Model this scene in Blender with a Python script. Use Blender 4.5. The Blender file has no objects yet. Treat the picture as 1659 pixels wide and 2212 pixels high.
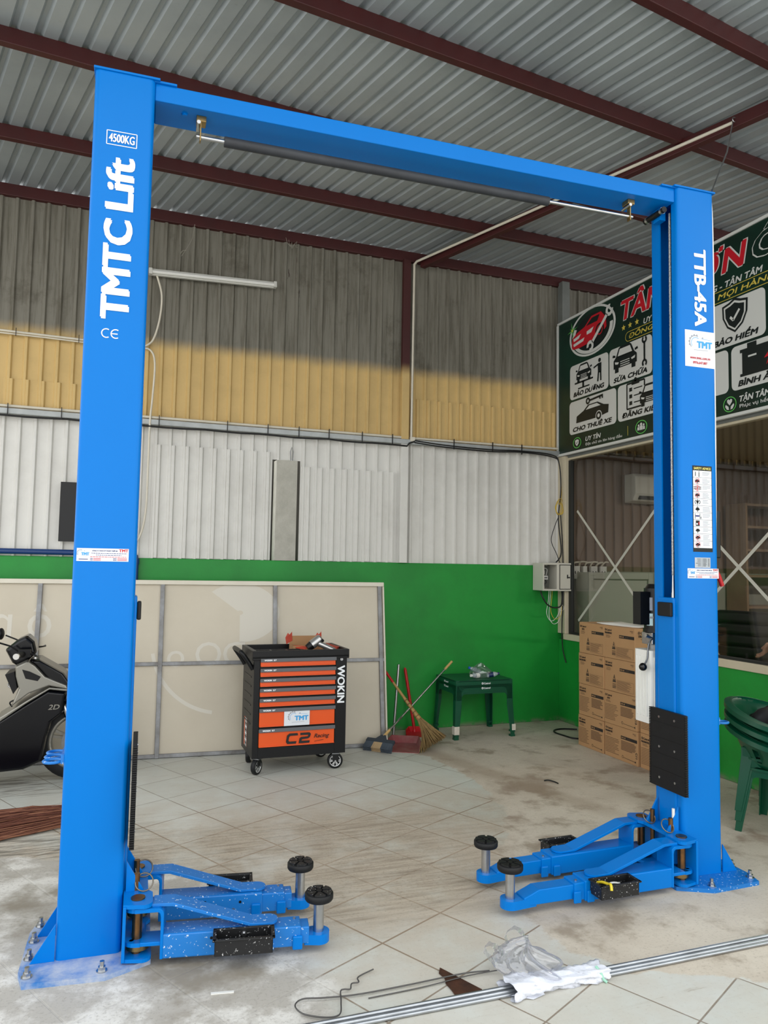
import bpy, bmesh, math, random
from mathutils import Matrix, Vector
from math import sin, cos, tan, pi, radians, atan2, sqrt, hypot

SC = bpy.context.scene
COL = SC.collection
random.seed(7)

# ------------------------------------------------------------------ camera
FPX, IMG_W, EYE = 1620.0, 1659.0, 1.63
YAW, PITCH, ROLL = radians(20.0), radians(4.04), radians(0.985)
cam_data = bpy.data.cameras.new('camera')
cam = bpy.data.objects.new('camera', cam_data)
COL.objects.link(cam)
fwd = Vector((sin(YAW) * cos(PITCH), cos(YAW) * cos(PITCH), sin(PITCH)))
rgt = Vector((cos(YAW), -sin(YAW), 0))
upv = rgt.cross(fwd)
r2 = rgt * cos(ROLL) + upv * sin(ROLL)
u2 = -rgt * sin(ROLL) + upv * cos(ROLL)
cam.matrix_world = Matrix(((r2.x, u2.x, -fwd.x, 0), (r2.y, u2.y, -fwd.y, 0), (r2.z, u2.z, -fwd.z, EYE), (0, 0, 0, 1)))
cam_data.sensor_fit = 'HORIZONTAL'
cam_data.sensor_width = 36.0
cam_data.lens = 36.0 * FPX / IMG_W
cam_data.clip_start = 0.05
cam_data.clip_end = 200
SC.camera = cam

# ------------------------------------------------------------------ light and exposure
SC.view_settings.view_transform = 'Standard'
SC.view_settings.look = 'None'
SC.view_settings.gamma = 1.0
SC.view_settings.use_curve_mapping = False
SC.view_settings.exposure = 0.98
ROOF_Y0 = 1.7      # front edge of the roof; the bay is open towards the yard
world = bpy.data.worlds.new('overcast_sky')
SC.world = world
world.use_nodes = True
wn = world.node_tree
bg = wn.nodes['Background']
bg.inputs['Strength'].default_value = 1.15
tc = wn.nodes.new('ShaderNodeTexCoord')
sp = wn.nodes.new('ShaderNodeSeparateXYZ')
wn.links.new(tc.outputs['Generated'], sp.inputs[0])
rp = wn.nodes.new('ShaderNodeValToRGB')
wn.links.new(sp.outputs['Z'], rp.inputs[0])
rp.color_ramp.elements[0].position = 0.0
rp.color_ramp.elements[0].color = (1.0, 0.985, 0.96, 1)
rp.color_ramp.elements[1].position = 0.8
rp.color_ramp.elements[1].color = (0.93, 0.97, 1.0, 1)
wn.links.new(rp.outputs[0], bg.inputs['Color'])


def lamp_area(name, loc, size, energy, color=(1, 1, 1), rot=(0, 0, 0)):
    d = bpy.data.lights.new(name, 'AREA')
    d.shape = 'RECTANGLE'
    d.size, d.size_y = size
    d.energy = energy
    d.color = color
    o = bpy.data.objects.new(name, d)
    COL.objects.link(o)
    o.location = loc
    o.rotation_euler = rot
    return o


# ------------------------------------------------------------------ helpers
def lin(c):
    return tuple(((x / 255) / 12.92 if x / 255 <= 0.04045 else ((x / 255 + 0.055) / 1.055) ** 2.4) for x in c)


def mat(name, c, rough=0.5, metal=0.0, spec=0.5, var=0.0, vs=8.0, c2=None, bump=0.0, bs=60.0, coat=0.0, trans=0.0, alpha=1.0, emit=None, spk=None):
    """Principled material; var mixes towards c2 with noise at scale vs; spk = (colour, scale, amount) adds small spots."""
    m = bpy.data.materials.new(name)
    m.use_nodes = True
    nt = m.node_tree
    b = nt.nodes['Principled BSDF']
    col = lin(c) + (1,)
    b.inputs['Base Color'].default_value = col
    b.inputs['Roughness'].default_value = rough
    b.inputs['Metallic'].default_value = metal
    b.inputs['Specular IOR Level'].default_value = spec
    b.inputs['Coat Weight'].default_value = coat
    b.inputs['Coat Roughness'].default_value = 0.12
    b.inputs['Transmission Weight'].default_value = trans
    b.inputs['Alpha'].default_value = alpha
    if emit:
        b.inputs['Emission Color'].default_value = lin(emit[0]) + (1,)
        b.inputs['Emission Strength'].default_value = emit[1]
    tcd = nt.nodes.new('ShaderNodeTexCoord')
    last = None
    if var > 0:
        n = nt.nodes.new('ShaderNodeTexNoise')
        n.inputs['Scale'].default_value = vs
        n.inputs['Detail'].default_value = 6
        n.inputs['Roughness'].default_value = 0.65
        nt.links.new(tcd.outputs['Object'], n.inputs['Vector'])
        r = nt.nodes.new('ShaderNodeMapRange')
        r.inputs['From Min'].default_value = 0.35
        r.inputs['From Max'].default_value = 0.7
        r.inputs['To Max'].default_value = var
        nt.links.new(n.outputs['Fac'], r.inputs['Value'])
        mx = nt.nodes.new('ShaderNodeMix')
        mx.data_type = 'RGBA'
        mx.inputs['A'].default_value = col
        mx.inputs['B'].default_value = lin(c2 or tuple(x * 0.6 for x in c)) + (1,)
        nt.links.new(r.outputs[0], mx.inputs['Factor'])
        last = mx
    if spk:
        n2 = nt.nodes.new('ShaderNodeTexNoise')
        n2.inputs['Scale'].default_value = spk[1]
        n2.inputs['Detail'].default_value = 2
        nt.links.new(tcd.outputs['Object'], n2.inputs['Vector'])
        r2_ = nt.nodes.new('ShaderNodeMapRange')
        r2_.inputs['From Min'].default_value = spk[2]
        r2_.inputs['From Max'].default_value = spk[2] + 0.04
        nt.links.new(n2.outputs['Fac'], r2_.inputs['Value'])
        mx2 = nt.nodes.new('ShaderNodeMix')
        mx2.data_type = 'RGBA'
        if last:
            nt.links.new(last.outputs['Result'], mx2.inputs['A'])
        else:
            mx2.inputs['A'].default_value = col
        mx2.inputs['B'].default_value = lin(spk[0]) + (1,)
        nt.links.new(r2_.outputs[0], mx2.inputs['Factor'])
        last = mx2
    if last:
        nt.links.new(last.outputs['Result'], b.inputs['Base Color'])
    if bump > 0:
        n3 = nt.nodes.new('ShaderNodeTexNoise')
        n3.inputs['Scale'].default_value = bs
        n3.inputs['Detail'].default_value = 4
        nt.links.new(tcd.outputs['Object'], n3.inputs['Vector'])
        bp = nt.nodes.new('ShaderNodeBump')
        bp.inputs['Strength'].default_value = bump
        bp.inputs['Distance'].default_value = 0.01
        nt.links.new(n3.outputs['Fac'], bp.inputs['Height'])
        nt.links.new(bp.outputs['Normal'], b.inputs['Normal'])
    return m


_txt_cache = {}


def text_mesh(body, shear=0.0, space=1.0):
    key = (body, shear, space)
    if key not in _txt_cache:
        cu = bpy.data.curves.new('lettering', 'FONT')
        cu.body = body
        cu.shear = shear
        cu.space_character = space
        cu.resolution_u = 3
        o = bpy.data.objects.new('lettering', cu)
        COL.objects.link(o)
        bpy.context.view_layer.update()
        ev = o.evaluated_get(bpy.context.evaluated_depsgraph_get())
        me = ev.to_mesh()
        vs = [v.co.copy() for v in me.vertices]
        fs = [tuple(p.vertices) for p in me.polygons]
        ev.to_mesh_clear()
        bpy.data.objects.remove(o)
        bpy.data.curves.remove(cu)
        xs = [v.x for v in vs] or [0]
        ys = [v.y for v in vs] or [0]
        _txt_cache[key] = (vs, fs, min(xs), max(xs), min(ys), max(ys))
    return _txt_cache[key]


def frame_m(o, x, y):
    """Matrix with origin o, local x along x, local y along y, z = x cross y."""
    x = Vector(x).normalized()
    y = Vector(y)
    y = (y - x * y.dot(x)).normalized()
    z = x.cross(y)
    return Matrix(((x.x, y.x, z.x, o[0]), (x.y, y.y, z.y, o[1]), (x.z, y.z, z.z, o[2]), (0, 0, 0, 1)))


class MB:
    """Collects shapes and links them as ONE mesh object."""

    def __init__(s, T=None):
        s.v, s.f, s.mi, s.sm, s.mats = [], [], [], [], []
        s.T = T or Matrix.Identity(4)

    def add(s, vs, fs, m, smooth=False, M=None):
        if m not in s.mats:
            s.mats.append(m)
        k = s.mats.index(m)
        X = s.T @ M if M is not None else s.T
        b = len(s.v)
        s.v.extend((X @ Vector(p))[:] for p in vs)
        for f in fs:
            s.f.append(tuple(i + b for i in f))
            s.mi.append(k)
            s.sm.append(smooth)

    def box(s, c, d, m, rot=None, M=None):
        x, y, z = d[0] / 2, d[1] / 2, d[2] / 2
        L = Matrix.Translation(c)
        if rot is not None:
            L = L @ (rot if isinstance(rot, Matrix) else Matrix.Rotation(rot, 4, 'Z'))
        if M is not None:
            L = M @ L
        s.add([(-x, -y, -z), (x, -y, -z), (x, y, -z), (-x, y, -z), (-x, -y, z), (x, -y, z), (x, y, z), (-x, y, z)],
              [(3, 2, 1, 0), (4, 5, 6, 7), (0, 1, 5, 4), (1, 2, 6, 5), (2, 3, 7, 6), (3, 0, 4, 7)], m, False, L)

    def bx(s, a, b, m, M=None):
        s.box([(a[i] + b[i]) / 2 for i in range(3)], [abs(b[i] - a[i]) for i in range(3)], m, None, M)

    def beam(s, p, q, w, h, m, up=(0, 0, 1)):
        """Box of section w x h from p to q."""
        p, q = Vector(p), Vector(q)
        d = q - p
        F = frame_m((p + q) / 2, d, Vector(up).cross(d))
        s.box((0, 0, 0), (d.length, w, h), m, None, F)

    def prism(s, poly, z0, z1, m, M=None, smooth=False):
        n = len(poly)
        area = sum(poly[i][0] * poly[(i + 1) % n][1] - poly[(i + 1) % n][0] * poly[i][1] for i in range(n))
        if area < 0:
            poly = poly[::-1]
        vs = [(x, y, z0) for x, y in poly] + [(x, y, z1) for x, y in poly]
        s.add(vs, [tuple(range(n - 1, -1, -1)), tuple(range(n, 2 * n))], m, False, M)
        s.add(vs, [(i, (i + 1) % n, n + (i + 1) % n, n + i) for i in range(n)], m, smooth, M)

    def cyl(s, p, q, r, m, r1=None, n=20, cap=True, smooth=True):
        p, q = Vector(p), Vector(q)
        d = q - p
        a = Vector((0, 0, 1)) if abs(d.normalized().z) < 0.9 else Vector((1, 0, 0))
        F = frame_m(p, d.cross(a), d.cross(d.cross(a)))
        if F.col[2].to_3d().dot(d) < 0:
            F = frame_m(p, d.cross(a), -d.cross(d.cross(a)))
        r1 = r if r1 is None else r1
        L = d.length
        vs = [(r * cos(2 * pi * i / n), r * sin(2 * pi * i / n), 0) for i in range(n)] + [(r1 * cos(2 * pi * i / n), r1 * sin(2 * pi * i / n), L) for i in range(n)]
        s.add(vs, [(i, (i + 1) % n, n + (i + 1) % n, n + i) for i in range(n)], m, smooth, F)
        if cap:
            s.add(vs, [tuple(range(n - 1, -1, -1)), tuple(range(n, 2 * n))], m, False, F)

    def lathe(s, prof, m, M=None, n=24, smooth=True, caps=True):
        k = len(prof)
        vs = [(r * cos(2 * pi * i / n), r * sin(2 * pi * i / n), z) for r, z in prof for i in range(n)]
        s.add(vs, [(j * n + i, j * n + (i + 1) % n, (j + 1) * n + (i + 1) % n, (j + 1) * n + i) for j in range(k - 1) for i in range(n)], m, smooth, M)
        if caps:
            s.add(vs, [tuple(range(n - 1, -1, -1)), tuple(range((k - 1) * n, k * n))], m, False, M)

    def tube(s, pts, r, m, n=8, closed=False, smooth=True, taper=None):
        pts = [Vector(p) for p in pts]
        k = len(pts)
        rings = []
        prev = None
        for i, p in enumerate(pts):
            if closed:
                t = pts[(i + 1) % k] - pts[i - 1]
            else:
                t = pts[min(i + 1, k - 1)] - pts[max(i - 1, 0)]
            t.normalize()
            if prev is None:
                a = Vector((0, 0, 1)) if abs(t.z) < 0.9 else Vector((1, 0, 0))
                x = t.cross(a).normalized()
            else:
                x = (prev - t * prev.dot(t)).normalized()
            prev = x
            y = t.cross(x)
            rr = r if taper is None else taper[i]
            rings.append([p + (x * cos(2 * pi * j / n) + y * sin(2 * pi * j / n)) * rr for j in range(n)])
        vs = [q[:] for ring in rings for q in ring]
        fs = []
        for i in range(k if closed else k - 1):
            a, b = i * n, ((i + 1) % k) * n
            fs += [(a + j, a + (j + 1) % n, b + (j + 1) % n, b + j) for j in range(n)]
        s.add(vs, fs, m, smooth)
        if not closed:
            s.add(vs, [tuple(range(n - 1, -1, -1)), tuple(range((k - 1) * n, k * n))], m, False)

    def ball(s, c, r, m, n=16, sc=(1, 1, 1), M=None):
        k = n // 2
        prof = [(max(1e-4, sin(pi * j / k)), -cos(pi * j / k)) for j in range(k + 1)]
        L = Matrix.Translation(c) @ Matrix.Diagonal((r * sc[0], r * sc[1], r * sc[2], 1))
        s.lathe(prof, m, (M @ L) if M is not None else L, n)

    def poly(s, pts, m):
        s.add(pts, [tuple(range(len(pts)))], m)

    def decal(s, M, w, h, m, z=0.0, ox=0.0, oy=0.0):
        s.add([(ox - w / 2, oy - h / 2, z), (ox + w / 2, oy - h / 2, z), (ox + w / 2, oy + h / 2, z), (ox - w / 2, oy + h / 2, z)], [(0, 1, 2, 3)], m, False, M)

    def flat(s, pts, m, M, z=0.0):
        n = len(pts)
        if sum(pts[i][0] * pts[(i + 1) % n][1] - pts[(i + 1) % n][0] * pts[i][1] for i in range(n)) < 0:
            pts = pts[::-1]
        s.add([(x, y, z) for x, y in pts], [tuple(range(n))], m, False, M)

    def ringf(s, c, ro, ri, m, M, z=0.0, n=28, sx=1.0, a0=0.0, a1=2 * pi):
        full = abs(a1 - a0 - 2 * pi) < 1e-6
        k = n if full else n + 1
        an = [a0 + (a1 - a0) * i / n for i in range(k)]
        vs = [(c[0] + ro * cos(a) * sx, c[1] + ro * sin(a), z) for a in an] + [(c[0] + ri * cos(a) * sx, c[1] + ri * sin(a), z) for a in an]
        s.add(vs, [(i, (i + 1) % k, k + (i + 1) % k, k + i) for i in range(n)], m, False, M)

    def disc(s, c, r, m, M, z=0.0, n=24, sx=1.0):
        s.flat([(c[0] + r * cos(2 * pi * i / n) * sx, c[1] + r * sin(2 * pi * i / n)) for i in range(n)], m, M, z)

    def seg(s, a, b, w, m, M, z=0.0):
        dx, dy = b[0] - a[0], b[1] - a[1]
        l = hypot(dx, dy) or 1
        nx, ny = -dy / l * w / 2, dx / l * w / 2
        s.flat([(a[0] + nx, a[1] + ny), (a[0] - nx, a[1] - ny), (b[0] - nx, b[1] - ny), (b[0] + nx, b[1] + ny)], m, M, z)

    def text(s, body, M, h=None, w=None, m=None, c=(0, 0), z=0.001, bold=0.0, shear=0.0, anchor='c', space=1.0, cap=None):
        """Lettering: h = height of the glyph box (or cap = letter size), w = width; anchored at centre or left."""
        vs, fs, x0, x1, y0, y1 = text_mesh(body, shear, space)
        if not vs:
            return
        if cap is not None:
            sy = cap / 0.7
            y0, y1 = 0, 0.7
        else:
            sy = h / (y1 - y0)
        sx = (w / (x1 - x0)) if w else sy
        ox = c[0] - (x1 + x0) / 2 * sx if anchor == 'c' else c[0] - x0 * sx
        oy = c[1] - (y1 + y0) / 2 * sy
        offs = [(0, 0)] if not bold else [(-bold, 0), (bold, 0), (0, bold * 0.6), (0, -bold * 0.6), (bold, bold * 0.6), (-bold, -bold * 0.6)]
        for i, (dx, dy) in enumerate(offs):
            s.add([(v.x * sx + ox + dx, v.y * sy + oy + dy, z + 0.00012 * i) for v in vs], fs, m, False, M)

    def build(s, name, parent=None, label=None, bevel=0.0, seg=2, kind=None, sub=0, crease=0):
        me = bpy.data.meshes.new(name)
        me.from_pydata(s.v, [], s.f)
        for m in s.mats:
            me.materials.append(m)
        me.polygons.foreach_set('material_index', s.mi)
        me.polygons.foreach_set('use_smooth', s.sm)
        me.update()
        if crease:
            me.polygons.foreach_set('use_smooth', [True] * len(me.polygons))
            me.set_sharp_from_angle(angle=radians(crease))
        o = bpy.data.objects.new(name, me)
        COL.objects.link(o)
        if parent is not None:
            o.parent = parent
        if label:
            o['label'] = label
        if kind:
            o['kind'] = kind
        if sub:
            md = o.modifiers.new('sub', 'SUBSURF')
            md.levels = md.render_levels = sub
        if bevel:
            md = o.modifiers.new('bevel', 'BEVEL')
            md.width = bevel
            md.segments = seg
            md.limit_method = 'ANGLE'
            md.angle_limit = radians(40)
            md.harden_normals = False
        return o


def tag(o, label, cat, group=None):
    o['label'] = label
    o['category'] = cat
    if group:
        o['group'] = group
    return o


def thing(name, label, cat, loc=(0, 0, 0), rz=0.0, group=None):
    o = bpy.data.objects.new(name, None)
    COL.objects.link(o)
    o.empty_display_size = 0.1
    o.location = loc
    o.rotation_euler = (0, 0, rz)
    return tag(o, label, cat, group)


def copy_tree(o, parent=None):
    c = o.copy()
    COL.objects.link(c)
    if parent is not None:
        c.parent = parent
    for ch in list(o.children):
        copy_tree(ch, c)
    return c


def arc(c, r, a0, a1, n=8):
    return [(c[0] + r * cos(a0 + (a1 - a0) * i / n), c[1] + r * sin(a0 + (a1 - a0) * i / n)) for i in range(n + 1)]


def rrect(w, h, r, n=5, ox=0.0, oy=0.0):
    p = []
    for cx, cy, a in ((w / 2 - r, h / 2 - r, 0), (-w / 2 + r, h / 2 - r, pi / 2), (-w / 2 + r, -h / 2 + r, pi), (w / 2 - r, -h / 2 + r, 1.5 * pi)):
        p += arc((cx + ox, cy + oy), r, a, a + pi / 2, n)
    return p


def spline(pts, k=8, closed=False):
    """Catmull-Rom through the points."""
    P = [Vector(p) for p in pts]
    n = len(P)
    out = []
    for i in range(n if closed else n - 1):
        g = (lambda j: P[j % n]) if closed else (lambda j: P[max(0, min(n - 1, j))])
        a, b, c, d = g(i - 1), g(i), g(i + 1), g(i + 2)
        for t in range(k):
            u = t / k
            out.append(0.5 * ((2 * b) + (c - a) * u + (2 * a - 5 * b + 4 * c - d) * u * u + (3 * b - a - 3 * c + d) * u ** 3))
    if not closed:
        out.append(P[-1])
    return [q[:] for q in out]


# ------------------------------------------------------------------ plain materials
BLUE = mat('blue_paint', (0, 114, 200), 0.26, spec=0.16, var=0.25, vs=2.0, c2=(0, 107, 190))
BLUE_DUST = mat('dusty_blue_paint', (6, 112, 194), 0.42, var=0.4, vs=5.0, c2=(40, 124, 192), spk=((196, 210, 226), 90.0, 0.655))
BLUE_WORN = mat('worn_blue_plate', (46, 116, 186), 0.5, var=1.0, vs=8.0, c2=(190, 192, 196))
WHITE_LET = mat('white_vinyl', (238, 242, 246), 0.5)
BLACK_LET = mat('black_print', (18, 20, 22), 0.6)
BLACK = mat('black_rubber', (13, 14, 16), 0.55, spec=0.35, var=0.3, vs=20, c2=(26, 27, 30))
BLACK_DUST = mat('dusty_black_tray', (18, 19, 21), 0.5, spk=((190, 190, 190), 120.0, 0.66))
BLACK_GLOSS = mat('black_gloss_plastic', (8, 9, 11), 0.18)
BLACK_SAT = mat('black_satin_steel', (12, 13, 15), 0.38, spec=0.35)
STEEL = mat('bright_steel', (196, 198, 200), 0.28, metal=1.0, var=0.3, vs=14)
STEEL_D = mat('dull_steel', (140, 142, 144), 0.42, metal=1.0, var=0.4, vs=10, c2=(90, 92, 95))
BRASS = mat('yellow_zinc', (176, 148, 96), 0.35, metal=1.0, var=0.6, vs=25, c2=(110, 90, 60))
COPPER = mat('brown_zinc_pin', (150, 110, 70), 0.35, metal=1.0, var=0.6, vs=25, c2=(90, 70, 52))
REDOX = mat('red_oxide_steel', (66, 16, 16), 0.5, var=0.5, vs=5, c2=(48, 16, 17))
WHITE_PL = mat('white_plastic', (226, 226, 222), 0.45, var=0.2, vs=6, c2=(205, 203, 198))
PVC = mat('cream_pvc_pipe', (214, 208, 192), 0.45, var=0.3, vs=6, c2=(190, 182, 165))
CREAM = mat('cream_frame', (200, 190, 165), 0.55, var=0.3, vs=5, c2=(178, 168, 145))
CABLE_B = mat('black_cable', (16, 16, 17), 0.5)
YELLOW_W = mat('yellow_wire', (200, 170, 60), 0.5)
RED_PL = mat('red_plastic', (186, 20, 28), 0.35)
GREEN_PL = mat('dark_green_plastic', (0, 76, 52), 0.35, var=0.2, vs=6, c2=(0, 66, 44))
STICKER = mat('white_sticker', (222, 226, 232), 0.4)
SKYBLUE = mat('sky_blue_print', (60, 160, 222), 0.5)
RED_LET = mat('red_print', (196, 30, 44), 0.5)
NAVY = mat('navy_print', (40, 44, 110), 0.5)
GREY_LET = mat('grey_print', (150, 155, 165), 0.5)

# ================================================================== node builder for the big surfaces
class NB:
    def __init__(s, name):
        s.m = bpy.data.materials.new(name)
        s.m.use_nodes = True
        s.nt = s.m.node_tree
        s.b = s.nt.nodes['Principled BSDF']
        s.tc = s.nt.nodes.new('ShaderNodeTexCoord').outputs['Object']
        x = s.nt.nodes.new('ShaderNodeSeparateXYZ')
        s.nt.links.new(s.tc, x.inputs[0])
        s.x, s.y, s.z = x.outputs

    def put(s, sock, v):
        if hasattr(v, 'is_linked'):
            s.nt.links.new(v, sock)
        else:
            sock.default_value = v

    def ma(s, op, a, b=0.0, c=0.0, clamp=False):
        n = s.nt.nodes.new('ShaderNodeMath')
        n.operation = op
        n.use_clamp = clamp
        for i, v in enumerate((a, b, c)):
            s.put(n.inputs[i], v)
        return n.outputs[0]

    def noise(s, scale, detail=5, rough=0.6, vec=None, out='Fac', dist=0.0):
        n = s.nt.nodes.new('ShaderNodeTexNoise')
        n.inputs['Scale'].default_value = scale
        n.inputs['Detail'].default_value = detail
        n.inputs['Roughness'].default_value = rough
        n.inputs['Distortion'].default_value = dist
        s.nt.links.new(vec if vec is not None else s.tc, n.inputs['Vector'])
        return n.outputs[out]

    def vec(s, sx, sy, sz, rot=0.0, off=(0, 0, 0)):
        n = s.nt.nodes.new('ShaderNodeMapping')
        n.inputs['Scale'].default_value = (sx, sy, sz)
        n.inputs['Rotation'].default_value = (0, 0, rot)
        n.inputs['Location'].default_value = off
        s.nt.links.new(s.tc, n.inputs['Vector'])
        return n.outputs[0]

    def rng(s, v, a, b, c=0.0, d=1.0, smooth=True):
        n = s.nt.nodes.new('ShaderNodeMapRange')
        n.interpolation_type = 'SMOOTHSTEP' if smooth else 'LINEAR'
        s.put(n.inputs['Value'], v)
        for k, q in (('From Min', a), ('From Max', b), ('To Min', c), ('To Max', d)):
            s.put(n.inputs[k], q)
        return n.outputs[0]

    def curve(s, v, v0, v1, stops):
        """Piecewise linear function of v: stops = [(v, value in 0..1)]."""
        f = s.rng(v, v0, v1, 0, 1, False)
        n = s.nt.nodes.new('ShaderNodeValToRGB')
        n.color_ramp.interpolation = 'LINEAR'
        e = n.color_ramp.elements
        while len(e) < len(stops):
            e.new(0.5)
        for i, (p, q) in enumerate(sorted(stops)):
            e[i].position = (p - v0) / (v1 - v0)
            e[i].color = (q, q, q, 1)
        s.nt.links.new(f, n.inputs[0])
        return n.outputs[0]

    def mix(s, f, a, b, blend='MIX'):
        n = s.nt.nodes.new('ShaderNodeMix')
        n.data_type = 'RGBA'
        n.blend_type = blend
        s.put(n.inputs['Factor'], f)
        for k, v in (('A', a), ('B', b)):
            if isinstance(v, tuple):
                v = lin(v) + (1,)
            s.put(n.inputs[k], v)
        return n.outputs['Result']

    def bump(s, h, strength, dist=0.01):
        n = s.nt.nodes.new('ShaderNodeBump')
        n.inputs['Strength'].default_value = strength
        n.inputs['Distance'].default_value = dist
        s.nt.links.new(h, n.inputs['Height'])
        s.nt.links.new(n.outputs[0], s.b.inputs['Normal'])

    def done(s, col, rough):
        s.put(s.b.inputs['Base Color'], col)
        s.put(s.b.inputs['Roughness'], rough)
        return s.m


# ------------------------------------------------------------------ floor: old tiles laid on the diagonal, bare cement and dirt
def floor_material():
    n = NB('tile_and_cement_floor')
    a = radians(-62.75)
    ca, sa = cos(a), sin(a)
    px, py = 0.97, 5.296
    gu = n.ma('ADD', n.ma('MULTIPLY', n.x, ca / 0.4), n.ma('MULTIPLY_ADD', n.y, sa / 0.4, -(px * ca + py * sa) / 0.4))
    gv = n.ma('ADD', n.ma('MULTIPLY', n.x, -sa / 0.4), n.ma('MULTIPLY_ADD', n.y, ca / 0.4, -(-px * sa + py * ca) / 0.4))
    # distance to the nearest joint, in tiles
    du = n.ma('ABSOLUTE', n.ma('SUBTRACT', n.ma('FRACT', n.ma('ADD', gu, 0.5)), 0.5))
    dv = n.ma('ABSOLUTE', n.ma('SUBTRACT', n.ma('FRACT', n.ma('ADD', gv, 0.5)), 0.5))
    dj = n.ma('MINIMUM', du, dv)
    big = n.noise(0.9, 6, 0.65)
    mid = n.noise(3.2, 6, 0.65)
    fine = n.noise(26.0, 5, 0.7)
    streak = n.noise(5.0, 5, 0.7, n.vec(0.6, 7.0, 1.0, radians(28)))
    # each tile its own tone
    wn_ = n.nt.nodes.new('ShaderNodeTexWhiteNoise')
    wn_.noise_dimensions = '2D'
    cv = n.nt.nodes.new('ShaderNodeCombineXYZ')
    n.put(cv.inputs[0], n.ma('FLOOR', gu))
    n.put(cv.inputs[1], n.ma('FLOOR', gv))
    n.nt.links.new(cv.outputs[0], wn_.inputs['Vector'])
    tile = n.mix(wn_.outputs['Value'], (210, 213, 207), (198, 202, 195))
    tile = n.mix(n.rng(streak, 0.5, 0.75, 0, 0.35), tile, (176, 174, 164))
    # wear: dirtiest between the columns
    near = n.curve(n.y, 1.5, 7.0, [(1.5, 0.36), (2.5, 0.40), (3.1, 0.66), (3.6, 0.92), (4.6, 0.88), (5.0, 0.60), (5.5, 0.30), (6.5, 0.24)])
    dirt = n.ma('MULTIPLY', near, n.rng(n.ma('ADD', n.ma('MULTIPLY', mid, 0.6), n.ma('MULTIPLY', big, 0.5)), 0.40, 0.64, 0.25, 1.05))
    tile = n.mix(dirt, tile, n.mix(fine, (198, 184, 166), (176, 162, 144)))
    scr = n.ma('MULTIPLY', n.rng(streak, 0.63, 0.68), n.rng(mid, 0.45, 0.6))
    tile = n.mix(n.ma('MULTIPLY', scr, 0.5), tile, (150, 136, 118))
    # joints, wider and browner where it is dirty
    wj = n.ma('MULTIPLY_ADD', near, 0.005, 0.0035)
    joint = n.ma('MULTIPLY', n.rng(dj, wj, n.ma('MULTIPLY', wj, 2.2), 1, 0), n.rng(mid, 0.25, 0.5, 0.5, 0.95))
    tile = n.mix(joint, tile, n.mix(near, (124, 120, 110), (146, 120, 94)))
    # trodden grime that hides the joints between the arms
    vfine = n.noise(70.0, 4, 0.75)
    zone = n.ma('MULTIPLY', n.rng(n.y, 3.1, 3.6), n.rng(n.y, 4.55, 5.05, 1, 0))
    zone = n.ma('MULTIPLY', zone, n.rng(n.x, 1.5, 2.3, 1, 0.45))
    gm = n.ma('MULTIPLY', zone, n.rng(n.ma('ADD', n.ma('MULTIPLY', mid, 0.7), n.ma('MULTIPLY', big, 0.5)), 0.42, 0.70, 0.35, 1.0))
    grime = n.mix(n.rng(streak, 0.35, 0.7), (184, 172, 154), (134, 122, 106))
    grime = n.mix(n.rng(vfine, 0.5, 0.7, 0, 0.5), grime, (108, 98, 84))
    tile = n.mix(n.ma('MULTIPLY', gm, 0.85), tile, grime)
    tile = n.mix(n.ma('MULTIPLY', n.rng(vfine, 0.56, 0.70), n.ma('MULTIPLY_ADD', near, 0.45, 0.05)), tile, (132, 118, 100))
    hair = n.noise(9.0, 4, 0.8, n.vec(14.0, 0.8, 1.0, radians(-35)))
    hair2 = n.noise(9.0, 4, 0.8, n.vec(12.0, 0.9, 1.0, radians(48)))
    hs = n.ma('MAXIMUM', n.rng(hair, 0.66, 0.70), n.rng(hair2, 0.67, 0.71))
    tile = n.mix(n.ma('MULTIPLY', n.ma('MULTIPLY', hs, n.rng(mid, 0.42, 0.58)), 0.55), tile, (140, 118, 92))
    # dark smears behind the left column; darker streaks on the floor at the scooter
    sm = n.ma('MULTIPLY', n.rng(n.x, -0.1, 0.5, 1, 0), n.ma('MULTIPLY', n.rng(n.y, 4.0, 4.5), n.rng(n.y, 4.9, 5.3, 1, 0)))
    sm2 = n.ma('MULTIPLY', n.rng(n.x, -0.5, 0.0, 1, 0), n.ma('MULTIPLY', n.rng(n.y, 5.7, 5.9), n.rng(n.y, 6.2, 6.5, 1, 0)))
    sm = n.ma('MULTIPLY', n.ma('MAXIMUM', sm, sm2), n.rng(streak, 0.42, 0.62))
    tile = n.mix(n.ma('MULTIPLY', sm, 0.8), tile, (96, 92, 82))
    # cement
    cem = n.mix(n.rng(big, 0.35, 0.65), (206, 196, 180), (186, 174, 158))
    cem = n.mix(n.rng(mid, 0.50, 0.68, 0, 0.85), cem, (150, 136, 118))
    cem = n.mix(n.rng(streak, 0.55, 0.8, 0, 0.5), cem, (164, 152, 136))
    cem = n.mix(n.rng(fine, 0.58, 0.75, 0, 0.35), cem, (150, 138, 122))
    cem = n.mix(n.rng(vfine, 0.52, 0.72, 0, 0.55), cem, (140, 128, 112))
    # damp brown patches near the right column
    st = n.ma('MULTIPLY', n.rng(n.noise(1.9, 5, 0.6, n.vec(1, 1, 1, 0, (3.1, 0.4, 0))), 0.52, 0.64), n.ma('MULTIPLY', n.rng(n.x, 1.5, 2.4), n.rng(n.y, 3.0, 3.8)))
    st = n.ma('MULTIPLY', st, n.rng(n.y, 4.8, 5.8, 1, 0))
    cem = n.mix(n.ma('MULTIPLY', st, 0.6), cem, (122, 98, 78))
    # grey cement screed with whitish patches round the left column
    scr2 = n.mix(n.rng(mid, 0.45, 0.6), (176, 171, 162), (216, 213, 206))
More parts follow.
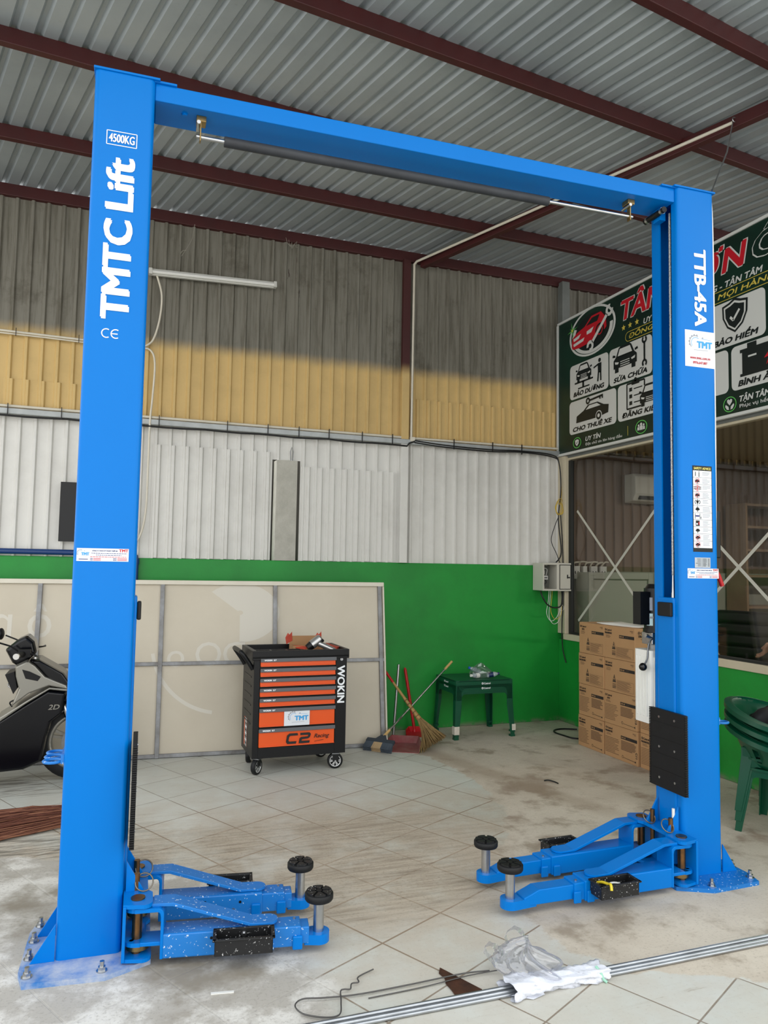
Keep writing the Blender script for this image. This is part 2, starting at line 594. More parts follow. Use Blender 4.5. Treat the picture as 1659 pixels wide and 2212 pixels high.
    scr2 = n.mix(n.rng(big, 0.5, 0.62), scr2, (142, 134, 120))
    scr2 = n.mix(n.rng(vfine, 0.5, 0.7, 0, 0.5), scr2, (132, 126, 116))
    left = n.ma('SUBTRACT', n.curve(n.y, 1.0, 7.0, [(1.0, 0.615), (2.3, 0.612), (3.0, 0.61), (3.7, 0.592), (4.3, 0.545), (4.7, 0.44), (5.2, 0.40), (7.0, 0.1)]), n.ma('MULTIPLY_ADD', n.x, 1 / 8.0, 0.5))
    left = n.rng(n.ma('ADD', left, n.ma('MULTIPLY_ADD', mid, 0.05, -0.025)), -0.004, 0.012)
    right = n.ma('SUBTRACT', n.ma('MULTIPLY', n.x, 0.25), n.curve(n.y, 1.0, 7.0, [(1.0, 0.99), (2.3, 0.66), (2.5, 0.585), (2.62, 0.51), (2.85, 0.475), (3.2, 0.478), (4.0, 0.56), (4.6, 0.645), (5.5, 0.672), (6.0, 0.66), (6.1, 0.64), (6.9, 0.62)]))
    right = n.rng(n.ma('ADD', right, n.ma('MULTIPLY_ADD', mid, 0.10, -0.05)), -0.003, 0.006)
    col = n.mix(left, tile, scr2)
    col = n.mix(right, col, cem)
    # the strip where the last tile row was broken out
    strip = n.ma('MULTIPLY', n.rng(n.ma('ABSOLUTE', n.ma('SUBTRACT', n.x, n.ma('MULTIPLY_ADD', n.y, -0.28, 4.42))), 0.03, 0.16, 1, 0), n.ma('MULTIPLY', n.rng(n.y, 4.1, 4.5), right))
    col = n.mix(n.ma('MULTIPLY', strip, 0.45), col, (146, 128, 108))
    h = n.ma('SUBTRACT', n.ma('MULTIPLY', fine, 0.35), n.ma('MULTIPLY', n.ma('MULTIPLY', joint, n.ma('SUBTRACT', 1.0, right)), 0.6))
    n.bump(h, 0.25, 0.006)
    rough = n.ma('MULTIPLY_ADD', n.ma('MAXIMUM', n.ma('MAXIMUM', right, left), dirt), 0.42, 0.36, True)
    return n.done(col, rough)


M_FLOOR = floor_material()


# ------------------------------------------------------------------ painted sheet walls: colour bands sprayed at fixed heights
def sheet_material(name, kind):
    n = NB(name)
    st = n.noise(3.0, 6, 0.7, n.vec(9.0, 1.0, 0.5))
    bl = n.noise(2.2, 6, 0.7)
    fi = n.noise(30, 4, 0.6)
    white = n.mix(n.rng(bl, 0.4, 0.7, 0, 0.5), (216, 215, 210), (196, 194, 188))
    white = n.mix(n.rng(st, 0.6, 0.8, 0, 0.4), white, (170, 168, 160))
    beige = n.mix(n.rng(bl, 0.4, 0.7, 0, 0.6), (206, 176, 116), (188, 160, 104))
    beige = n.mix(n.rng(st, 0.58, 0.8, 0, 0.5), beige, (160, 134, 88))
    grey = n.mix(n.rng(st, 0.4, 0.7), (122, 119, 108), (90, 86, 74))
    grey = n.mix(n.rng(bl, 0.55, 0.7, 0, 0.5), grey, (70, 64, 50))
    rust = n.ma('MULTIPLY', n.rng(n.noise(4.0, 5, 0.7, n.vec(6.0, 1.0, 1.2)), 0.62, 0.70), n.ma('MULTIPLY', n.rng(n.z, 4.05, 4.25), n.rng(n.z, 4.5, 4.7, 1, 0)))
    rust = n.ma('MULTIPLY', rust, n.ma('MULTIPLY', n.rng(n.x, 0.6, 1.0), n.rng(n.x, 1.7, 2.2, 1, 0)))
    grey = n.mix(n.ma('MULTIPLY', rust, 0.9), grey, (44, 24, 18))
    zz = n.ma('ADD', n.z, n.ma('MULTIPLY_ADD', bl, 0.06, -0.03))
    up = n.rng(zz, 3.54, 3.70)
    if kind == 'post':
        grey = n.mix(bl, (70, 18, 18), (54, 17, 16))
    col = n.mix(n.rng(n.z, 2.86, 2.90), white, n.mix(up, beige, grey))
    n.bump(fi, 0.06, 0.004)
    r = n.rng(n.z, 2.86, 2.9, 0.42, 0.6)
    return n.done(col, r)


M_SHEET = sheet_material('painted_wall_sheet', 'sheet')
M_POST = sheet_material('painted_post', 'post')


def green_material():
    n = NB('green_wall_paint')
    bl = n.noise(1.6, 6, 0.6)
    fi = n.noise(45, 5, 0.6)
    md = n.noise(7, 5, 0.6)
    col = n.mix(n.rng(bl, 0.35, 0.7), (18, 144, 50), (15, 128, 44))
    col = n.mix(n.rng(md, 0.66, 0.74, 0, 0.35), col, (50, 130, 66))
    scuff = n.ma('MULTIPLY', n.rng(n.z, 0.0, 0.06, 1, 0), n.rng(md, 0.4, 0.6))
    col = n.mix(n.ma('MULTIPLY', scuff, 0.8), col, (120, 116, 104))
    n.bump(n.ma('ADD', n.ma('MULTIPLY', fi, 0.4), md), 0.25, 0.008)
    return n.done(col, 0.5)


M_GREEN = green_material()


def roof_material():
    n = NB('galvalume_roof_sheet')
    bl = n.noise(1.1, 5, 0.6)
    fi = n.noise(18, 5, 0.7)
    col = n.mix(n.rng(bl, 0.35, 0.7), (162, 170, 173), (146, 154, 158))
    col = n.mix(n.rng(fi, 0.62, 0.78, 0, 0.35), col, (108, 110, 106))
    n.b.inputs['Metallic'].default_value = 0.25
    return n.done(col, 0.42)


M_ROOF = roof_material()


def corr_profile(x0, x1, pitch, flat, side, depth, phase=0.0):
    """Trapezoid rib profile as (x, offset) points between x0 and x1."""
    import math as _m
    pts = []
    top = pitch - flat - 2 * side
    k = _m.floor((x0 - phase) / pitch)
    while True:
        s = phase + k * pitch
        for dx, d in ((0, 0), (flat, 0), (flat + side, depth), (flat + side + top, depth)):
            pts.append((s + dx, d))
        if s > x1:
            break
        k += 1
    out = []
    for i in range(len(pts) - 1):
        (a, da), (b, db) = pts[i], pts[i + 1]
        if b < x0 or a > x1:
            continue
        if a < x0:
            da = da + (db - da) * (x0 - a) / (b - a)
            a = x0
        if b > x1:
            db = da + (db - da) * (x1 - a) / (b - a)
            b = x1
        if not out:
            out.append((a, da))
        out.append((b, db))
    return out


def wall_sheet(mb, x0, x1, z0, z1, y, m=None, phase=0.0):
    pr = corr_profile(x0, x1, 0.125, 0.082, 0.012, 0.022, phase)
    vs = []
    for x, d in pr:
        vs += [(x, y - d, z0), (x, y - d, z1), (x, y - d + 0.003, z1), (x, y - d + 0.003, z0)]
    fs = []
    for i in range(len(pr) - 1):
        a, b = 4 * i, 4 * i + 4
        fs += [(a, b, b + 1, a + 1), (a + 1, b + 1, b + 2, a + 2), (a + 2, b + 2, b + 3, a + 3), (a + 3, b + 3, b, a)]
    mb.add(vs, fs, m or M_SHEET)


def struct(o, label=None):
    o['kind'] = 'structure'
    if label:
        o['label'] = label
    return o


WY = 7.04          # face of the back wall
WX = 4.60          # face of the right wall
WALL_X0 = -4.0     # left end of the back wall
ROOF_S0 = -1.2     # left end of the roof sheets
RZ = 4.87          # underside of the roof sheets

# ------------------------------------------------------------------ floor
f = MB()
f.add([(-9, -9, 0), (WX + 0.12, -9, 0), (WX + 0.12, WY + 0.2, 0), (-9, WY + 0.2, 0)], [(0, 1, 2, 3)], M_FLOOR)
f.add([(WX + 0.12, -9, 0), (10, -9, 0), (10, WY + 0.2, 0), (WX + 0.12, WY + 0.2, 0)], [(0, 1, 2, 3)], M_FLOOR)
struct(f.build('floor'))

# ------------------------------------------------------------------ back wall
w = MB()
w.bx((WALL_X0, WY, 0), (WX + 0.12, WY + 0.2, 1.655), M_GREEN)
wall = struct(w.build('wall_back', bevel=0.006))
GAPM = mat('dark_wall_gap', (60, 58, 54), 0.8)
s = MB()
YS = WY + 0.03
wall_sheet(s, WALL_X0, WX + 0.1, 2.62, 2.90, YS)
wall_sheet(s, WALL_X0, 1.425, 1.655, 2.62, YS)
wall_sheet(s, 1.70, WX + 0.1, 1.655, 2.62, YS)
wall_sheet(s, 0.33, 1.425, 1.66, 2.685, YS - 0.012, phase=0.03)
wall_sheet(s, 1.70, 2.66, 1.66, 2.565, YS - 0.012, phase=0.05)
s.build('white_sheet', wall, 'white painted trapezoid sheets above the green wall')
s = MB()
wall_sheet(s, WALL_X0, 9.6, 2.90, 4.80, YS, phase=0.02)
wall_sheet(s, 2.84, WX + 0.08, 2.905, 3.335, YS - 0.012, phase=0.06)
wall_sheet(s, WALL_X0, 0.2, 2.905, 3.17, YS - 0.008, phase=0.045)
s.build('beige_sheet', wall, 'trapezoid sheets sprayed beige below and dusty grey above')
s = MB()
s.bx((1.38, WY + 0.16, 1.655), (1.74, WY + 0.19, 2.64), GAPM)
s.build('gap_backing', wall)
cp = MB()
CONC = mat('raw_concrete_post', (186, 184, 174), 0.85, var=0.7, vs=9, c2=(160, 158, 148), bump=0.4, bs=40)
cp.bx((1.465, WY - 0.01, 1.655), (1.665, WY + 0.14, 2.615), CONC)
cp.tube([(1.60, WY + 0.0, 2.60), (1.59, WY - 0.01, 2.70), (1.605, WY - 0.01, 2.745), (1.62, WY - 0.01, 2.70), (1.615, WY, 2.60)], 0.004, STEEL_D, 6)
struct(cp.build('trim_1', label='raw concrete post showing in the gap of the white sheets', bevel=0.01))

# ------------------------------------------------------------------ posts and rails on the back wall
p = MB()
p.bx((2.72, WY - 0.045, 1.655), (2.80, WY + 0.005, 4.775), M_POST)
struct(p.build('trim_2', label='steel post painted red, beige and white in bands', bevel=0.004))
GREYST = mat('grey_green_steel', (112, 116, 112), 0.5, var=0.4, vs=5)
p = MB()
p.bx((4.585, WY - 0.09, 2.86), (4.68, WY + 0.0, 4.80), GREYST)
struct(p.build('trim_3', label='grey steel corner post behind the signboard', bevel=0.004))
GALV = mat('galvanised_rail', (170, 174, 174), 0.45, metal=0.5, var=0.5, vs=8, c2=(130, 134, 134))
p = MB()
p.bx((WALL_X0, WY - 0.05, 2.855), (WX - 0.01, WY - 0.005, 2.905), GALV)
struct(p.build('trim_4', label='galvanised rail along the back wall between white and beige sheets', bevel=0.004))

# ------------------------------------------------------------------ roof
AZ = radians(-15.4)
dx_, dy_ = sin(AZ), cos(AZ)
prf = corr_profile(ROOF_S0, 8.6, 0.135, 0.076, 0.017, 0.026)
Y0, Y1 = ROOF_Y0, WY + 0.14
vs, fs = [], []
for s_, d in prf:
    for Y in (Y0, Y1):
        t = (Y + s_ * dx_) / dy_
        vs.append((s_ * dy_ + t * dx_, Y, RZ + d))
n_ = len(prf)
for i in range(n_ - 1):
    a, b = 2 * i, 2 * i + 2
    fs.append((a, a + 1, b + 1, b))
r = MB()
r.add(vs, fs, M_ROOF)
roof = struct(r.build('ceiling', label='bare ribbed roof sheets'))
sol = roof.modifiers.new('thickness', 'SOLIDIFY')
sol.thickness = 0.003
sol.offset = 1


def purlin(k, a, b, w=0.055, h=0.105, label=None, z=RZ):
    q = MB()
    q.beam((a[0], a[1], z - h / 2), (b[0], b[1], z - h / 2), w, h, REDOX)
    return struct(q.build('trim_%d' % k, label=label, bevel=0.004))


def ext(a, b, x):
    return (x, a[1] + (b[1] - a[1]) * (x - a[0]) / (b[0] - a[0]))


for k, a, b, lb in ((5, (-1.025, 7.05), (5.8, 7.05), 'red oxide beam along the top of the back wall'),
                    (6, (-0.897, 6.07), (4.538, 6.205), 'red roof purlin nearest to the back wall'),
                    (7, (-0.756, 4.92), (4.155, 5.35), 'red roof purlin passing behind the top of the left blue column'),
                    (8, (1.19, 3.99), (4.765, 4.378), 'red roof purlin crossing above the blue overhead beam'),
                    (9, (2.957, 3.275), (3.689, 3.38), 'red roof purlin in the upper right corner, nearest to the camera')):
    purlin(k, ext(a, b, -2.6), ext(a, b, 7.4), label=lb)
# rafter below the purlins
purlin(10, (2.925, 7.0), (4.60, 2.1), 0.06, 0.09, 'red rafter running towards the camera under the purlins', RZ - 0.075)

# ------------------------------------------------------------------ right wall with office window
q = MB()
q.bx((WX, 2.0, 0), (WX + 0.12, WY, 0.87), M_GREEN)
q.bx((WX, 2.0, 0.87), (WX + 0.12, 2.9, 2.84), M_GREEN)
wr = struct(q.build('wall_right', bevel=0.006))
q = MB()
q.bx((WX + 0.02, 2.0, 2.82), (WX + 0.10, WY, 2.96), GREYST)
q.build('header_beam', wr, 'grey steel beam above the office window')


def glass_material():
    m = bpy.data.materials.new('office_window_glass')
    m.use_nodes = True
    nt = m.node_tree
    nt.nodes.remove(nt.nodes['Principled BSDF'])
    out = nt.nodes['Material Output']
    tr = nt.nodes.new('ShaderNodeBsdfTransparent')
    tr.inputs[0].default_value = (0.80, 0.80, 0.78, 1)
    gl = nt.nodes.new('ShaderNodeBsdfGlossy')
    gl.inputs['Roughness'].default_value = 0.02
    lw = nt.nodes.new('ShaderNodeLayerWeight')
    pw = nt.nodes.new('ShaderNodeMath')
    pw.operation = 'POWER'
    pw.inputs[1].default_value = 5.0
    nt.links.new(lw.outputs['Facing'], pw.inputs[0])
    fr = nt.nodes.new('ShaderNodeMath')
    fr.operation = 'MULTIPLY_ADD'
    fr.inputs[1].default_value = 0.92
    fr.inputs[2].default_value = 0.045
    nt.links.new(pw.outputs[0], fr.inputs[0])
    mx = nt.nodes.new('ShaderNodeMixShader')
    nt.links.new(fr.outputs[0], mx.inputs[0])
    nt.links.new(tr.outputs[0], mx.inputs[1])
    nt.links.new(gl.outputs[0], mx.inputs[2])
    nt.links.new(mx.outputs[0], out.inputs[0])
    return m


GLASS = glass_material()
TAPE = mat('white_tape', (192, 190, 178), 0.6)
GASK = mat('black_gasket', (24, 28, 26), 0.6)


def window(k, y0, y1, cross, jamb_far):
    g = MB()
    g.bx((WX + 0.055, y0 + 0.02, 0.94), (WX + 0.061, y1 - 0.02, 2.80), GLASS)
    wnd = struct(g.build('window_%d' % k, label='office window pane with white tape cross, ' + ('beside the corner' if k == 1 else 'right of the blue column')))
    g = MB()
    g.bx((WX - 0.02, y0, 0.872), (WX + 0.10, y1, 0.932), CREAM)
    g.bx((WX + 0.03, y0, 2.80), (WX + 0.10, y1, 2.84), CREAM)
    if jamb_far:
        g.bx((WX - 0.015, y1 - 0.03, 0.933), (WX + 0.10, WY - 0.002, 2.84), CREAM)
    g.build('window_frame', wnd, 'cream painted frame', bevel=0.003)
    g = MB()
    for a, b in (((WX + 0.03, y0 + 0.0, 0.932), (WX + 0.07, y1, 0.952)), ((WX + 0.03, y1 - 0.075, 0.953), (WX + 0.07, y1 - 0.03, 2.79)), ((WX + 0.03, y0, 0.953), (WX + 0.07, y0 + 0.03, 2.79))):
        g.bx(a, b, GASK)
    g.build('gasket', wnd, 'black rubber gasket')
    for kx, ((ya, za), (yb, zb)) in enumerate(cross):
        g = MB()
        d = Vector((0, yb - ya, zb - za)).normalized()
        xt = WX + 0.0515 - 0.003 * kx
        g.beam((xt, ya, za), (xt, yb, zb), 0.0015, 0.027, TAPE, up=(0, -d.z, d.y))
        g.build('tape', wnd)
    return wnd


window(1, 5.38, 6.93, [((6.772, 2.24), (5.60, 1.14)), ((5.527, 2.20), (6.748, 1.081))], True)
window(2, 2.9, 5.34, [((5.36, 2.32), (3.86, 1.02)), ((5.36, 1.00), (3.86, 2.30))], False)
q = MB()
q.bx((WX - 0.01, 5.33, 0.872), (WX + 0.10, 5.39, 2.84), CREAM)
struct(q.build('trim_11', label='cream mullion between the two office window panes', bevel=0.003))

# ------------------------------------------------------------------ office shell behind the window
OFW = mat('office_sheet', (128, 106, 90), 0.6, var=0.5, vs=3, c2=(112, 90, 76))
OFL = mat('office_lower_wall', (160, 162, 150), 0.7, var=0.2, vs=3)
OFC = mat('office_ceiling', (110, 104, 98), 0.8)
q = MB()
q.bx((WX + 0.12, WY, 0), (9.6, WY + 0.2, 1.60), OFL)
o2 = struct(q.build('wall_office'))
s = MB()
wall_sheet(s, WX + 0.12, 9.6, 1.60, 3.0, WY + 0.03, OFW)
s.build('brown_sheet', o2, 'brownish trapezoid sheets of the office wall')
q = MB()
q.bx((9.5, 2.0, 0), (9.6, WY, 3.0), OFW)
q.bx((WX + 0.12, 1.9, 0), (9.6, 2.0, 3.0), OFL)
q.build('side_wall', o2)
q = MB()
q.bx((WX + 0.02, 1.9, 2.98), (9.6, WY + 0.03, 3.02), OFC)
q.build('office_ceiling', o2)
q = MB()
q.bx((WX + 0.14, WY - 0.05, 2.855), (9.5, WY, 2.905), OFW)
q.build('rail', o2)

# ================================================================== the two-post lift
lift = thing('two_post_lift', 'tall blue two-post car lift standing across the workshop bay', 'car lift', (-0.144, 3.384, 0), radians(-2.195))
CW, CD, CH = 0.252, 0.235, 3.772        # column width along the bay, depth, height
T_R = Matrix.Translation((3.30, CD, 0)) @ Matrix.Rotation(pi, 4, 'Z')
YB = -0.0012


def front_m(u, z, y=YB):
    return frame_m((u, y, z), (1, 0, 0), (0, 0, 1))


def logo_tmt(mb, M, w, h, z=0.0006):
    """The maker's mark: broken gear on the left, blue letters across."""
    mb.ringf((-0.22 * w, 0.06 * h), 0.30 * h, 0.265 * h, GREY_LET, M, z, 20, 1.0, 0.35 * pi, 1.25 * pi)
    mb.ringf((-0.20 * w, 0.04 * h), 0.235 * h, 0.215 * h, SKYBLUE, M, z, 20, 1.0, 0.3 * pi, 1.2 * pi)
    for k in range(6):
        a = (0.42 + 0.14 * k) * pi
        mb.seg((-0.22 * w + 0.29 * h * cos(a), 0.06 * h + 0.29 * h * sin(a)), (-0.22 * w + 0.34 * h * cos(a), 0.06 * h + 0.34 * h * sin(a)), 0.06 * h, GREY_LET, M, z)
    mb.text('TMT', M, h=0.26 * h, w=0.56 * w, m=SKYBLUE, c=(0.13 * w, -0.02 * h), z=z * 1.6, bold=0.022 * h)
    mb.seg((0.0, 0.24 * h), (0.38 * w, 0.20 * h), 0.012 * h, SKYBLUE, M, z)
    mb.seg((-0.28 * w, -0.26 * h), (0.26 * w, -0.24 * h), 0.016 * h, GREY_LET, M, z)
    mb.disc((0.06 * w, 0.27 * h), 0.035 * h, GREY_LET, M, z, 10)


def company_sticker(mb, M, w=0.206, h=0.054):
    mb.decal(M, w, h, STICKER)
    L = M @ Matrix.Translation((-0.37 * w, 0.004, 0))
    logo_tmt(mb, L, 0.26 * w, 0.85 * h, 0.0005)
    mb.seg((-0.37 * w - 0.018, -0.019), (-0.37 * w + 0.018, -0.019), 0.003, NAVY, M, 0.0006)
    mb.text('CÔNG TY TNHH KỸ THUẬT THIẾT BỊ', M, h=0.0072, w=0.10, m=NAVY, c=(0.035 * w, 0.0175), z=0.0006, bold=0.0003)
    mb.text('TMT', M, h=0.0115, w=0.036, m=RED_LET, c=(0.40 * w, 0.0185), z=0.0006, bold=0.0007)
    for k, (a, b, mm) in enumerate(((-0.22, 0.47, NAVY), (-0.13, 0.36, NAVY), (-0.24, 0.47, RED_LET))):
        y = 0.0065 - 0.0075 * k
        x = a * w
        rr = random.Random(k + 3)
        while x < b * w:
            l = rr.uniform(0.004, 0.011)
            mb.seg((x, y), (min(x + l, b * w), y), 0.0022, mm, M, 0.0006)
            x += l + 0.002
    for y, x0 in ((-0.0155, -0.24), (-0.0215, -0.24)):
        mb.seg((x0 * w, y), (x0 * w + 0.010, y), 0.0026, NAVY, M, 0.0006)
        mb.seg((x0 * w + 0.012, y), (x0 * w + 0.042, y), 0.0026, RED_LET, M, 0.0006)
        mb.seg((0.20 * w, y), (0.20 * w + 0.014, y), 0.0026, NAVY, M, 0.0006)
        mb.seg((0.20 * w + 0.017, y), (0.47 * w, y), 0.0026, RED_LET, M, 0.0006)


def column_section(lip0, lip1, t=0.008, r=0.022):
    """C section open towards +u: outer contour then inner contour."""
    out = [(CW, lip0)] + arc((CW - r, r), r, 0, -pi / 2, 5) + arc((r, r), r, -pi / 2, -pi, 5) + arc((r, CD - r), r, pi, pi / 2, 5) + arc((CW - r, CD - r), r, pi / 2, 0, 5) + [(CW, CD - lip1)]
    inn = [(CW - t, CD - lip1)] + arc((CW - r, CD - r), r - t, 0, pi / 2, 4) + arc((r, CD - r), r - t, pi / 2, pi, 4) + arc((r, r), r - t, pi, 1.5 * pi, 4) + arc((CW - r, r), r - t, -pi / 2, 0, 4) + [(CW - t, lip0)]
    return out + inn


PLATE = [(-0.125, -0.05), (-0.10, -0.145), (0.20, -0.165), (0.37, -0.085), (0.37, 0.32), (0.20, 0.40), (-0.10, 0.38), (-0.125, 0.285)]
BOLTS = [(-0.088, -0.095), (0.185, -0.125), (-0.098, 0.045), (-0.098, 0.19), (-0.088, 0.33), (0.185, 0.36)]


def tri_plate(mb, a, b, c, t, m, n=(0, 1, 0)):
    a, b, c = Vector(a), Vector(b), Vector(c)
    d = Vector(n).normalized() * t / 2
    vs = [(p - d)[:] for p in (a, b, c)] + [(p + d)[:] for p in (a, b, c)]
    mb.add(vs, [(0, 1, 2), (5, 4, 3), (0, 3, 4, 1), (1, 4, 5, 2), (2, 5, 3, 0)], m)


def make_column(right):
    T = T_R if right else Matrix.Identity(4)
    dust = BLUE_WORN if not right else BLUE_DUST
    c = MB(T)
    sec = column_section(0.085, 0.05) if right else column_section(0.05, 0.085)
    c.prism(sec, 0.02, CH, BLUE, smooth=False)
    col = c.build('column', lift, 'blue column with white lettering, ' + ('right' if right else 'left') + ' post of the lift', crease=30)
    c = MB(T)
    c.bx((-0.006, -0.008, CH), (CW + 0.02, CD + 0.008, CH + 0.010), BLUE)
    c.build('cap_plate', col, bevel=0.002)
    c = MB(T)
    c.prism(PLATE, 0.0, 0.02, dust)
    c.build('base_plate', col, bevel=0.003)
    for v in (0.004, CD - 0.004):
        c = MB(T)
        tri_plate(c, (0.0, v, 0.165), (0.0, v, 0.02), (-0.092, v, 0.02), 0.008, BLUE)
        c.build('gusset', col, bevel=0.001)
    for bu, bv in BOLTS:
        c = MB(T)
        c.cyl((bu, bv, 0.02), (bu, bv, 0.024), 0.021, STEEL, n=18)
        c.cyl((bu, bv, 0.024), (bu, bv, 0.038), 0.0155, STEEL, n=6, smooth=False)
        c.cyl((bu, bv, 0.038), (bu, bv, 0.058), 0.009, STEEL, n=12)
        c.build('anchor_bolt', col)
    return col


col_l = make_column(False)
col_r = make_column(True)

# lettering on the left column
d = MB()
M = front_m(0.121, 3.472)
d.text('4500KG', M, h=0.037, w=0.105, m=WHITE_LET, bold=0.0011)
for pts in ([(-0.062, 0.031), (0.062, 0.031)], [(0.062, 0.031), (0.062, -0.031)], [(0.062, -0.031), (-0.062, -0.031)], [(-0.062, -0.031), (-0.062, 0.031)]):
    d.seg(pts[0], pts[1], 0.0035, WHITE_LET, M, 0.0008)
d.build('capacity_mark', col_l, 'white framed capacity mark')
d = MB()
M = frame_m((0.120, YB, 2.672), (0, 0, 1), (-1, 0, 0))
d.text('TMTC', M, cap=0.110, w=0.430, m=WHITE_LET, c=(0, 0), anchor='l', bold=0.0075)
d.text('Lift', M, cap=0.110, w=0.225, m=WHITE_LET, c=(0.485, 0), anchor='l', bold=0.0075)
d.build('brand_lettering', col_l, 'big white lettering running up the column')
d = MB()
M = front_m(0.108, 2.602)
for cx_, in ((-0.016,), (0.022,)):
    d.ringf((cx_, 0), 0.021, 0.0165, WHITE_LET, M, 0.0008, 18, 1.0, 0.32 * pi, 1.68 * pi)
d.seg((0.004, 0), (0.030, 0), 0.0045, WHITE_LET, M, 0.0008)
d.build('conformity_mark', col_l)
d = MB()
company_sticker(d, front_m(0.117, 1.652))
d.build('company_sticker', col_l, 'white company sticker')

# lettering and labels on the right column
d = MB()
M = frame_m((3.198, YB, 3.43), (0, 0, -1), (1, 0, 0))
d.text('TTB-45A', M, cap=0.076, w=0.438, m=WHITE_LET, c=(0, 0), anchor='l', bold=0.0045)
d.build('model_lettering', col_r, 'white model lettering running down the column')
d = MB()
M = front_m(3.191, 2.860)
d.decal(M, 0.200, 0.206, STICKER)
logo_tmt(d, M @ Matrix.Translation((0.008, 0.028, 0)), 0.175, 0.135)
d.text('www.tmtc.com.vn', M, h=0.0125, w=0.135, m=RED_LET, c=(0.0, -0.052), bold=0.0004)
d.text('0976.647.007', M, h=0.0135, w=0.095, m=RED_LET, c=(0.0, -0.078), bold=0.0006)
d.build('logo_sticker', col_r, 'white sticker with logo, address and phone number')
d = MB()
M = front_m(3.195, 1.968)
d.decal(M, 0.130, 0.474, BLACK_LET)
YEL = mat('yellow_print', (240, 226, 120), 0.5)
d.text('SAFETY ADVICE', M, h=0.0125, w=0.112, m=YEL, c=(0, 0.222), bold=0.0004)
ROW = mat('white_label_panel', (232, 236, 240), 0.45)
for k in range(11):
    yc = 0.191 - k * 0.0388
    d.decal(M, 0.122, 0.0372, ROW, 0.0005, 0, yc)
    cx_ = -0.034
    red = k in (1, 2, 3, 9, 10)
    if k == 0:
        for dx, hh in ((-0.012, 0.012), (0.012, 0.016)):
            d.disc((cx_ + dx, yc + hh * 0.75), 0.003, BLACK_LET, M, 0.0010, 8)
            d.seg((cx_ + dx, yc + hh * 0.5), (cx_ + dx, yc - hh), 0.005, BLACK_LET, M, 0.0010)
    elif k == 7:
        d.decal(M, 0.026, 0.030, BLACK_LET, 0.0010, cx_, yc)
        d.decal(M, 0.010, 0.009, ROW, 0.0014, cx_ - 0.005, yc - 0.004)
        d.decal(M, 0.006, 0.016, RED_LET, 0.0014, cx_ + 0.008, yc)
    elif k == 2:
        d.seg((cx_ - 0.025, yc + 0.005), (cx_ + 0.026, yc + 0.005), 0.004, BLACK_LET, M, 0.0010)
        d.seg((cx_ - 0.025, yc - 0.005), (cx_ + 0.026, yc - 0.005), 0.004, BLACK_LET, M, 0.0010)
        d.seg((cx_, yc - 0.016), (cx_, yc + 0.016), 0.004, RED_LET, M, 0.0012)
    elif k == 6:
        d.seg((cx_ - 0.017, yc - 0.015), (cx_ - 0.017, yc + 0.015), 0.003, BLACK_LET, M, 0.0010)
        d.seg((cx_ + 0.015, yc - 0.015), (cx_ + 0.015, yc + 0.015), 0.003, BLACK_LET, M, 0.0010)
        d.decal(M, 0.026, 0.008, NAVY, 0.0010, cx_ - 0.001, yc + 0.001)
        d.seg((cx_ + 0.022, yc - 0.015), (cx_ + 0.022, yc - 0.002), 0.004, BLACK_LET, M, 0.0010)
    else:
        d.disc((cx_, yc - 0.001), 0.007, BLACK_LET, M, 0.0010, 14, 2.1 if k != 4 else 1.0)
        d.seg((cx_ - 0.009, yc + 0.005), (cx_ + 0.009, yc + 0.005), 0.007, BLACK_LET, M, 0.0010)
        d.seg((cx_, yc - 0.016), (cx_, yc + (0.017 if k in (4, 5) else 0.0)), 0.004, BLACK_LET, M, 0.0010)
        if k == 4:
            for sx_ in (-1, 1):
                d.ringf((cx_ + sx_ * 0.006, yc), 0.013, 0.009, BLACK_LET, M, 0.0010, 12, 1.0, -0.4 * pi if sx_ > 0 else 0.6 * pi, 0.4 * pi if sx_ > 0 else 1.4 * pi)
    if red:
        d.ringf((cx_, yc), 0.0165, 0.0145, RED_LET, M, 0.0014, 20)
        d.seg((cx_ - 0.011, yc - 0.011), (cx_ + 0.011, yc + 0.011), 0.0022, RED_LET, M, 0.0014)
    rr = random.Random(k)
    for j in range(3 + k % 2):
        d.seg((0.000, yc + 0.010 - j * 0.0072), (0.000 + rr.uniform(0.03, 0.054), yc + 0.010 - j * 0.0072), 0.0026, GREY_LET, M, 0.0010)
d.build('safety_label', col_r, 'long black and white safety label with pictograms')
d = MB()
PLATE_M = mat('engraved_aluminium', (172, 178, 184), 0.4, metal=0.6)
M = front_m(3.191, 1.672)
d.decal(M, 0.104, 0.056, PLATE_M)
rr = random.Random(5)
for j in range(6):
    y = 0.020 - j * 0.0075
    d.seg((-0.046 + rr.uniform(0, 0.014), y), (-0.012, y), 0.0022, BLACK_LET, M, 0.0006)
    d.seg((0.002, y), (0.022 + rr.uniform(0, 0.006), y), 0.003, BLACK_LET, M, 0.0006)
    d.seg((0.034, y), (0.046, y), 0.003, BLACK_LET, M, 0.0006)
d.seg((-0.004, 0.024), (-0.004, -0.024), 0.0012, BLACK_LET, M, 0.0006)
d.build('rating_plate', col_r, 'grey rating plate')
d = MB()
company_sticker(d, front_m(3.194, 1.6135))
d.build('company_sticker', col_r, 'white company sticker')

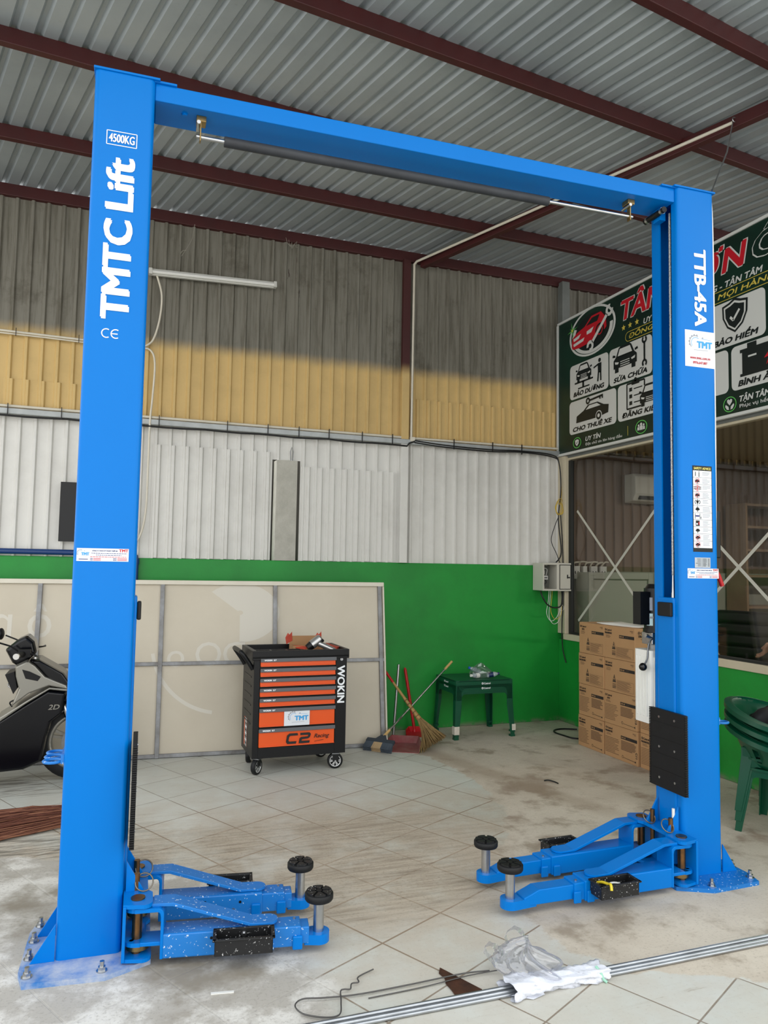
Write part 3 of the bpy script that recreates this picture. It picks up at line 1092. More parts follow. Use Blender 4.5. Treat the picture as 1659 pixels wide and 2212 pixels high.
# things fixed to the columns
d = MB()
d.tube(spline([(3.304, 0.03, 3.77), (3.306, 0.02, 3.5), (3.305, 0.02, 2.4), (3.305, 0.03, 1.7)], 8), 0.006, WHITE_PL, 8)
d.build('cable', col_r, 'white cable running down the edge of the column')
d = MB()
d.bx((3.302, 0.03, 1.70), (3.345, 0.20, 1.965), BLACK_SAT)
d.build('switch_box', col_r, 'black switch box on the outer face', bevel=0.006)
d = MB()
d.tube([(3.305, 0.09, 1.66), (3.345, 0.09, 1.655), (3.375, 0.09, 1.60)], 0.006, STEEL, 8)
d.tube([(3.366, 0.09, 1.625), (3.378, 0.09, 1.60), (3.402, 0.09, 1.545)], 0.013, RED_PL, 10, taper=[0.010, 0.0135, 0.0125])
d.build('release_lever', col_r, 'red handled lever')
for col, sg, u0 in ((col_l, -1, 0.0), (col_r, 1, 3.30)):
    d = MB()
    d.bx((u0, 0.02, 0.792), (u0 + sg * 0.012, 0.215, 0.83), BLUE_DUST)
    prong = []
    for v in (0.045, 0.117, 0.19):
        d.tube([(u0 + sg * (0.045 + 0.035 * cos(a)), v + 0.032 * sin(a), 0.80) for a in [2 * pi * i / 14 for i in range(14)]], 0.0065, BLUE_DUST, 6, closed=True)
    d.build('adapter_rack', col, 'small blue ring rack on the outer face')

# overhead beam
d = MB()
d.bx((0.252, 0.02, 3.692), (3.048, 0.215, 3.772), BLUE)
beam = d.build('overhead_beam', lift, 'blue overhead beam joining the two columns', bevel=0.004)
for u0 in (0.245, 2.955):
    d = MB()
    d.bx((u0, 0.008, 3.770), (u0 + 0.10, 0.227, 3.780), BLUE)
    d.build('joint_plate', beam, bevel=0.002)
for ub in (0.46, 2.80):
    d = MB()
    d.bx((ub - 0.022, 0.07, 3.665), (ub + 0.022, 0.125, 3.692), BRASS)
    d.bx((ub - 0.005, 0.075, 3.575), (ub + 0.001, 0.105, 3.675), BRASS)
    d.cyl((ub - 0.02, 0.09, 3.60), (ub + 0.02, 0.09, 3.60), 0.008, STEEL, n=10)
    d.cyl((ub - 0.012, 0.06, 3.655), (ub - 0.012, 0.135, 3.655), 0.009, STEEL, n=10)
    d.build('bracket', beam, 'brass coloured bracket of the cut-off bar', bevel=0.002)
d = MB()
d.cyl((0.385, 0.085, 3.690), (0.385, 0.085, 3.697), 0.016, BLUE, n=14)
d.cyl((0.385, 0.085, 3.683), (0.385, 0.085, 3.692), 0.013, BLUE, n=6)
d.build('bolt', beam)
d = MB()
d.cyl((0.462, 0.09, 3.598), (2.815, 0.09, 3.600), 0.0095, STEEL, n=12)
bar = d.build('cut_off_bar', lift, 'thin steel bar hanging under the overhead beam')
FOAM = mat('charcoal_foam', (40, 43, 48), 0.6, var=0.6, vs=9, c2=(58, 62, 68), spk=((4, 4, 5), 12.0, 0.70))
d = MB()
d.cyl((0.568, 0.09, 3.598), (2.285, 0.09, 3.600), 0.024, FOAM, n=20)
d.build('foam_sleeve', bar, 'charcoal foam sleeve')
d = MB()
d.cyl((3.00, 0.045, 3.655), (3.00, 0.215, 3.655), 0.017, BLACK_SAT, n=16)
d.cyl((3.00, 0.06, 3.655), (3.00, 0.075, 3.655), 0.0185, STEEL, n=16)
d.cyl((3.00, 0.185, 3.655), (3.00, 0.20, 3.655), 0.0185, STEEL, n=16)
d.bx((3.012, 0.10, 3.62), (3.05, 0.16, 3.69), BLUE)
d.build('cable_roller', beam, 'dark roller at the right end of the beam')

# carriages with their arm brackets


def ring(mb, c, r, rr, m, ax, ay, n=22):
    ax, ay = Vector(ax).normalized(), Vector(ay).normalized()
    mb.tube([(Vector(c) + ax * r * cos(2 * pi * i / n) + ay * r * sin(2 * pi * i / n))[:] for i in range(n)], rr, m, 6, closed=True)


PV = (-0.055, 0.275)          # where the two arms of a column pivot


RINGW = mat('ring_wire', (128, 120, 108), 0.4, metal=0.8)


def make_carriage(right):
    T = Matrix.Identity(4) if not right else Matrix.Translation((3.30, 0, 0)) @ Matrix.Scale(-1, 4, (1, 0, 0))
    flip = right

    def mb():
        return MB(T)

    def fin(m, *a, **k):
        if flip:
            m.f = [tuple(reversed(f)) for f in m.f]
        return m.build(*a, **k)
    blue = BLUE if right else BLUE
    c = mb()
    c.bx((0.13, 0.048, 0.03), (0.262, 0.187, 1.478), blue)
    car = fin(c, 'carriage', lift, 'blue sliding carriage of the ' + ('right' if right else 'left') + ' column', bevel=0.008)
    c = mb()
    c.bx((0.262, 0.052, 1.375), (0.280, 0.165, 1.452), BLACK)
    fin(c, 'bumper', car, 'square black rubber bumper', bevel=0.006)
    # door guard
    c = mb()
    v0, v1, z0, z1 = -0.06, 0.225, 0.448, 0.866
    c.bx((0.268, v0 + 0.005, z0), (0.286, v1 - 0.005, z1), BLACK)
    n = 46
    for k in range(n):
        z = z0 + (k + 0.5) * (z1 - z0) / n
        for vv in (v0, v1):
            c.bx((0.270, vv - 0.004, z - 0.003), (0.288, vv + 0.006, z + 0.003), BLACK)
    for k in range(1, 5):
        z = z0 + k * (z1 - z0) / 5 + 0.012
        c.bx((0.286, v0 + 0.008, z - 0.002), (0.2875, v1 - 0.008, z + 0.002), BLACK)
    dg = fin(c, 'door_guard', car, 'black rubber door guard plate')
    for v in (0.02, 0.145):
        for z in (0.50, 0.665, 0.825):
            c = mb()
            c.cyl((0.284, v, z), (0.290, v, z), 0.0065, STEEL, n=12)
            fin(c, 'screw', dg)
    # bracket
    c = mb()
    b0, b1 = -0.125, 0.345
    shape = [(0.255, b0 + 0.02)] + arc((0.335, b0 + 0.035), 0.035, -pi / 2, 0, 5) + [(0.37, b0 + 0.12), (0.352, 0.02), (0.352, 0.20), (0.37, b1 - 0.12)] + arc((0.335, b1 - 0.035), 0.035, 0, pi / 2, 5) + [(0.255, b1 - 0.02)]
    c.prism(shape, 0.236, 0.252, blue)
    br = fin(c, 'bracket_plate', car, bevel=0.003)
    c = mb()
    c.prism(shape, 0.028, 0.042, blue)
    fin(c, 'bracket_plate', car, bevel=0.003)
    c = mb()
    c.bx((0.255, b0 + 0.012, 0.03), (0.268, b1 - 0.012, 0.245), blue)
    fin(c, 'back_plate', car, bevel=0.003)
    for v in (0.03, 0.20):
        c = mb()
        tri_plate(c, (0.262, v, 0.375), (0.262, v, 0.25), (0.335, v, 0.25), 0.010, blue)
        fin(c, 'gusset', car, bevel=0.001)
    for v in PV:
        c = mb()
        c.cyl((0.312, v, 0.03), (0.312, v, 0.253), 0.020, COPPER, n=20)
        c.cyl((0.312, v, 0.253), (0.312, v, 0.258), 0.028, COPPER, n=24)
        fin(c, 'pivot_pin', car, 'brown plated pivot pin')
        c = mb()
        sg = 1 if v < 0.1 else -1
        c.cyl((0.318, v + sg * 0.012, 0.056), (0.318, v + sg * 0.012, 0.078), 0.046, BRASS, n=40, smooth=False)
        for a in (0.4, 1.3):
            c.cyl((0.318 - 0.02 * cos(a) * 1.4, v - 0.028 + 0.02 * a, 0.078), (0.318 - 0.02 * cos(a) * 1.4, v - 0.028 + 0.02 * a, 0.098), 0.010, STEEL, n=6, smooth=False)
        fin(c, 'lock_gear', car, 'yellow plated toothed lock')
        c = mb()
        v2 = 0.035 if v < 0.1 else 0.185
        c.cyl((0.305, v2, 0.10), (0.305, v2, 0.318), 0.0125, COPPER, n=16)
        ring(c, (0.335, v2 - 0.012, 0.284), 0.036, 0.0032, RINGW, (1, -0.15, -0.1), (0.12, 0.5, 0.62))
        fin(c, 'release_pin', car, 'brown plated pin with a steel pull ring')
    return car


car_l = make_carriage(False)
car_r = make_carriage(True)
d = MB()
d.cyl((3.012, 0.035, 0.252), (3.012, 0.035, 0.365), 0.008, WHITE_PL, n=12)
d.build('rod', car_r, 'white rod standing on the bracket')

# lifting cable inside the right column
d = MB()
k = 200
pts = [(3.066, 0.085, 1.60 + (3.66 - 1.60) * i / k) for i in range(k + 1)]
d.tube(pts, 0.007, mat('steel_rope', (205, 206, 204), 0.4, metal=0.6, var=1.0, vs=160, c2=(90, 90, 92)), 8, taper=[0.0068 + 0.0012 * (i % 2) for i in range(k + 1)])
d.cyl((3.066, 0.085, 1.50), (3.066, 0.085, 1.60), 0.009, STEEL, 0.006, n=12)
d.cyl((3.066, 0.085, 1.478), (3.066, 0.085, 1.505), 0.011, STEEL, n=12)
d.build('lifting_cable', lift, 'steel rope hanging inside the right column')


# swing arms
def make_arm(piv, pad, t1, s1, n1, tray, dusty, label, nose=False):
    P, Q = Vector((piv[0], piv[1], 0)), Vector((pad[0], pad[1], 0))
    L = (Q - P).length
    A = frame_m(P, Q - P, Vector((0, 0, 1)).cross(Q - P))
    blue = BLUE_DUST if dusty else BLUE
    side = Matrix(((1, 0, 0, 0), (0, 0, 1, 0), (0, 1, 0, 0), (0, 0, 0, 1)))     # (x, z, y) for profiles drawn in the arm's side view

    def mb():
        return MB(A)

    def sideprism(c, poly, y0, y1, m):
        vs = [(x, y0, z) for x, z in poly] + [(x, y1, z) for x, z in poly]
        n = len(poly)
        area = sum(poly[i][0] * poly[(i + 1) % n][1] - poly[(i + 1) % n][0] * poly[i][1] for i in range(n))
        fs = [tuple(range(n)), tuple(range(2 * n - 1, n - 1, -1))] + [((i + 1) % n, i, n + i, n + (i + 1) % n) for i in range(n)]
        if area < 0:
            fs = [tuple(reversed(f)) for f in fs]
        c.add(vs, fs, m)
    c = mb()
    z0, z1 = 0.032, 0.128
    c.bx((0.105, -0.056, z0), (t1, 0.056, z1), blue)
    arm = c.build('swing_arm', lift, label, bevel=0.006)
    # yoke: top and bottom cheek with a rounded frame
    c = mb()
    fr = [(-0.005, 0.232)] + [(0.085, 0.232)] + arc((0.085, 0.207), 0.025, pi / 2, 0, 6) + [(0.110, 0.032), (0.098, 0.032), (0.098, 0.195)] + arc((0.083, 0.203), 0.013, 0, pi / 2, 5) + [(-0.005, 0.214)]
    sideprism(c, fr, -0.058, 0.058, BLUE)
    for z in (0.214, 0.082):
        c.prism(arc((0, 0), 0.052, pi / 2, 1.5 * pi, 10) + [(0.02, -0.052), (0.02, 0.052)], z, z + (0.018 if z > 0.1 else 0.016), BLUE)
    c.bx((-0.01, -0.05, 0.082), (0.10, 0.05, 0.098), BLUE)
    c.build('yoke', arm, bevel=0.003)
    # sloping strap
    c = mb()
    xs = min(0.47, t1 - 0.10)
    st = [(0.06, 0.232), (0.14, 0.230), (xs, z1 + 0.002), (xs + 0.075, z1 + 0.002), (xs + 0.075, z1 + 0.012), (xs + 0.008, z1 + 0.013), (0.145, 0.244), (0.06, 0.244)]
    sideprism(c, st, -0.042, 0.042, blue)
    c.cyl((xs + 0.072, 0, z1 + 0.002), (xs + 0.072, 0, z1 + 0.012), 0.042, blue, n=28)
    c.build('brace_strap', arm, bevel=0.002)
    # telescoping tubes
    c = mb()
    c.bx((t1 - 0.01, -0.048, z0 + 0.006), (s1, 0.048, z1 - 0.008), blue)
    c.build('middle_tube', arm, bevel=0.005)
    c = mb()
    if nose:
        zt = z1 - 0.016
        pr_ = [(s1 - 0.01, z0 + 0.012), (n1, z0 + 0.012), (n1 + 0.05, z0 + 0.012), (n1 + 0.05, z0 + 0.05), (n1 + 0.0, zt - 0.012), (n1 - 0.03, zt), (s1 - 0.01, zt)]
        sideprism(c, pr_, -0.040, 0.040, blue)
    else:
        c.bx((s1 - 0.01, -0.040, z0 + 0.012), (n1, 0.040, z1 - 0.016), blue)
    c.prism(arc((L, 0), 0.047, -pi / 2, pi / 2, 12) + [(n1 - 0.02, 0.036), (n1 - 0.02, -0.036)], z0 + 0.004, z0 + 0.044, BLUE)
    inner = c.build('inner_tube', arm, bevel=0.004)
    for x in (t1 - 0.05, s1 - 0.035):
        for sg in (-1, 1):
            c = mb()
            w = 0.056 if x < t1 else 0.048
            c.bx((x, sg * (w - 0.002), z0 - 0.004), (x + 0.042, sg * (w + 0.010), z0 + 0.052), BLUE)
            c.build('stop_block', arm, bevel=0.006)
    for p, q, r_, m_ in (((t1 - 0.10, -0.058, z0 + 0.062), (t1 - 0.10, -0.055, z0 + 0.062), 0.006, BLACK_SAT), ((0.30, -0.058, z0 + 0.07), (0.30, -0.055, z0 + 0.07), 0.006, BLACK_SAT),
                         ((s1 - 0.025, 0.02, z1 - 0.009), (s1 - 0.025, 0.02, z1 - 0.003), 0.006, STEEL), ((t1 - 0.13, -0.063, z0 + 0.03), (t1 - 0.13, -0.055, z0 + 0.03), 0.008, STEEL)):
        c = mb()
        c.cyl(p, q, r_, m_, n=10)
        c.build('bolt', arm)
    # screw stem and rubber pad
    c = mb()
    c.cyl((L, 0, z0 + 0.02), (L, 0, 0.205), 0.0225, STEEL, n=24)
    stem = c.build('pad_stem', arm, 'bright steel stem')
    c = mb()
    Mp = Matrix.Translation((L, 0, 0.200))
    c.lathe([(0.030, 0.0), (0.057, 0.003), (0.061, 0.010), (0.061, 0.030), (0.057, 0.034), (0.0, 0.034)], BLACK, Mp, 36)
    for k in range(6):
        a0 = k * pi / 3 + 0.1
        pts = arc((0, 0), 0.054, a0, a0 + pi / 3 - 0.2, 5) + arc((0, 0), 0.018, a0 + pi / 3 - 0.35, a0 + 0.15, 3)
        c.prism(pts, 0.033, 0.041, BLACK_DUST if dusty else BLACK, Mp)
    c.prism(arc((0, 0), 0.012, 0, 2 * pi - 0.5, 11), 0.033, 0.041, BLACK, Mp)
    c.build('lift_pad', arm, 'round black rubber pad with moulded blocks')
    # adapter tray
    if tray:
        x0, x1, sg, zt = tray
        ya, yb = 0.060, 0.150
        T0 = lambda y: sg * y
        c = mb()
        tm = BLACK_DUST
        c.bx((x0, T0(ya), zt - 0.064), (x1, T0(yb), zt - 0.058), tm)
        for a, b in (((x0, ya), (x1, ya + 0.006)), ((x0, yb - 0.006), (x1, yb)), ((x0, ya), (x0 + 0.006, yb)), ((x1 - 0.006, ya), (x1, yb))):
            c.bx((a[0], T0(a[1]), zt - 0.062), (b[0], T0(b[1]), zt), tm)
        for a, b in (((x0 - 0.008, yb - 0.004), (x1 + 0.008, yb + 0.010)), ((x0 - 0.008, ya - 0.004), (x0 + 0.006, yb + 0.01)), ((x1 - 0.006, ya - 0.004), (x1 + 0.008, yb + 0.01)), ((x0 - 0.008, ya - 0.006), (x1 + 0.008, ya + 0.006))):
            c.bx((a[0], T0(a[1]), zt - 0.004), (b[0], T0(b[1]), zt + 0.003), tm)
        c.build('adapter_tray', arm, 'shallow black plastic tray', bevel=0.002)
        if dusty and sg < 0:
            c = mb()
            xm = (x0 + x1) / 2
            c.cyl((xm, T0(ya + 0.010), zt - 0.018), (xm, T0(ya + 0.018), zt - 0.018), 0.012, STEEL, n=16)
            c.cyl((xm, T0(ya + 0.018), zt - 0.018), (xm, T0(ya + 0.026), zt - 0.018), 0.008, STEEL, n=6, smooth=False)
            c.build('tray_bolt', arm)
    return arm


UL, UR = 0.312, 3.30 - 0.312
make_arm((UL, PV[0]), (1.048, -0.150), 0.555, 0.665, 0.70, (0.315, 0.545, -1, 0.135), True, 'left front swing arm speckled with paint spots')
make_arm((UL, PV[1]), (1.037, 0.190), 0.555, 0.655, 0.69, (0.31, 0.505, 1, 0.135), True, 'left rear swing arm speckled with paint spots')
make_arm((UR, PV[0]), (1.985, -0.090), 0.625, 0.68, 0.90, (0.385, 0.60, 1, 0.135), False, 'right front swing arm', True)
make_arm((UR, PV[1]), (2.005, 0.215), 0.625, 0.68, 0.89, (0.36, 0.56, -1, 0.135), False, 'right rear swing arm', True)

# hydraulic power unit behind the right column
TANK = mat('milky_plastic', (226, 226, 220), 0.4, var=0.3, vs=3, c2=(200, 200, 196))
d = MB()
d.prism(rrect(0.20, 0.16, 0.025, 4, 3.165, 0.36), 0.752, 1.165, TANK)
tank = d.build('oil_tank', lift, 'milky plastic oil tank behind the right column', bevel=0.015, seg=3)
d = MB()
for u in (3.085, 3.10, 3.12):
    d.bx((u, 0.274, 0.79), (u + 0.006, 0.281, 1.13), TANK)
for v in (0.31, 0.34, 0.37, 0.40):
    d.bx((3.058, v, 0.79), (3.066, v + 0.008, 1.13), TANK)
d.build('rib', tank, bevel=0.002)
d = MB()
d.cyl((3.165, 0.36, 1.165), (3.165, 0.36, 1.20), 0.05, STEEL_D, n=20)
d.bx((3.10, 0.31, 1.195), (3.22, 0.41, 1.265), STEEL)
d.cyl((3.11, 0.32, 1.23), (3.06, 0.32, 1.25), 0.012, STEEL, n=12)
pump = d.build('pump_block', lift, 'bare metal pump block above the oil tank', bevel=0.006)
d = MB()
d.tube(spline([(3.10, 0.31, 1.235), (3.07, 0.305, 1.20), (3.055, 0.30, 1.12), (3.03, 0.295, 1.085)], 6), 0.005, STEEL_D, 8)
d.ball((3.022, 0.294, 1.075), 0.023, BLACK_GLOSS, 16)
d.build('lowering_lever', pump, 'lever with a black ball')
d = MB()
d.cyl((3.17, 0.36, 1.265), (3.17, 0.36, 1.52), 0.072, BLACK_SAT, n=28)
d.cyl((3.17, 0.36, 1.52), (3.17, 0.36, 1.545), 0.066, BLACK_SAT, 0.05, n=28)
d.cyl((3.17, 0.36, 1.265), (3.17, 0.36, 1.285), 0.078, BLACK_SAT, n=28)
d.bx((3.035, 0.33, 1.31), (3.10, 0.40, 1.50), BLACK_SAT)
mot = d.build('motor', lift, 'black electric motor above the pump')
d = MB()
Mx = frame_m((3.105, 0.325, 1.34), (0.8, -0.6, 0), (0, 0, 1))
d.decal(Mx, 0.05, 0.07, mat('pale_cyan_sticker', (190, 220, 222), 0.5), 0.001)
d.seg((-0.02, 0.012), (0.02, 0.012), 0.012, GREY_LET, Mx, 0.002)
d.decal(frame_m((3.103, 0.327, 1.43), (0.8, -0.6, 0), (0, 0, 1)), 0.02, 0.075, GREY_LET, 0.001)
d.build('motor_label', mot)

# ================================================================== signboard on the right wall
SB_G = mat('signboard_green', (10, 52, 38), 0.35, var=1.0, vs=1.3, c2=(5, 26, 22))
SB_W = mat('signboard_white', (206, 208, 204), 0.4)
SB_R = mat('signboard_red', (190, 18, 36), 0.4)
SB_Y = mat('signboard_yellow', (206, 186, 78), 0.4)
SB_K = mat('signboard_black', (16, 26, 26), 0.4)
SB_L = mat('signboard_lime', (96, 190, 90), 0.4)
SX = 4.575
sb = thing('signboard', 'long dark green garage signboard with white service tiles mounted high over the office window', 'sign', (SX, 7.02, 2.855))
# local frame: s to the right along the board, t upwards, facing the room
MS = frame_m((0, 0, 0), (0, -1, 0), (0, 0, 1))
SLEN, SHT = 3.95, 1.462


def sbm():
    return MB(MS)


b = sbm()
b.bx((0.0, 0.0, -0.018), (SLEN, SHT, 0.0), SB_G)
b.build('panel', sb)
b = sbm()
for a, c in (((0, -0.012), (SLEN, 0.012)), ((0, SHT - 0.012), (SLEN, SHT + 0.012)), ((-0.012, 0.0121), (0.014, SHT - 0.0121)), ((SLEN - 0.012, 0.0121), (SLEN + 0.012, SHT - 0.0121))):
    b.bx((a[0], a[1], -0.021), (c[0], c[1], 0.012), SB_W)
b.build('border', sb, 'thin white frame')
I4 = Matrix.Identity(4)
Z0 = 2.855


def car_front(b, c, s, m, m2, z=0.006):
    """Front view of a car, s = width."""
    X, Y = c
    q = lambda p: [(X + x * s, Y + y * s) for x, y in p]
    b.flat(q([(-0.5, -0.22), (-0.5, 0.02), (-0.40, 0.10), (0.40, 0.10), (0.5, 0.02), (0.5, -0.22)]), m, I4, z)
    b.flat(q([(-0.40, 0.09), (-0.27, 0.34), (-0.20, 0.38), (0.20, 0.38), (0.27, 0.34), (0.40, 0.09)]), m, I4, z)
    b.flat(q([(-0.31, 0.12), (-0.22, 0.31), (0.22, 0.31), (0.31, 0.12)]), m2, I4, z + 0.001)
    for k in (-1, 1):
        b.flat(q([(k * 0.44, -0.22), (k * 0.44, -0.34), (k * 0.28, -0.34), (k * 0.28, -0.22)]), m, I4, z)
        b.flat(q([(k * 0.44, -0.02), (k * 0.26, -0.06), (k * 0.30, -0.11), (k * 0.42, -0.09)]), m2, I4, z + 0.001)
        b.flat(q([(k * 0.42, 0.17), (k * 0.53, 0.20), (k * 0.55, 0.13), (k * 0.42, 0.11)]), m, I4, z)
    for j in range(3):
        b.seg(q([(-0.20, -0.06 - j * 0.06)])[0], q([(0.20, -0.06 - j * 0.06)])[0], 0.022 * s, m2, I4, z + 0.001)


def wrench(b, p, q, w, m, z=0.007):
    p, q = Vector(p).to_2d(), Vector(q).to_2d()
    d = (q - p).normalized()
    b.seg(p + d * w * 0.8, q - d * w * 0.8, w * 0.62, m, I4, z)
    a = atan2(d.y, d.x)
    for e, aa in ((p, a + pi), (q, a)):
        b.ringf(e, w * 1.0, w * 0.42, m, I4, z, 16, 1.0, aa + 0.55, aa + 2 * pi - 0.55)


# logo: ellipse ring, red car and wrench
b = sbm()
b.ringf((0.62, 4.075 - Z0), 0.252, 0.232, SB_W, I4, 0.003, 44, 1.56)
b.ringf((0.625, 4.07 - Z0), 0.222, 0.190, SB_W, I4, 0.003, 40, 1.56, 0.85 * pi, 2.02 * pi)
b.disc((0.62, 4.075 - Z0), 0.188, SB_K, I4, 0.002, 40, 1.56)
CR = SB_R
cz = 4.06 - Z0
b.flat([(0.27, cz - 0.07), (0.28, cz + 0.02), (0.36, cz + 0.06), (0.50, cz + 0.09), (0.62, cz + 0.17), (0.78, cz + 0.17), (0.86, cz + 0.09), (0.87, cz - 0.01), (0.80, cz - 0.05), (0.60, cz - 0.10), (0.40, cz - 0.11), (0.29, cz - 0.10)], CR, I4, 0.005)
b.flat([(0.53, cz + 0.09), (0.63, cz + 0.15), (0.76, cz + 0.15), (0.72, cz + 0.09)], SB_K, I4, 0.006)
b.flat([(0.30, cz + 0.01), (0.44, cz + 0.035), (0.40, cz - 0.005), (0.31, cz - 0.02)], SB_W, I4, 0.006)
b.flat([(0.54, cz + 0.03), (0.66, cz + 0.05), (0.62, cz + 0.0), (0.54, cz - 0.005)], SB_W, I4, 0.006)
b.flat([(0.30, cz - 0.045), (0.50, cz - 0.02), (0.48, cz - 0.055), (0.31, cz - 0.075)], SB_W, I4, 0.006)
b.disc((0.76, cz - 0.015), 0.072, SB_K, I4, 0.006, 24)
b.ringf((0.76, cz - 0.015), 0.050, 0.038, CR, I4, 0.007, 24)
wrench(b, (0.60, cz - 0.14), (0.92, cz + 0.14), 0.060, SB_W, 0.008)
b.build('car_logo', sb, 'oval logo with a red car and a white wrench')
b = sbm()
b.disc((0.285, 4.17 - Z0), 0.016, SB_Y, I4, 0.009, 12)
for k in range(8):
    a = k * pi / 4 + 0.2
    l = 0.10 if k % 2 == 0 else 0.05
    b.flat([(0.285 + 0.008 * cos(a + 1.57), 4.17 - Z0 + 0.008 * sin(a + 1.57)), (0.285 + l * cos(a), 4.17 - Z0 + l * sin(a)), (0.285 - 0.008 * cos(a + 1.57), 4.17 - Z0 - 0.008 * sin(a + 1.57))], SB_L, I4, 0.0085)
b.build('star_flare_print', sb)
# headline
for body, x, w, m in (('TÂN', 1.108, 0.585, SB_R), ('SƠN', 1.985, 0.640, SB_R), ('Ô TÔ', 2.70, 0.90, SB_G)):
    b = sbm()
    for mm, bold, z in ((SB_W, 0.020, 0.003), (m, 0.009, 0.006)):
        b.text(body, I4, cap=0.190, w=w, m=mm, c=(x, 4.127 - Z0), anchor='l', bold=bold, z=z, shear=0.18)
    b.build('headline', sb, 'headline word outlined in white')
b = sbm()
for x in (1.132, 1.228, 1.328):
    pts = []
    for k in range(10):
        r_ = 0.032 if k % 2 == 0 else 0.014
        pts.append((x + r_ * sin(k * pi / 5), 3.954 - Z0 + r_ * cos(k * pi / 5)))
    b.flat(pts, SB_Y, I4, 0.003)
b.build('star', sb, 'three yellow printed stars')
b = sbm()
b.text('UY TÍN - CHẤT LƯỢNG - TẬN TÂM', I4, cap=0.050, w=1.355, m=SB_W, c=(1.422, 3.932 - Z0), anchor='l', bold=0.0022, z=0.003, shear=0.2)
b.text('ĐỒNG HÀNH CÙNG MỌI HÀNH TRÌNH', I4, cap=0.042, w=2.06, m=SB_Y, c=(1.212, 3.848 - Z0), anchor='l', bold=0.0016, z=0.003, shear=0.2)
for dz in (0.045, -0.045):
    b.seg((1.20, 3.848 - Z0 + dz), (3.36, 3.848 - Z0 + dz), 0.005, SB_Y, I4, 0.003)
b.ringf((1.205, 3.848 - Z0), 0.0475, 0.0425, SB_Y, I4, 0.003, 14, 1.0, 0.5 * pi, 1.5 * pi)
b.build('slogan', sb, 'white and yellow slogan lines')
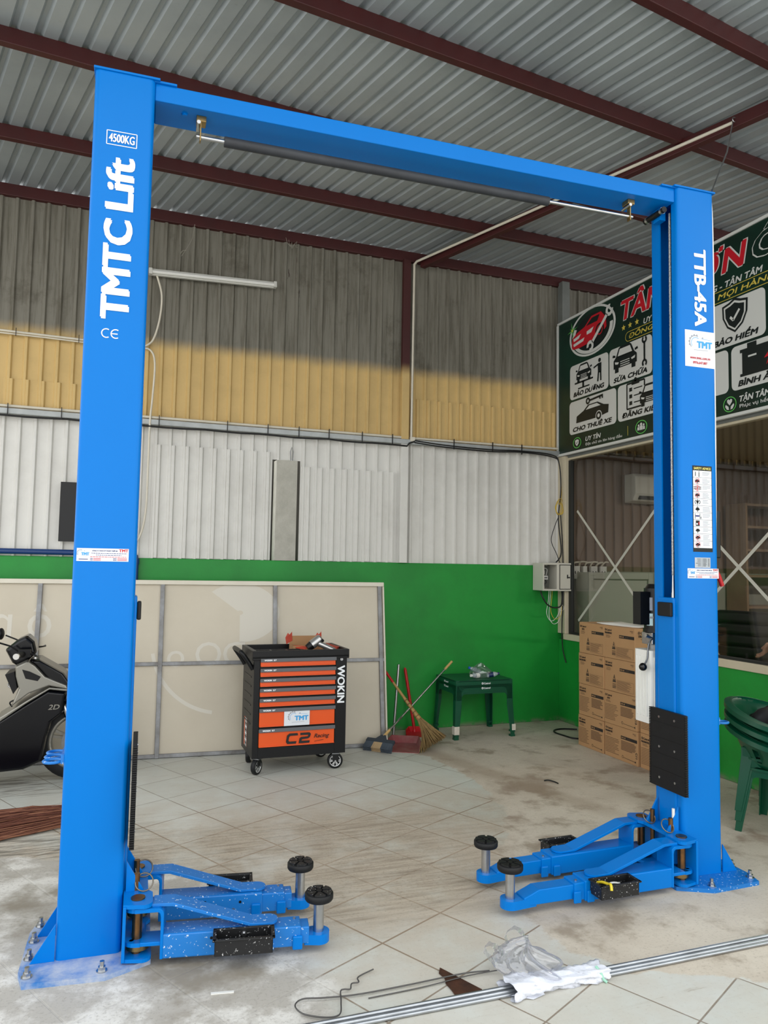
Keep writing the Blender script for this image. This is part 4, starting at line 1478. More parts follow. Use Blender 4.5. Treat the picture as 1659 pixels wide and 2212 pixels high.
# service tiles
tiles = [(0.235, 0.897, 1, 'BẢO DƯỠNG'), (0.912, 1.535, 1, 'SỬA CHỮA'), (1.55, 2.195, 1, ''), (2.21, 2.797, 1, 'BẢO HIỂM'),
         (0.225, 1.018, 0, 'CHO THUÊ XE'), (1.040, 1.72, 0, 'ĐĂNG KIỂM'), (1.742, 2.428, 0, ''), (2.458, 3.20, 0, 'BÌNH ẮC QUY')]
for x0, x1, row, lab in tiles:
    z0, z1 = ((3.418, 3.785) if row else (3.045, 3.396))
    cx_, cy_ = (x0 + x1) / 2, (z0 + z1) / 2 - Z0
    b = sbm()
    b.flat(rrect(x1 - x0, z1 - z0, 0.045, 5, cx_, cy_), SB_W, I4, 0.003)
    lw = min(x1 - x0 - 0.14, 0.062 * len(lab))
    if lab:
        b.text(lab, I4, cap=0.044, w=lw, m=SB_K, c=(cx_, z0 + 0.048 - Z0), bold=0.0042, z=0.005, shear=0.2)
    iy = cy_ + 0.045
    if lab == 'BẢO DƯỠNG':
        car_front(b, (cx_ - 0.08, iy + 0.025), 0.26, SB_K, SB_W)
        b.seg((cx_ - 0.24, iy - 0.065), (cx_ + 0.08, iy - 0.065), 0.018, SB_K, I4, 0.006)
        b.seg((cx_ - 0.09, iy - 0.06), (cx_ - 0.09, iy - 0.125), 0.03, SB_K, I4, 0.006)
        b.seg((cx_ - 0.18, iy - 0.128), (cx_ + 0.02, iy - 0.128), 0.014, SB_K, I4, 0.006)
        px_ = cx_ + 0.19
        b.disc((px_, iy + 0.088), 0.022, SB_K, I4, 0.006, 14)
        b.flat([(px_ - 0.03, iy + 0.06), (px_ + 0.03, iy + 0.06), (px_ + 0.028, iy - 0.04), (px_ - 0.028, iy - 0.04)], SB_K, I4, 0.006)
        b.seg((px_ - 0.018, iy - 0.03), (px_ - 0.03, iy - 0.125), 0.022, SB_K, I4, 0.006)
        b.seg((px_ + 0.016, iy - 0.03), (px_ + 0.02, iy - 0.125), 0.022, SB_K, I4, 0.006)
        b.seg((px_ - 0.02, iy + 0.05), (px_ - 0.10, iy + 0.03), 0.018, SB_K, I4, 0.006)
    elif lab == 'SỬA CHỮA':
        car_front(b, (cx_ - 0.07, iy + 0.006), 0.345, SB_K, SB_W)
        wrench(b, (cx_ + 0.21, iy - 0.11), (cx_ + 0.21, iy + 0.11), 0.036, SB_K)
    elif lab == 'BẢO HIỂM':
        for k_, m_, zz in ((1.0, SB_K, 0.006), (0.86, SB_W, 0.007), (0.74, SB_K, 0.008)):
            sh = [(0, 0.15), (0.06, 0.125), (0.13, 0.11), (0.125, 0.01), (0.08, -0.075), (0, -0.13), (-0.08, -0.075), (-0.125, 0.01), (-0.13, 0.11), (-0.06, 0.125)]
            b.flat([(cx_ + x * k_, iy - 0.005 + y * k_) for x, y in sh], m_, I4, zz)
        b.seg((cx_ - 0.045, iy), (cx_ - 0.012, iy - 0.035), 0.02, SB_W, I4, 0.009)
        b.seg((cx_ - 0.016, iy - 0.035), (cx_ + 0.05, iy + 0.04), 0.02, SB_W, I4, 0.009)
    elif lab == 'CHO THUÊ XE':
        iy -= 0.010
        b.flat([(cx_ - 0.27, iy - 0.10), (cx_ - 0.26, iy - 0.03), (cx_ - 0.14, iy + 0.01), (cx_ - 0.06, iy + 0.06), (cx_ + 0.10, iy + 0.06), (cx_ + 0.20, iy + 0.015), (cx_ + 0.28, iy + 0.0), (cx_ + 0.27, iy - 0.08), (cx_ + 0.10, iy - 0.10)], SB_K, I4, 0.006)
        b.flat([(cx_ - 0.10, iy + 0.012), (cx_ - 0.04, iy + 0.048), (cx_ + 0.09, iy + 0.048), (cx_ + 0.15, iy + 0.015)], SB_W, I4, 0.007)
        b.disc((cx_ + 0.12, iy - 0.085), 0.052, SB_W, I4, 0.007, 20)
        b.disc((cx_ + 0.12, iy - 0.085), 0.042, SB_K, I4, 0.008, 20)
        b.disc((cx_ + 0.12, iy - 0.085), 0.020, SB_W, I4, 0.009, 16)
        b.ringf((cx_ - 0.06, iy + 0.098), 0.036, 0.016, SB_K, I4, 0.009, 18)
        b.seg((cx_ - 0.03, iy + 0.098), (cx_ + 0.19, iy + 0.112), 0.020, SB_K, I4, 0.009)
        for kx in (0.14, 0.18):
            b.seg((cx_ + kx, iy + 0.106), (cx_ + kx + 0.002, iy + 0.080), 0.018, SB_K, I4, 0.009)
    elif lab == 'ĐĂNG KIỂM':
        for p_, q_ in (((-0.20, -0.12), (-0.20, 0.12)), ((-0.20, 0.12), (0.05, 0.12)), ((-0.20, -0.12), (0.0, -0.12)), ((0.05, 0.12), (0.05, 0.06))):
            b.seg((cx_ + p_[0], iy + p_[1]), (cx_ + q_[0], iy + q_[1]), 0.016, SB_K, I4, 0.006)
        b.flat([(cx_ - 0.13, iy + 0.10), (cx_ - 0.13, iy + 0.14), (cx_ - 0.02, iy + 0.14), (cx_ - 0.02, iy + 0.10)], SB_K, I4, 0.007)
        b.disc((cx_ - 0.075, iy + 0.145), 0.02, SB_K, I4, 0.007, 14)
        for j in range(3):
            yy = iy + 0.06 - j * 0.065
            b.flat([(cx_ - 0.165, yy - 0.018), (cx_ - 0.165, yy + 0.018), (cx_ - 0.125, yy + 0.018), (cx_ - 0.125, yy - 0.018)], SB_K, I4, 0.006)
            b.seg((cx_ - 0.10, yy), (cx_ + 0.02, yy), 0.010, SB_K, I4, 0.006)
        car_front(b, (cx_ + 0.13, iy - 0.04), 0.28, SB_K, SB_W, 0.009)
    elif lab == 'BÌNH ẮC QUY':
        b.flat([(cx_ - 0.26, iy - 0.11), (cx_ - 0.26, iy + 0.08), (cx_ + 0.26, iy + 0.08), (cx_ + 0.26, iy - 0.11)], SB_K, I4, 0.006)
        b.seg((cx_ - 0.28, iy - 0.115), (cx_ + 0.28, iy - 0.115), 0.022, SB_K, I4, 0.007)
        b.seg((cx_ - 0.28, iy + 0.075), (cx_ + 0.28, iy + 0.075), 0.026, SB_K, I4, 0.007)
        for k in (-1, 1):
            b.flat([(cx_ + k * 0.21, iy + 0.08), (cx_ + k * 0.21, iy + 0.125), (cx_ + k * 0.12, iy + 0.125), (cx_ + k * 0.12, iy + 0.08)], SB_K, I4, 0.006)
        b.seg((cx_ - 0.20, iy + 0.02), (cx_ - 0.12, iy + 0.02), 0.014, SB_W, I4, 0.008)
        b.flat([(cx_ + 0.03, iy + 0.05), (cx_ - 0.05, iy - 0.03), (cx_ - 0.005, iy - 0.025), (cx_ - 0.03, iy - 0.085), (cx_ + 0.06, iy - 0.0), (cx_ + 0.012, iy - 0.005)], SB_R, I4, 0.009)
    else:
        car_front(b, (cx_, iy - 0.01), 0.36, SB_K, SB_W)
    b.build('service_tile', sb, 'white tile with a black pictogram')
# footer
b = sbm()
b.ringf((0.362, 2.948 - Z0), 0.058, 0.050, SB_L, I4, 0.003, 24, 1.25)
b.flat([(0.362 + x, 2.948 - Z0 + y) for x, y in [(0, 0.036), (0.034, 0.026), (0.030, -0.01), (0, -0.036), (-0.030, -0.01), (-0.034, 0.026)]], SB_W, I4, 0.004)
b.seg((0.348, 2.948 - Z0), (0.358, 2.938 - Z0), 0.007, SB_K, I4, 0.005)
b.seg((0.357, 2.938 - Z0), (0.377, 2.960 - Z0), 0.007, SB_K, I4, 0.005)
b.build('footer_emblem', sb)
b = sbm()
b.text('UY TÍN', I4, cap=0.045, w=0.255, m=SB_W, c=(0.513, 2.966 - Z0), anchor='l', bold=0.0022, z=0.003, shear=0.2)
b.text('Đặt chữ tín lên hàng đầu', I4, cap=0.026, w=0.59, m=SB_W, c=(0.51, 2.909 - Z0), anchor='l', bold=0.0006, z=0.003)
b.build('footer_print', sb, 'small white footer lines')
b = sbm()
b.seg((1.187, 2.985 - Z0), (1.187, 2.895 - Z0), 0.005, SB_Y, I4, 0.003)
b.ringf((1.378, 2.946 - Z0), 0.064, 0.056, SB_L, I4, 0.003, 24, 1.3)
for dx, dy, k in ((0, 0.012, 1.2), (-0.035, 0.004, 0.9), (0.035, 0.004, 0.9)):
    b.disc((1.378 + dx, 2.958 - Z0 + dy), 0.013 * k, SB_W, I4, 0.004, 14)
    b.flat([(1.378 + dx - 0.020 * k, 2.942 - Z0 + dy - 0.03 * k), (1.378 + dx - 0.018 * k, 2.944 - Z0 + dy), (1.378 + dx + 0.018 * k, 2.944 - Z0 + dy), (1.378 + dx + 0.020 * k, 2.942 - Z0 + dy - 0.03 * k)], SB_W, I4, 0.0042)
b.build('footer_emblem', sb)
b = sbm()
b.ringf((2.435, 2.948 - Z0), 0.062, 0.055, SB_L, I4, 0.003, 24, 1.1)
b.flat([(2.435 + x, 2.965 - Z0 + y) for x, y in [(0, 0.015), (0.012, 0.026), (0.026, 0.018), (0.024, 0.0), (0, -0.026), (-0.024, 0.0), (-0.026, 0.018), (-0.012, 0.026)]], SB_W, I4, 0.004)
for k in (-1, 1):
    b.flat([(2.435 + k * 0.008, 2.905 - Z0), (2.435 + k * 0.012, 2.93 - Z0), (2.435 + k * 0.04, 2.95 - Z0), (2.435 + k * 0.046, 2.935 - Z0), (2.435 + k * 0.03, 2.91 - Z0)], SB_W, I4, 0.004)
b.build('footer_emblem', sb)
b = sbm()
b.text('TẬN TÂM', I4, cap=0.045, w=0.29, m=SB_W, c=(2.535, 2.972 - Z0), anchor='l', bold=0.0022, z=0.003, shear=0.2)
b.text('Phục vụ hết mình', I4, cap=0.028, w=0.40, m=SB_W, c=(2.535, 2.915 - Z0), anchor='l', bold=0.0006, z=0.003)
b.build('footer_print', sb, 'small white footer lines')

# ================================================================== old advertising panel leaning on the back wall
PAN = mat('faded_cream_panel', (196, 187, 168), 0.32, var=0.6, vs=1.6, c2=(182, 172, 152), bump=0.04, bs=3)
GHOST = mat('ghost_print', (202, 197, 184), 0.32)
GHOST2 = mat('ghost_print_tan', (190, 180, 158), 0.32)
ZTUBE = mat('zinc_tube', (138, 140, 142), 0.45, metal=0.7, var=0.8, vs=7, c2=(96, 92, 88))
pn = thing('advertising_panel', 'large faded cream advertising panel with a steel frame leaning against the green wall', 'panel', (2.412, 6.462, 0), radians(-3.6))
TP = Matrix.Rotation(radians(-8.5), 4, 'X')     # leaning back
PHT = 1.462


def pmb():
    return MB(TP)


XS = [-4.90, -3.93, -2.96, -1.985, -1.01, -0.03]
b = pmb()
b.bx((-4.92, 0.012, 0.02), (0.0, 0.022, PHT), PAN)
MP = frame_m((0, 0.0118, 0), (1, 0, 0), (0, 0, 1))
b.ringf((-1.32, 1.20), 0.26, 0.02, GHOST, MP, 0.0004, 30, 1.35, -0.5 * pi, 0.75 * pi)
for i_, ch in enumerate('oODc'):
    L = MP @ Matrix.Translation((-1.93 + i_ * 0.235, 0.83, 0)) @ Matrix.Scale(-1, 4, (1, 0, 0))
    vs_, fs_, x0_, x1_, y0_, y1_ = text_mesh(ch)
    L = MP @ Matrix.Translation((-1.93 + i_ * 0.235, 0.74, 0))
    b.add([((x1_ - v.x) * 0.30, v.y * 0.30, 0.0004) for v in vs_], [tuple(reversed(f_)) for f_ in fs_], GHOST, False, L)
b.ringf((-1.45, 0.95), 0.62, 0.59, GHOST, MP, 0.0004, 24, 1.0, 1.05 * pi, 1.45 * pi)
for i_, ch in enumerate('nô'):
    vs_, fs_, x0_, x1_, y0_, y1_ = text_mesh(ch)
    L = MP @ Matrix.Translation((-3.30 + i_ * 0.26, 1.00, 0))
    b.add([((x1_ - v.x) * 0.38, v.y * 0.42, 0.0004) for v in vs_], [tuple(reversed(f_)) for f_ in fs_], GHOST, False, L)
b.build('panel_sheet', pn, 'cream sheet with ghosts of mirrored lettering')
for x in XS:
    b = pmb()
    b.bx((x - 0.018, -0.014, 0.0), (x + 0.018, 0.012, PHT), ZTUBE)
    b.build('frame_bar', pn, bevel=0.003)
for z in (0.018, 0.768):
    b = pmb()
    b.bx((-4.92, -0.010, z - 0.016), (0.0, 0.013, z + 0.016), ZTUBE)
    b.build('frame_bar', pn, bevel=0.003)
b = pmb()
b.bx((-4.93, -0.016, PHT - 0.02), (0.012, 0.035, PHT + 0.018), PVC)
b.bx((-0.002, -0.012, 0.0), (0.014, 0.035, PHT - 0.0205), PVC)
b.build('edge_trim', pn, 'cream edge trim', bevel=0.003)

# ================================================================== tool cabinet
ORANGE = mat('orange_drawer_paint', (226, 84, 20), 0.35)
GREYH = mat('grey_drawer_grip', (92, 94, 98), 0.45)
CABK = mat('cabinet_black_paint', (15, 16, 18), 0.4, spec=0.3, var=0.2, vs=5, c2=(21, 22, 25))
CW_ = 0.752
cab = thing('tool_cabinet', 'black roller tool cabinet with seven orange drawers standing in front of the cream panel', 'tool cabinet', (1.085, 5.855, 0), radians(0.6))
CZ0, CZ1, CDEP = 0.125, 0.895, 0.455
b = MB()
b.bx((0, 0.012, CZ0), (CW_, CDEP, CZ1), CABK)
b.bx((0, 0.0, CZ0), (0.045, 0.02, CZ1), CABK)
b.bx((0.660, 0.0, CZ0), (CW_, 0.02, CZ1), CABK)
b.bx((0.045, 0.0, CZ0), (0.660, 0.02, 0.205), CABK)
for k in range(7):
    zz = 0.80 - k * 0.072
    b.bx((-0.003, 0.10, zz), (0.0, 0.38, zz + 0.012), CABK)
body = b.build('body', cab, bevel=0.004)
b = MB()
M = frame_m((0.706, -0.0012, 0.815), (0, 0, -1), (1, 0, 0))
b.text('WOKIN', M, cap=0.058, w=0.292, m=WHITE_LET, c=(0, 0), anchor='l', bold=0.0028)
b.build('side_lettering', body, 'white lettering running down the right stile')
b = MB()
b.cyl((0.706, 0.0, 0.866), (0.706, -0.006, 0.866), 0.011, STEEL, n=16)
b.bx((0.7035, -0.008, 0.858), (0.7085, -0.005, 0.874), STEEL_D)
b.build('lock', body, 'small chrome lock')
b = MB()
M = frame_m((-0.0012, 0.28, 0.28), (0, -1, 0), (0, 0, 1))
b.decal(M, 0.12, 0.22, ORANGE)
b.decal(M, 0.085, 0.22, mat('grey_sticker', (150, 150, 150), 0.5), 0.0006, 0.015)
for k in range(8):
    b.seg((-0.02, 0.09 - k * 0.025), (0.05, 0.09 - k * 0.025), 0.010, BLACK_LET if k % 2 else WHITE_LET, M, 0.0010)
b.build('side_sticker', body, 'orange and grey sticker low on the left side')
# top tray with compartments
b = MB()
zt = 0.948
b.bx((-0.015, -0.015, CZ1 - 0.01), (CW_ + 0.015, CDEP + 0.015, CZ1 + 0.012), CABK)
for a, c in (((-0.015, -0.015), (CW_ + 0.015, 0.012)), ((-0.015, CDEP - 0.01), (CW_ + 0.015, CDEP + 0.015)), ((-0.0149, 0.0121), (0.02, CDEP - 0.0101)), ((CW_ - 0.012, 0.0121), (CW_ + 0.0149, CDEP - 0.0101))):
    b.bx((a[0], a[1], CZ1 - 0.02), (c[0], c[1], zt), CABK)
b.bx((0.02, 0.18, CZ1), (0.40, 0.20, zt - 0.012), CABK)
b.bx((0.15, 0.012, CZ1), (0.165, 0.18, zt - 0.012), CABK)
b.bx((0.28, 0.012, CZ1), (0.295, 0.18, zt - 0.012), CABK)
b.bx((0.40, 0.012, CZ1), (0.415, CDEP, zt - 0.012), CABK)
b.build('top_tray', cab, 'black top tray with compartments', bevel=0.004)
# drawers
tops = [0.890, 0.813, 0.736, 0.660, 0.583, 0.506, 0.352]
bots = [0.822, 0.745, 0.669, 0.592, 0.515, 0.361, 0.207]
for k, (zt_, zb_) in enumerate(zip(tops, bots)):
    b = MB()
    b.bx((0.050, -0.006, zb_ + 0.004), (0.655, 0.03, zt_ - 0.010), ORANGE)
    b.bx((0.050, -0.013, zb_ + 0.003), (0.655, 0.0, zb_ + 0.012), ORANGE)
    dr = b.build('drawer', cab, 'orange drawer front' + ('' if k < 5 else (' with a white sticker' if k == 5 else ' with black racing lettering')), bevel=0.0025)
    b = MB()
    b.bx((0.048, -0.018, zt_ - 0.030), (0.660, 0.0, zt_ - 0.002), GREYH)
    M = frame_m((0, -0.0192, zt_ - 0.015), (1, 0, 0), (0, 0, 1))
    gr = b.build('grip_strip', dr, 'grey grip strip', bevel=0.003)
    b = MB()
    b.text('WOKIN', M, cap=0.0105, w=0.060, m=WHITE_LET, c=(0.076, 0), anchor='l', bold=0.0012, z=0.0003)
    b.text('S7', M, cap=0.0105, w=0.022, m=WHITE_LET, c=(0.148, 0), anchor='l', bold=0.0010, z=0.0003)
    b.build('grip_lettering', dr, 'small white lettering')
    if k == 5:
        b = MB()
        M = frame_m((0.345, -0.0145, 0.424), (1, 0, 0), (0, 0, 1))
        b.decal(M, 0.205, 0.118, STICKER)
        logo_tmt(b, M @ Matrix.Translation((0.012, 0, 0)), 0.19, 0.13)
        b.build('logo_sticker', dr, 'white sticker with blue letters')
    if k == 6:
        b = MB()
        M = frame_m((0.40, -0.0135, 0.265), (1, 0, 0), (0, 0, 1))
        S2 = lambda P, o: [(x + o[0], y + o[1]) for x, y in P]
        Cc = [(0.085, 0.040), (0.018, 0.040), (0.0, 0.024), (-0.008, -0.024), (0.004, -0.040), (0.072, -0.040), (0.076, -0.022), (0.020, -0.022), (0.012, -0.016), (0.018, 0.014), (0.028, 0.022), (0.088, 0.022)]
        b.flat(S2(Cc, (-0.13, 0)), BLACK_LET, M, 0.0004)
        Dd = [(0.006, 0.040), (0.080, 0.040), (0.092, 0.028), (0.084, 0.004), (0.070, -0.006), (0.020, -0.010), (0.016, -0.022), (0.084, -0.022), (0.080, -0.040), (-0.006, -0.040), (0.0, -0.004), (0.012, 0.008), (0.066, 0.010), (0.072, 0.022), (0.006, 0.022)]
        b.flat(S2(Dd, (-0.030, 0)), BLACK_LET, M, 0.0004)
        b.text('Racing', M, h=0.040, w=0.125, m=BLACK_LET, c=(0.150, 0.006), z=0.0004, shear=0.35, bold=0.0006)
        b.seg((0.09, -0.032), (0.165, -0.022), 0.003, BLACK_LET, M, 0.0004)
        b.build('racing_lettering', dr, 'black racing lettering')
# handle
b = MB()
b.tube(spline([(0.0, 0.06, 0.80), (-0.035, 0.06, 0.855), (-0.085, 0.065, 0.925), (-0.092, 0.12, 0.935), (-0.092, 0.34, 0.935), (-0.085, 0.395, 0.925), (-0.035, 0.40, 0.855), (0.0, 0.40, 0.80)], 6), 0.0175, CABK, 12)
b.build('handle', cab, 'black push handle on the left side')
RIM = mat('caster_rim', (206, 206, 206), 0.35, metal=0.5)


def caster(x, y, rot, hero=True):
    R = Matrix.Translation((x, y, 0)) @ Matrix.Rotation(rot, 4, 'Z')
    b = MB(R)
    b.bx((-0.03, -0.035, 0.117), (0.03, 0.035, 0.125), STEEL_D)
    b.bx((-0.022, -0.025, 0.058), (0.026, -0.021, 0.12), BLACK_SAT)
    b.bx((-0.022, 0.021, 0.058), (0.026, 0.025, 0.12), BLACK_SAT)
    b.cyl((0.0, -0.028, 0.062), (0.0, 0.028, 0.062), 0.007, STEEL, n=10)
    cs = b.build('caster', cab, bevel=0.002)
    b = MB(R @ Matrix.Translation((0, 0, 0.062)) @ Matrix.Rotation(pi / 2, 4, 'X'))
    b.lathe([(0.046, -0.017), (0.050, -0.018), (0.057, -0.018), (0.062, -0.012), (0.062, 0.012), (0.057, 0.018), (0.046, 0.017)], BLACK, None, 32, True, False)
    b.build('tyre', cs, 'black rubber tyre')
    b = MB(R @ Matrix.Translation((0, 0, 0.062)) @ Matrix.Rotation(pi / 2, 4, 'X'))
    b.lathe([(0.040, -0.016), (0.048, -0.016), (0.048, 0.016), (0.040, 0.016), (0.040, -0.016)], RIM, None, 32, True, False)
    b.lathe([(0.001, -0.012), (0.040, -0.012), (0.040, 0.012), (0.001, 0.012)], BLACK_SAT, None, 32)
    for k in range(6):
        for o in (-0.16, 0.16):
            a = k * pi / 3 + o
            for sg in (-1, 1):
                b.beam((0.010 * cos(a), 0.010 * sin(a), sg * 0.013), (0.042 * cos(a), 0.042 * sin(a), sg * 0.013), 0.006, 0.005, RIM)
    b.build('wheel_rim', cs, 'silver spoked rim')


caster(0.045, 0.03, radians(48))
caster(CW_ - 0.075, 0.03, radians(-8))
caster(0.055, CDEP - 0.05, radians(70))
caster(CW_ - 0.085, CDEP - 0.05, radians(20))

# things on the cabinet
ALU = mat('cast_aluminium', (190, 190, 188), 0.34, metal=0.85, var=0.2, vs=20)
iw = thing('impact_wrench', 'silver and black air impact wrench lying in the top tray of the tool cabinet', 'power tool', (1.60, 6.02, 0.912), radians(0))
b = MB()
ax0, ax1 = Vector((-0.055, 0.0, 0.028)), Vector((0.050, 0.0, 0.105))
b.cyl(ax0 + (ax1 - ax0) * 0.35, ax1, 0.038, ALU, n=24)
b.cyl(ax1, ax1 + (ax1 - ax0) * 0.10, 0.038, ALU, 0.026, n=24)
hsg = b.build('motor_housing', iw, 'bare aluminium housing', bevel=0.002)
b = MB()
b.cyl(ax0 + (ax1 - ax0) * 0.02, ax0 + (ax1 - ax0) * 0.36, 0.030, BLACK_SAT, 0.036, n=24)
b.build('nose', iw, 'black nose with label')
b = MB()
b.cyl((0.035, -0.01, 0.070), (0.16, -0.06, 0.012), 0.024, ALU, 0.021, n=18)
b.build('grip', iw, 'aluminium pistol grip', bevel=0.002)
b = MB()
b.cyl((0.062, -0.03, 0.095), (0.062, -0.045, 0.092), 0.012, BLACK_SAT, n=12)
b.cyl((0.155, -0.058, 0.014), (0.178, -0.067, 0.004), 0.010, STEEL, n=12)
b.build('trigger', iw)
CARD = mat('brown_cardboard', (168, 128, 88), 0.8, var=0.3, vs=6, c2=(150, 112, 76))
CARDR = mat('red_printed_cardboard', (186, 66, 44), 0.6, var=0.3, vs=10)
bx_ = thing('open_carton', 'open red printed carton behind the impact wrench on the tool cabinet', 'box', (1.535, 6.08, 0.908), radians(-4))
b = MB()
b.bx((-0.10, -0.02, 0.0), (0.16, 0.16, 0.003), CARD)
for a, c in (((-0.10, 0.157, 0), (0.16, 0.16, 0.115)), ((-0.10, -0.02, 0), (-0.097, 0.16, 0.05)), ((0.157, -0.02, 0), (0.16, 0.16, 0.05)), ((-0.10, -0.02, 0), (0.0, -0.017, 0.05))):
    b.bx(a, c, CARD)
b.build('carton_body', bx_)
b = MB()
for x, w in ((-0.125, 0.05), (0.125, 0.05)):
    b.poly([(x, 0.155, 0.045), (x + w, 0.155, 0.075), (x + w * 0.9, 0.15, 0.15), (x + w * 0.5, 0.148, 0.125), (x + 0.01, 0.15, 0.14), (x - 0.01, 0.152, 0.10)], CARDR)
b.poly([(-0.09, 0.0, 0.05), (-0.02, -0.01, 0.05), (0.02, -0.04, 0.035), (0.0, -0.05, 0.02), (-0.07, -0.03, 0.03)], CARDR)
fl_ = b.build('flap', bx_, 'red printed flaps')
fs2 = fl_.modifiers.new('thick', 'SOLIDIFY')
fs2.thickness = 0.003
sk = thing('socket_case', 'small red and black case beside the impact wrench on the tool cabinet', 'case', (1.755, 6.05, 0.912), radians(-35))
b = MB()
b.box((0, 0, 0.025), (0.115, 0.06, 0.05), CARDR, Matrix.Rotation(radians(14), 4, 'Y'))
b.build('case_body', sk, bevel=0.003)
b = MB()
Mk = Matrix.Translation((0, 0, 0.025)) @ Matrix.Rotation(radians(14), 4, 'Y')
for k in range(3):
    b.box((-0.02 + 0.02 * k, -0.0305, 0.012 - 0.012 * k), (0.06, 0.001, 0.006), WHITE_LET if k == 1 else BLACK_LET, None, Mk)
b.build('case_print', sk)

# ================================================================== oil cartons stacked along the right wall
CARTON = mat('carton_board', (178, 138, 96), 0.75, var=0.35, vs=4, c2=(162, 122, 82))
CARTON_P = mat('carton_print', (40, 34, 32), 0.7)
CARTON_L = mat('carton_fine_print', (112, 84, 60), 0.75)
CARTON_T = mat('carton_tape', (160, 128, 92), 0.4)


def oil_mark(b, M, x, y, cap, m, z=0.0008):
    b.ringf((x + cap * 0.62, y), cap * 0.62, cap * 0.40, m, M, z, 16)
    b.disc((x + cap * 0.62, y), cap * 0.22, m, M, z, 10)
    b.text('Castrol', M, cap=cap, w=cap * 4.0, m=m, c=(x + cap * 1.5, 0 + y), anchor='l', bold=cap * 0.04, z=z)


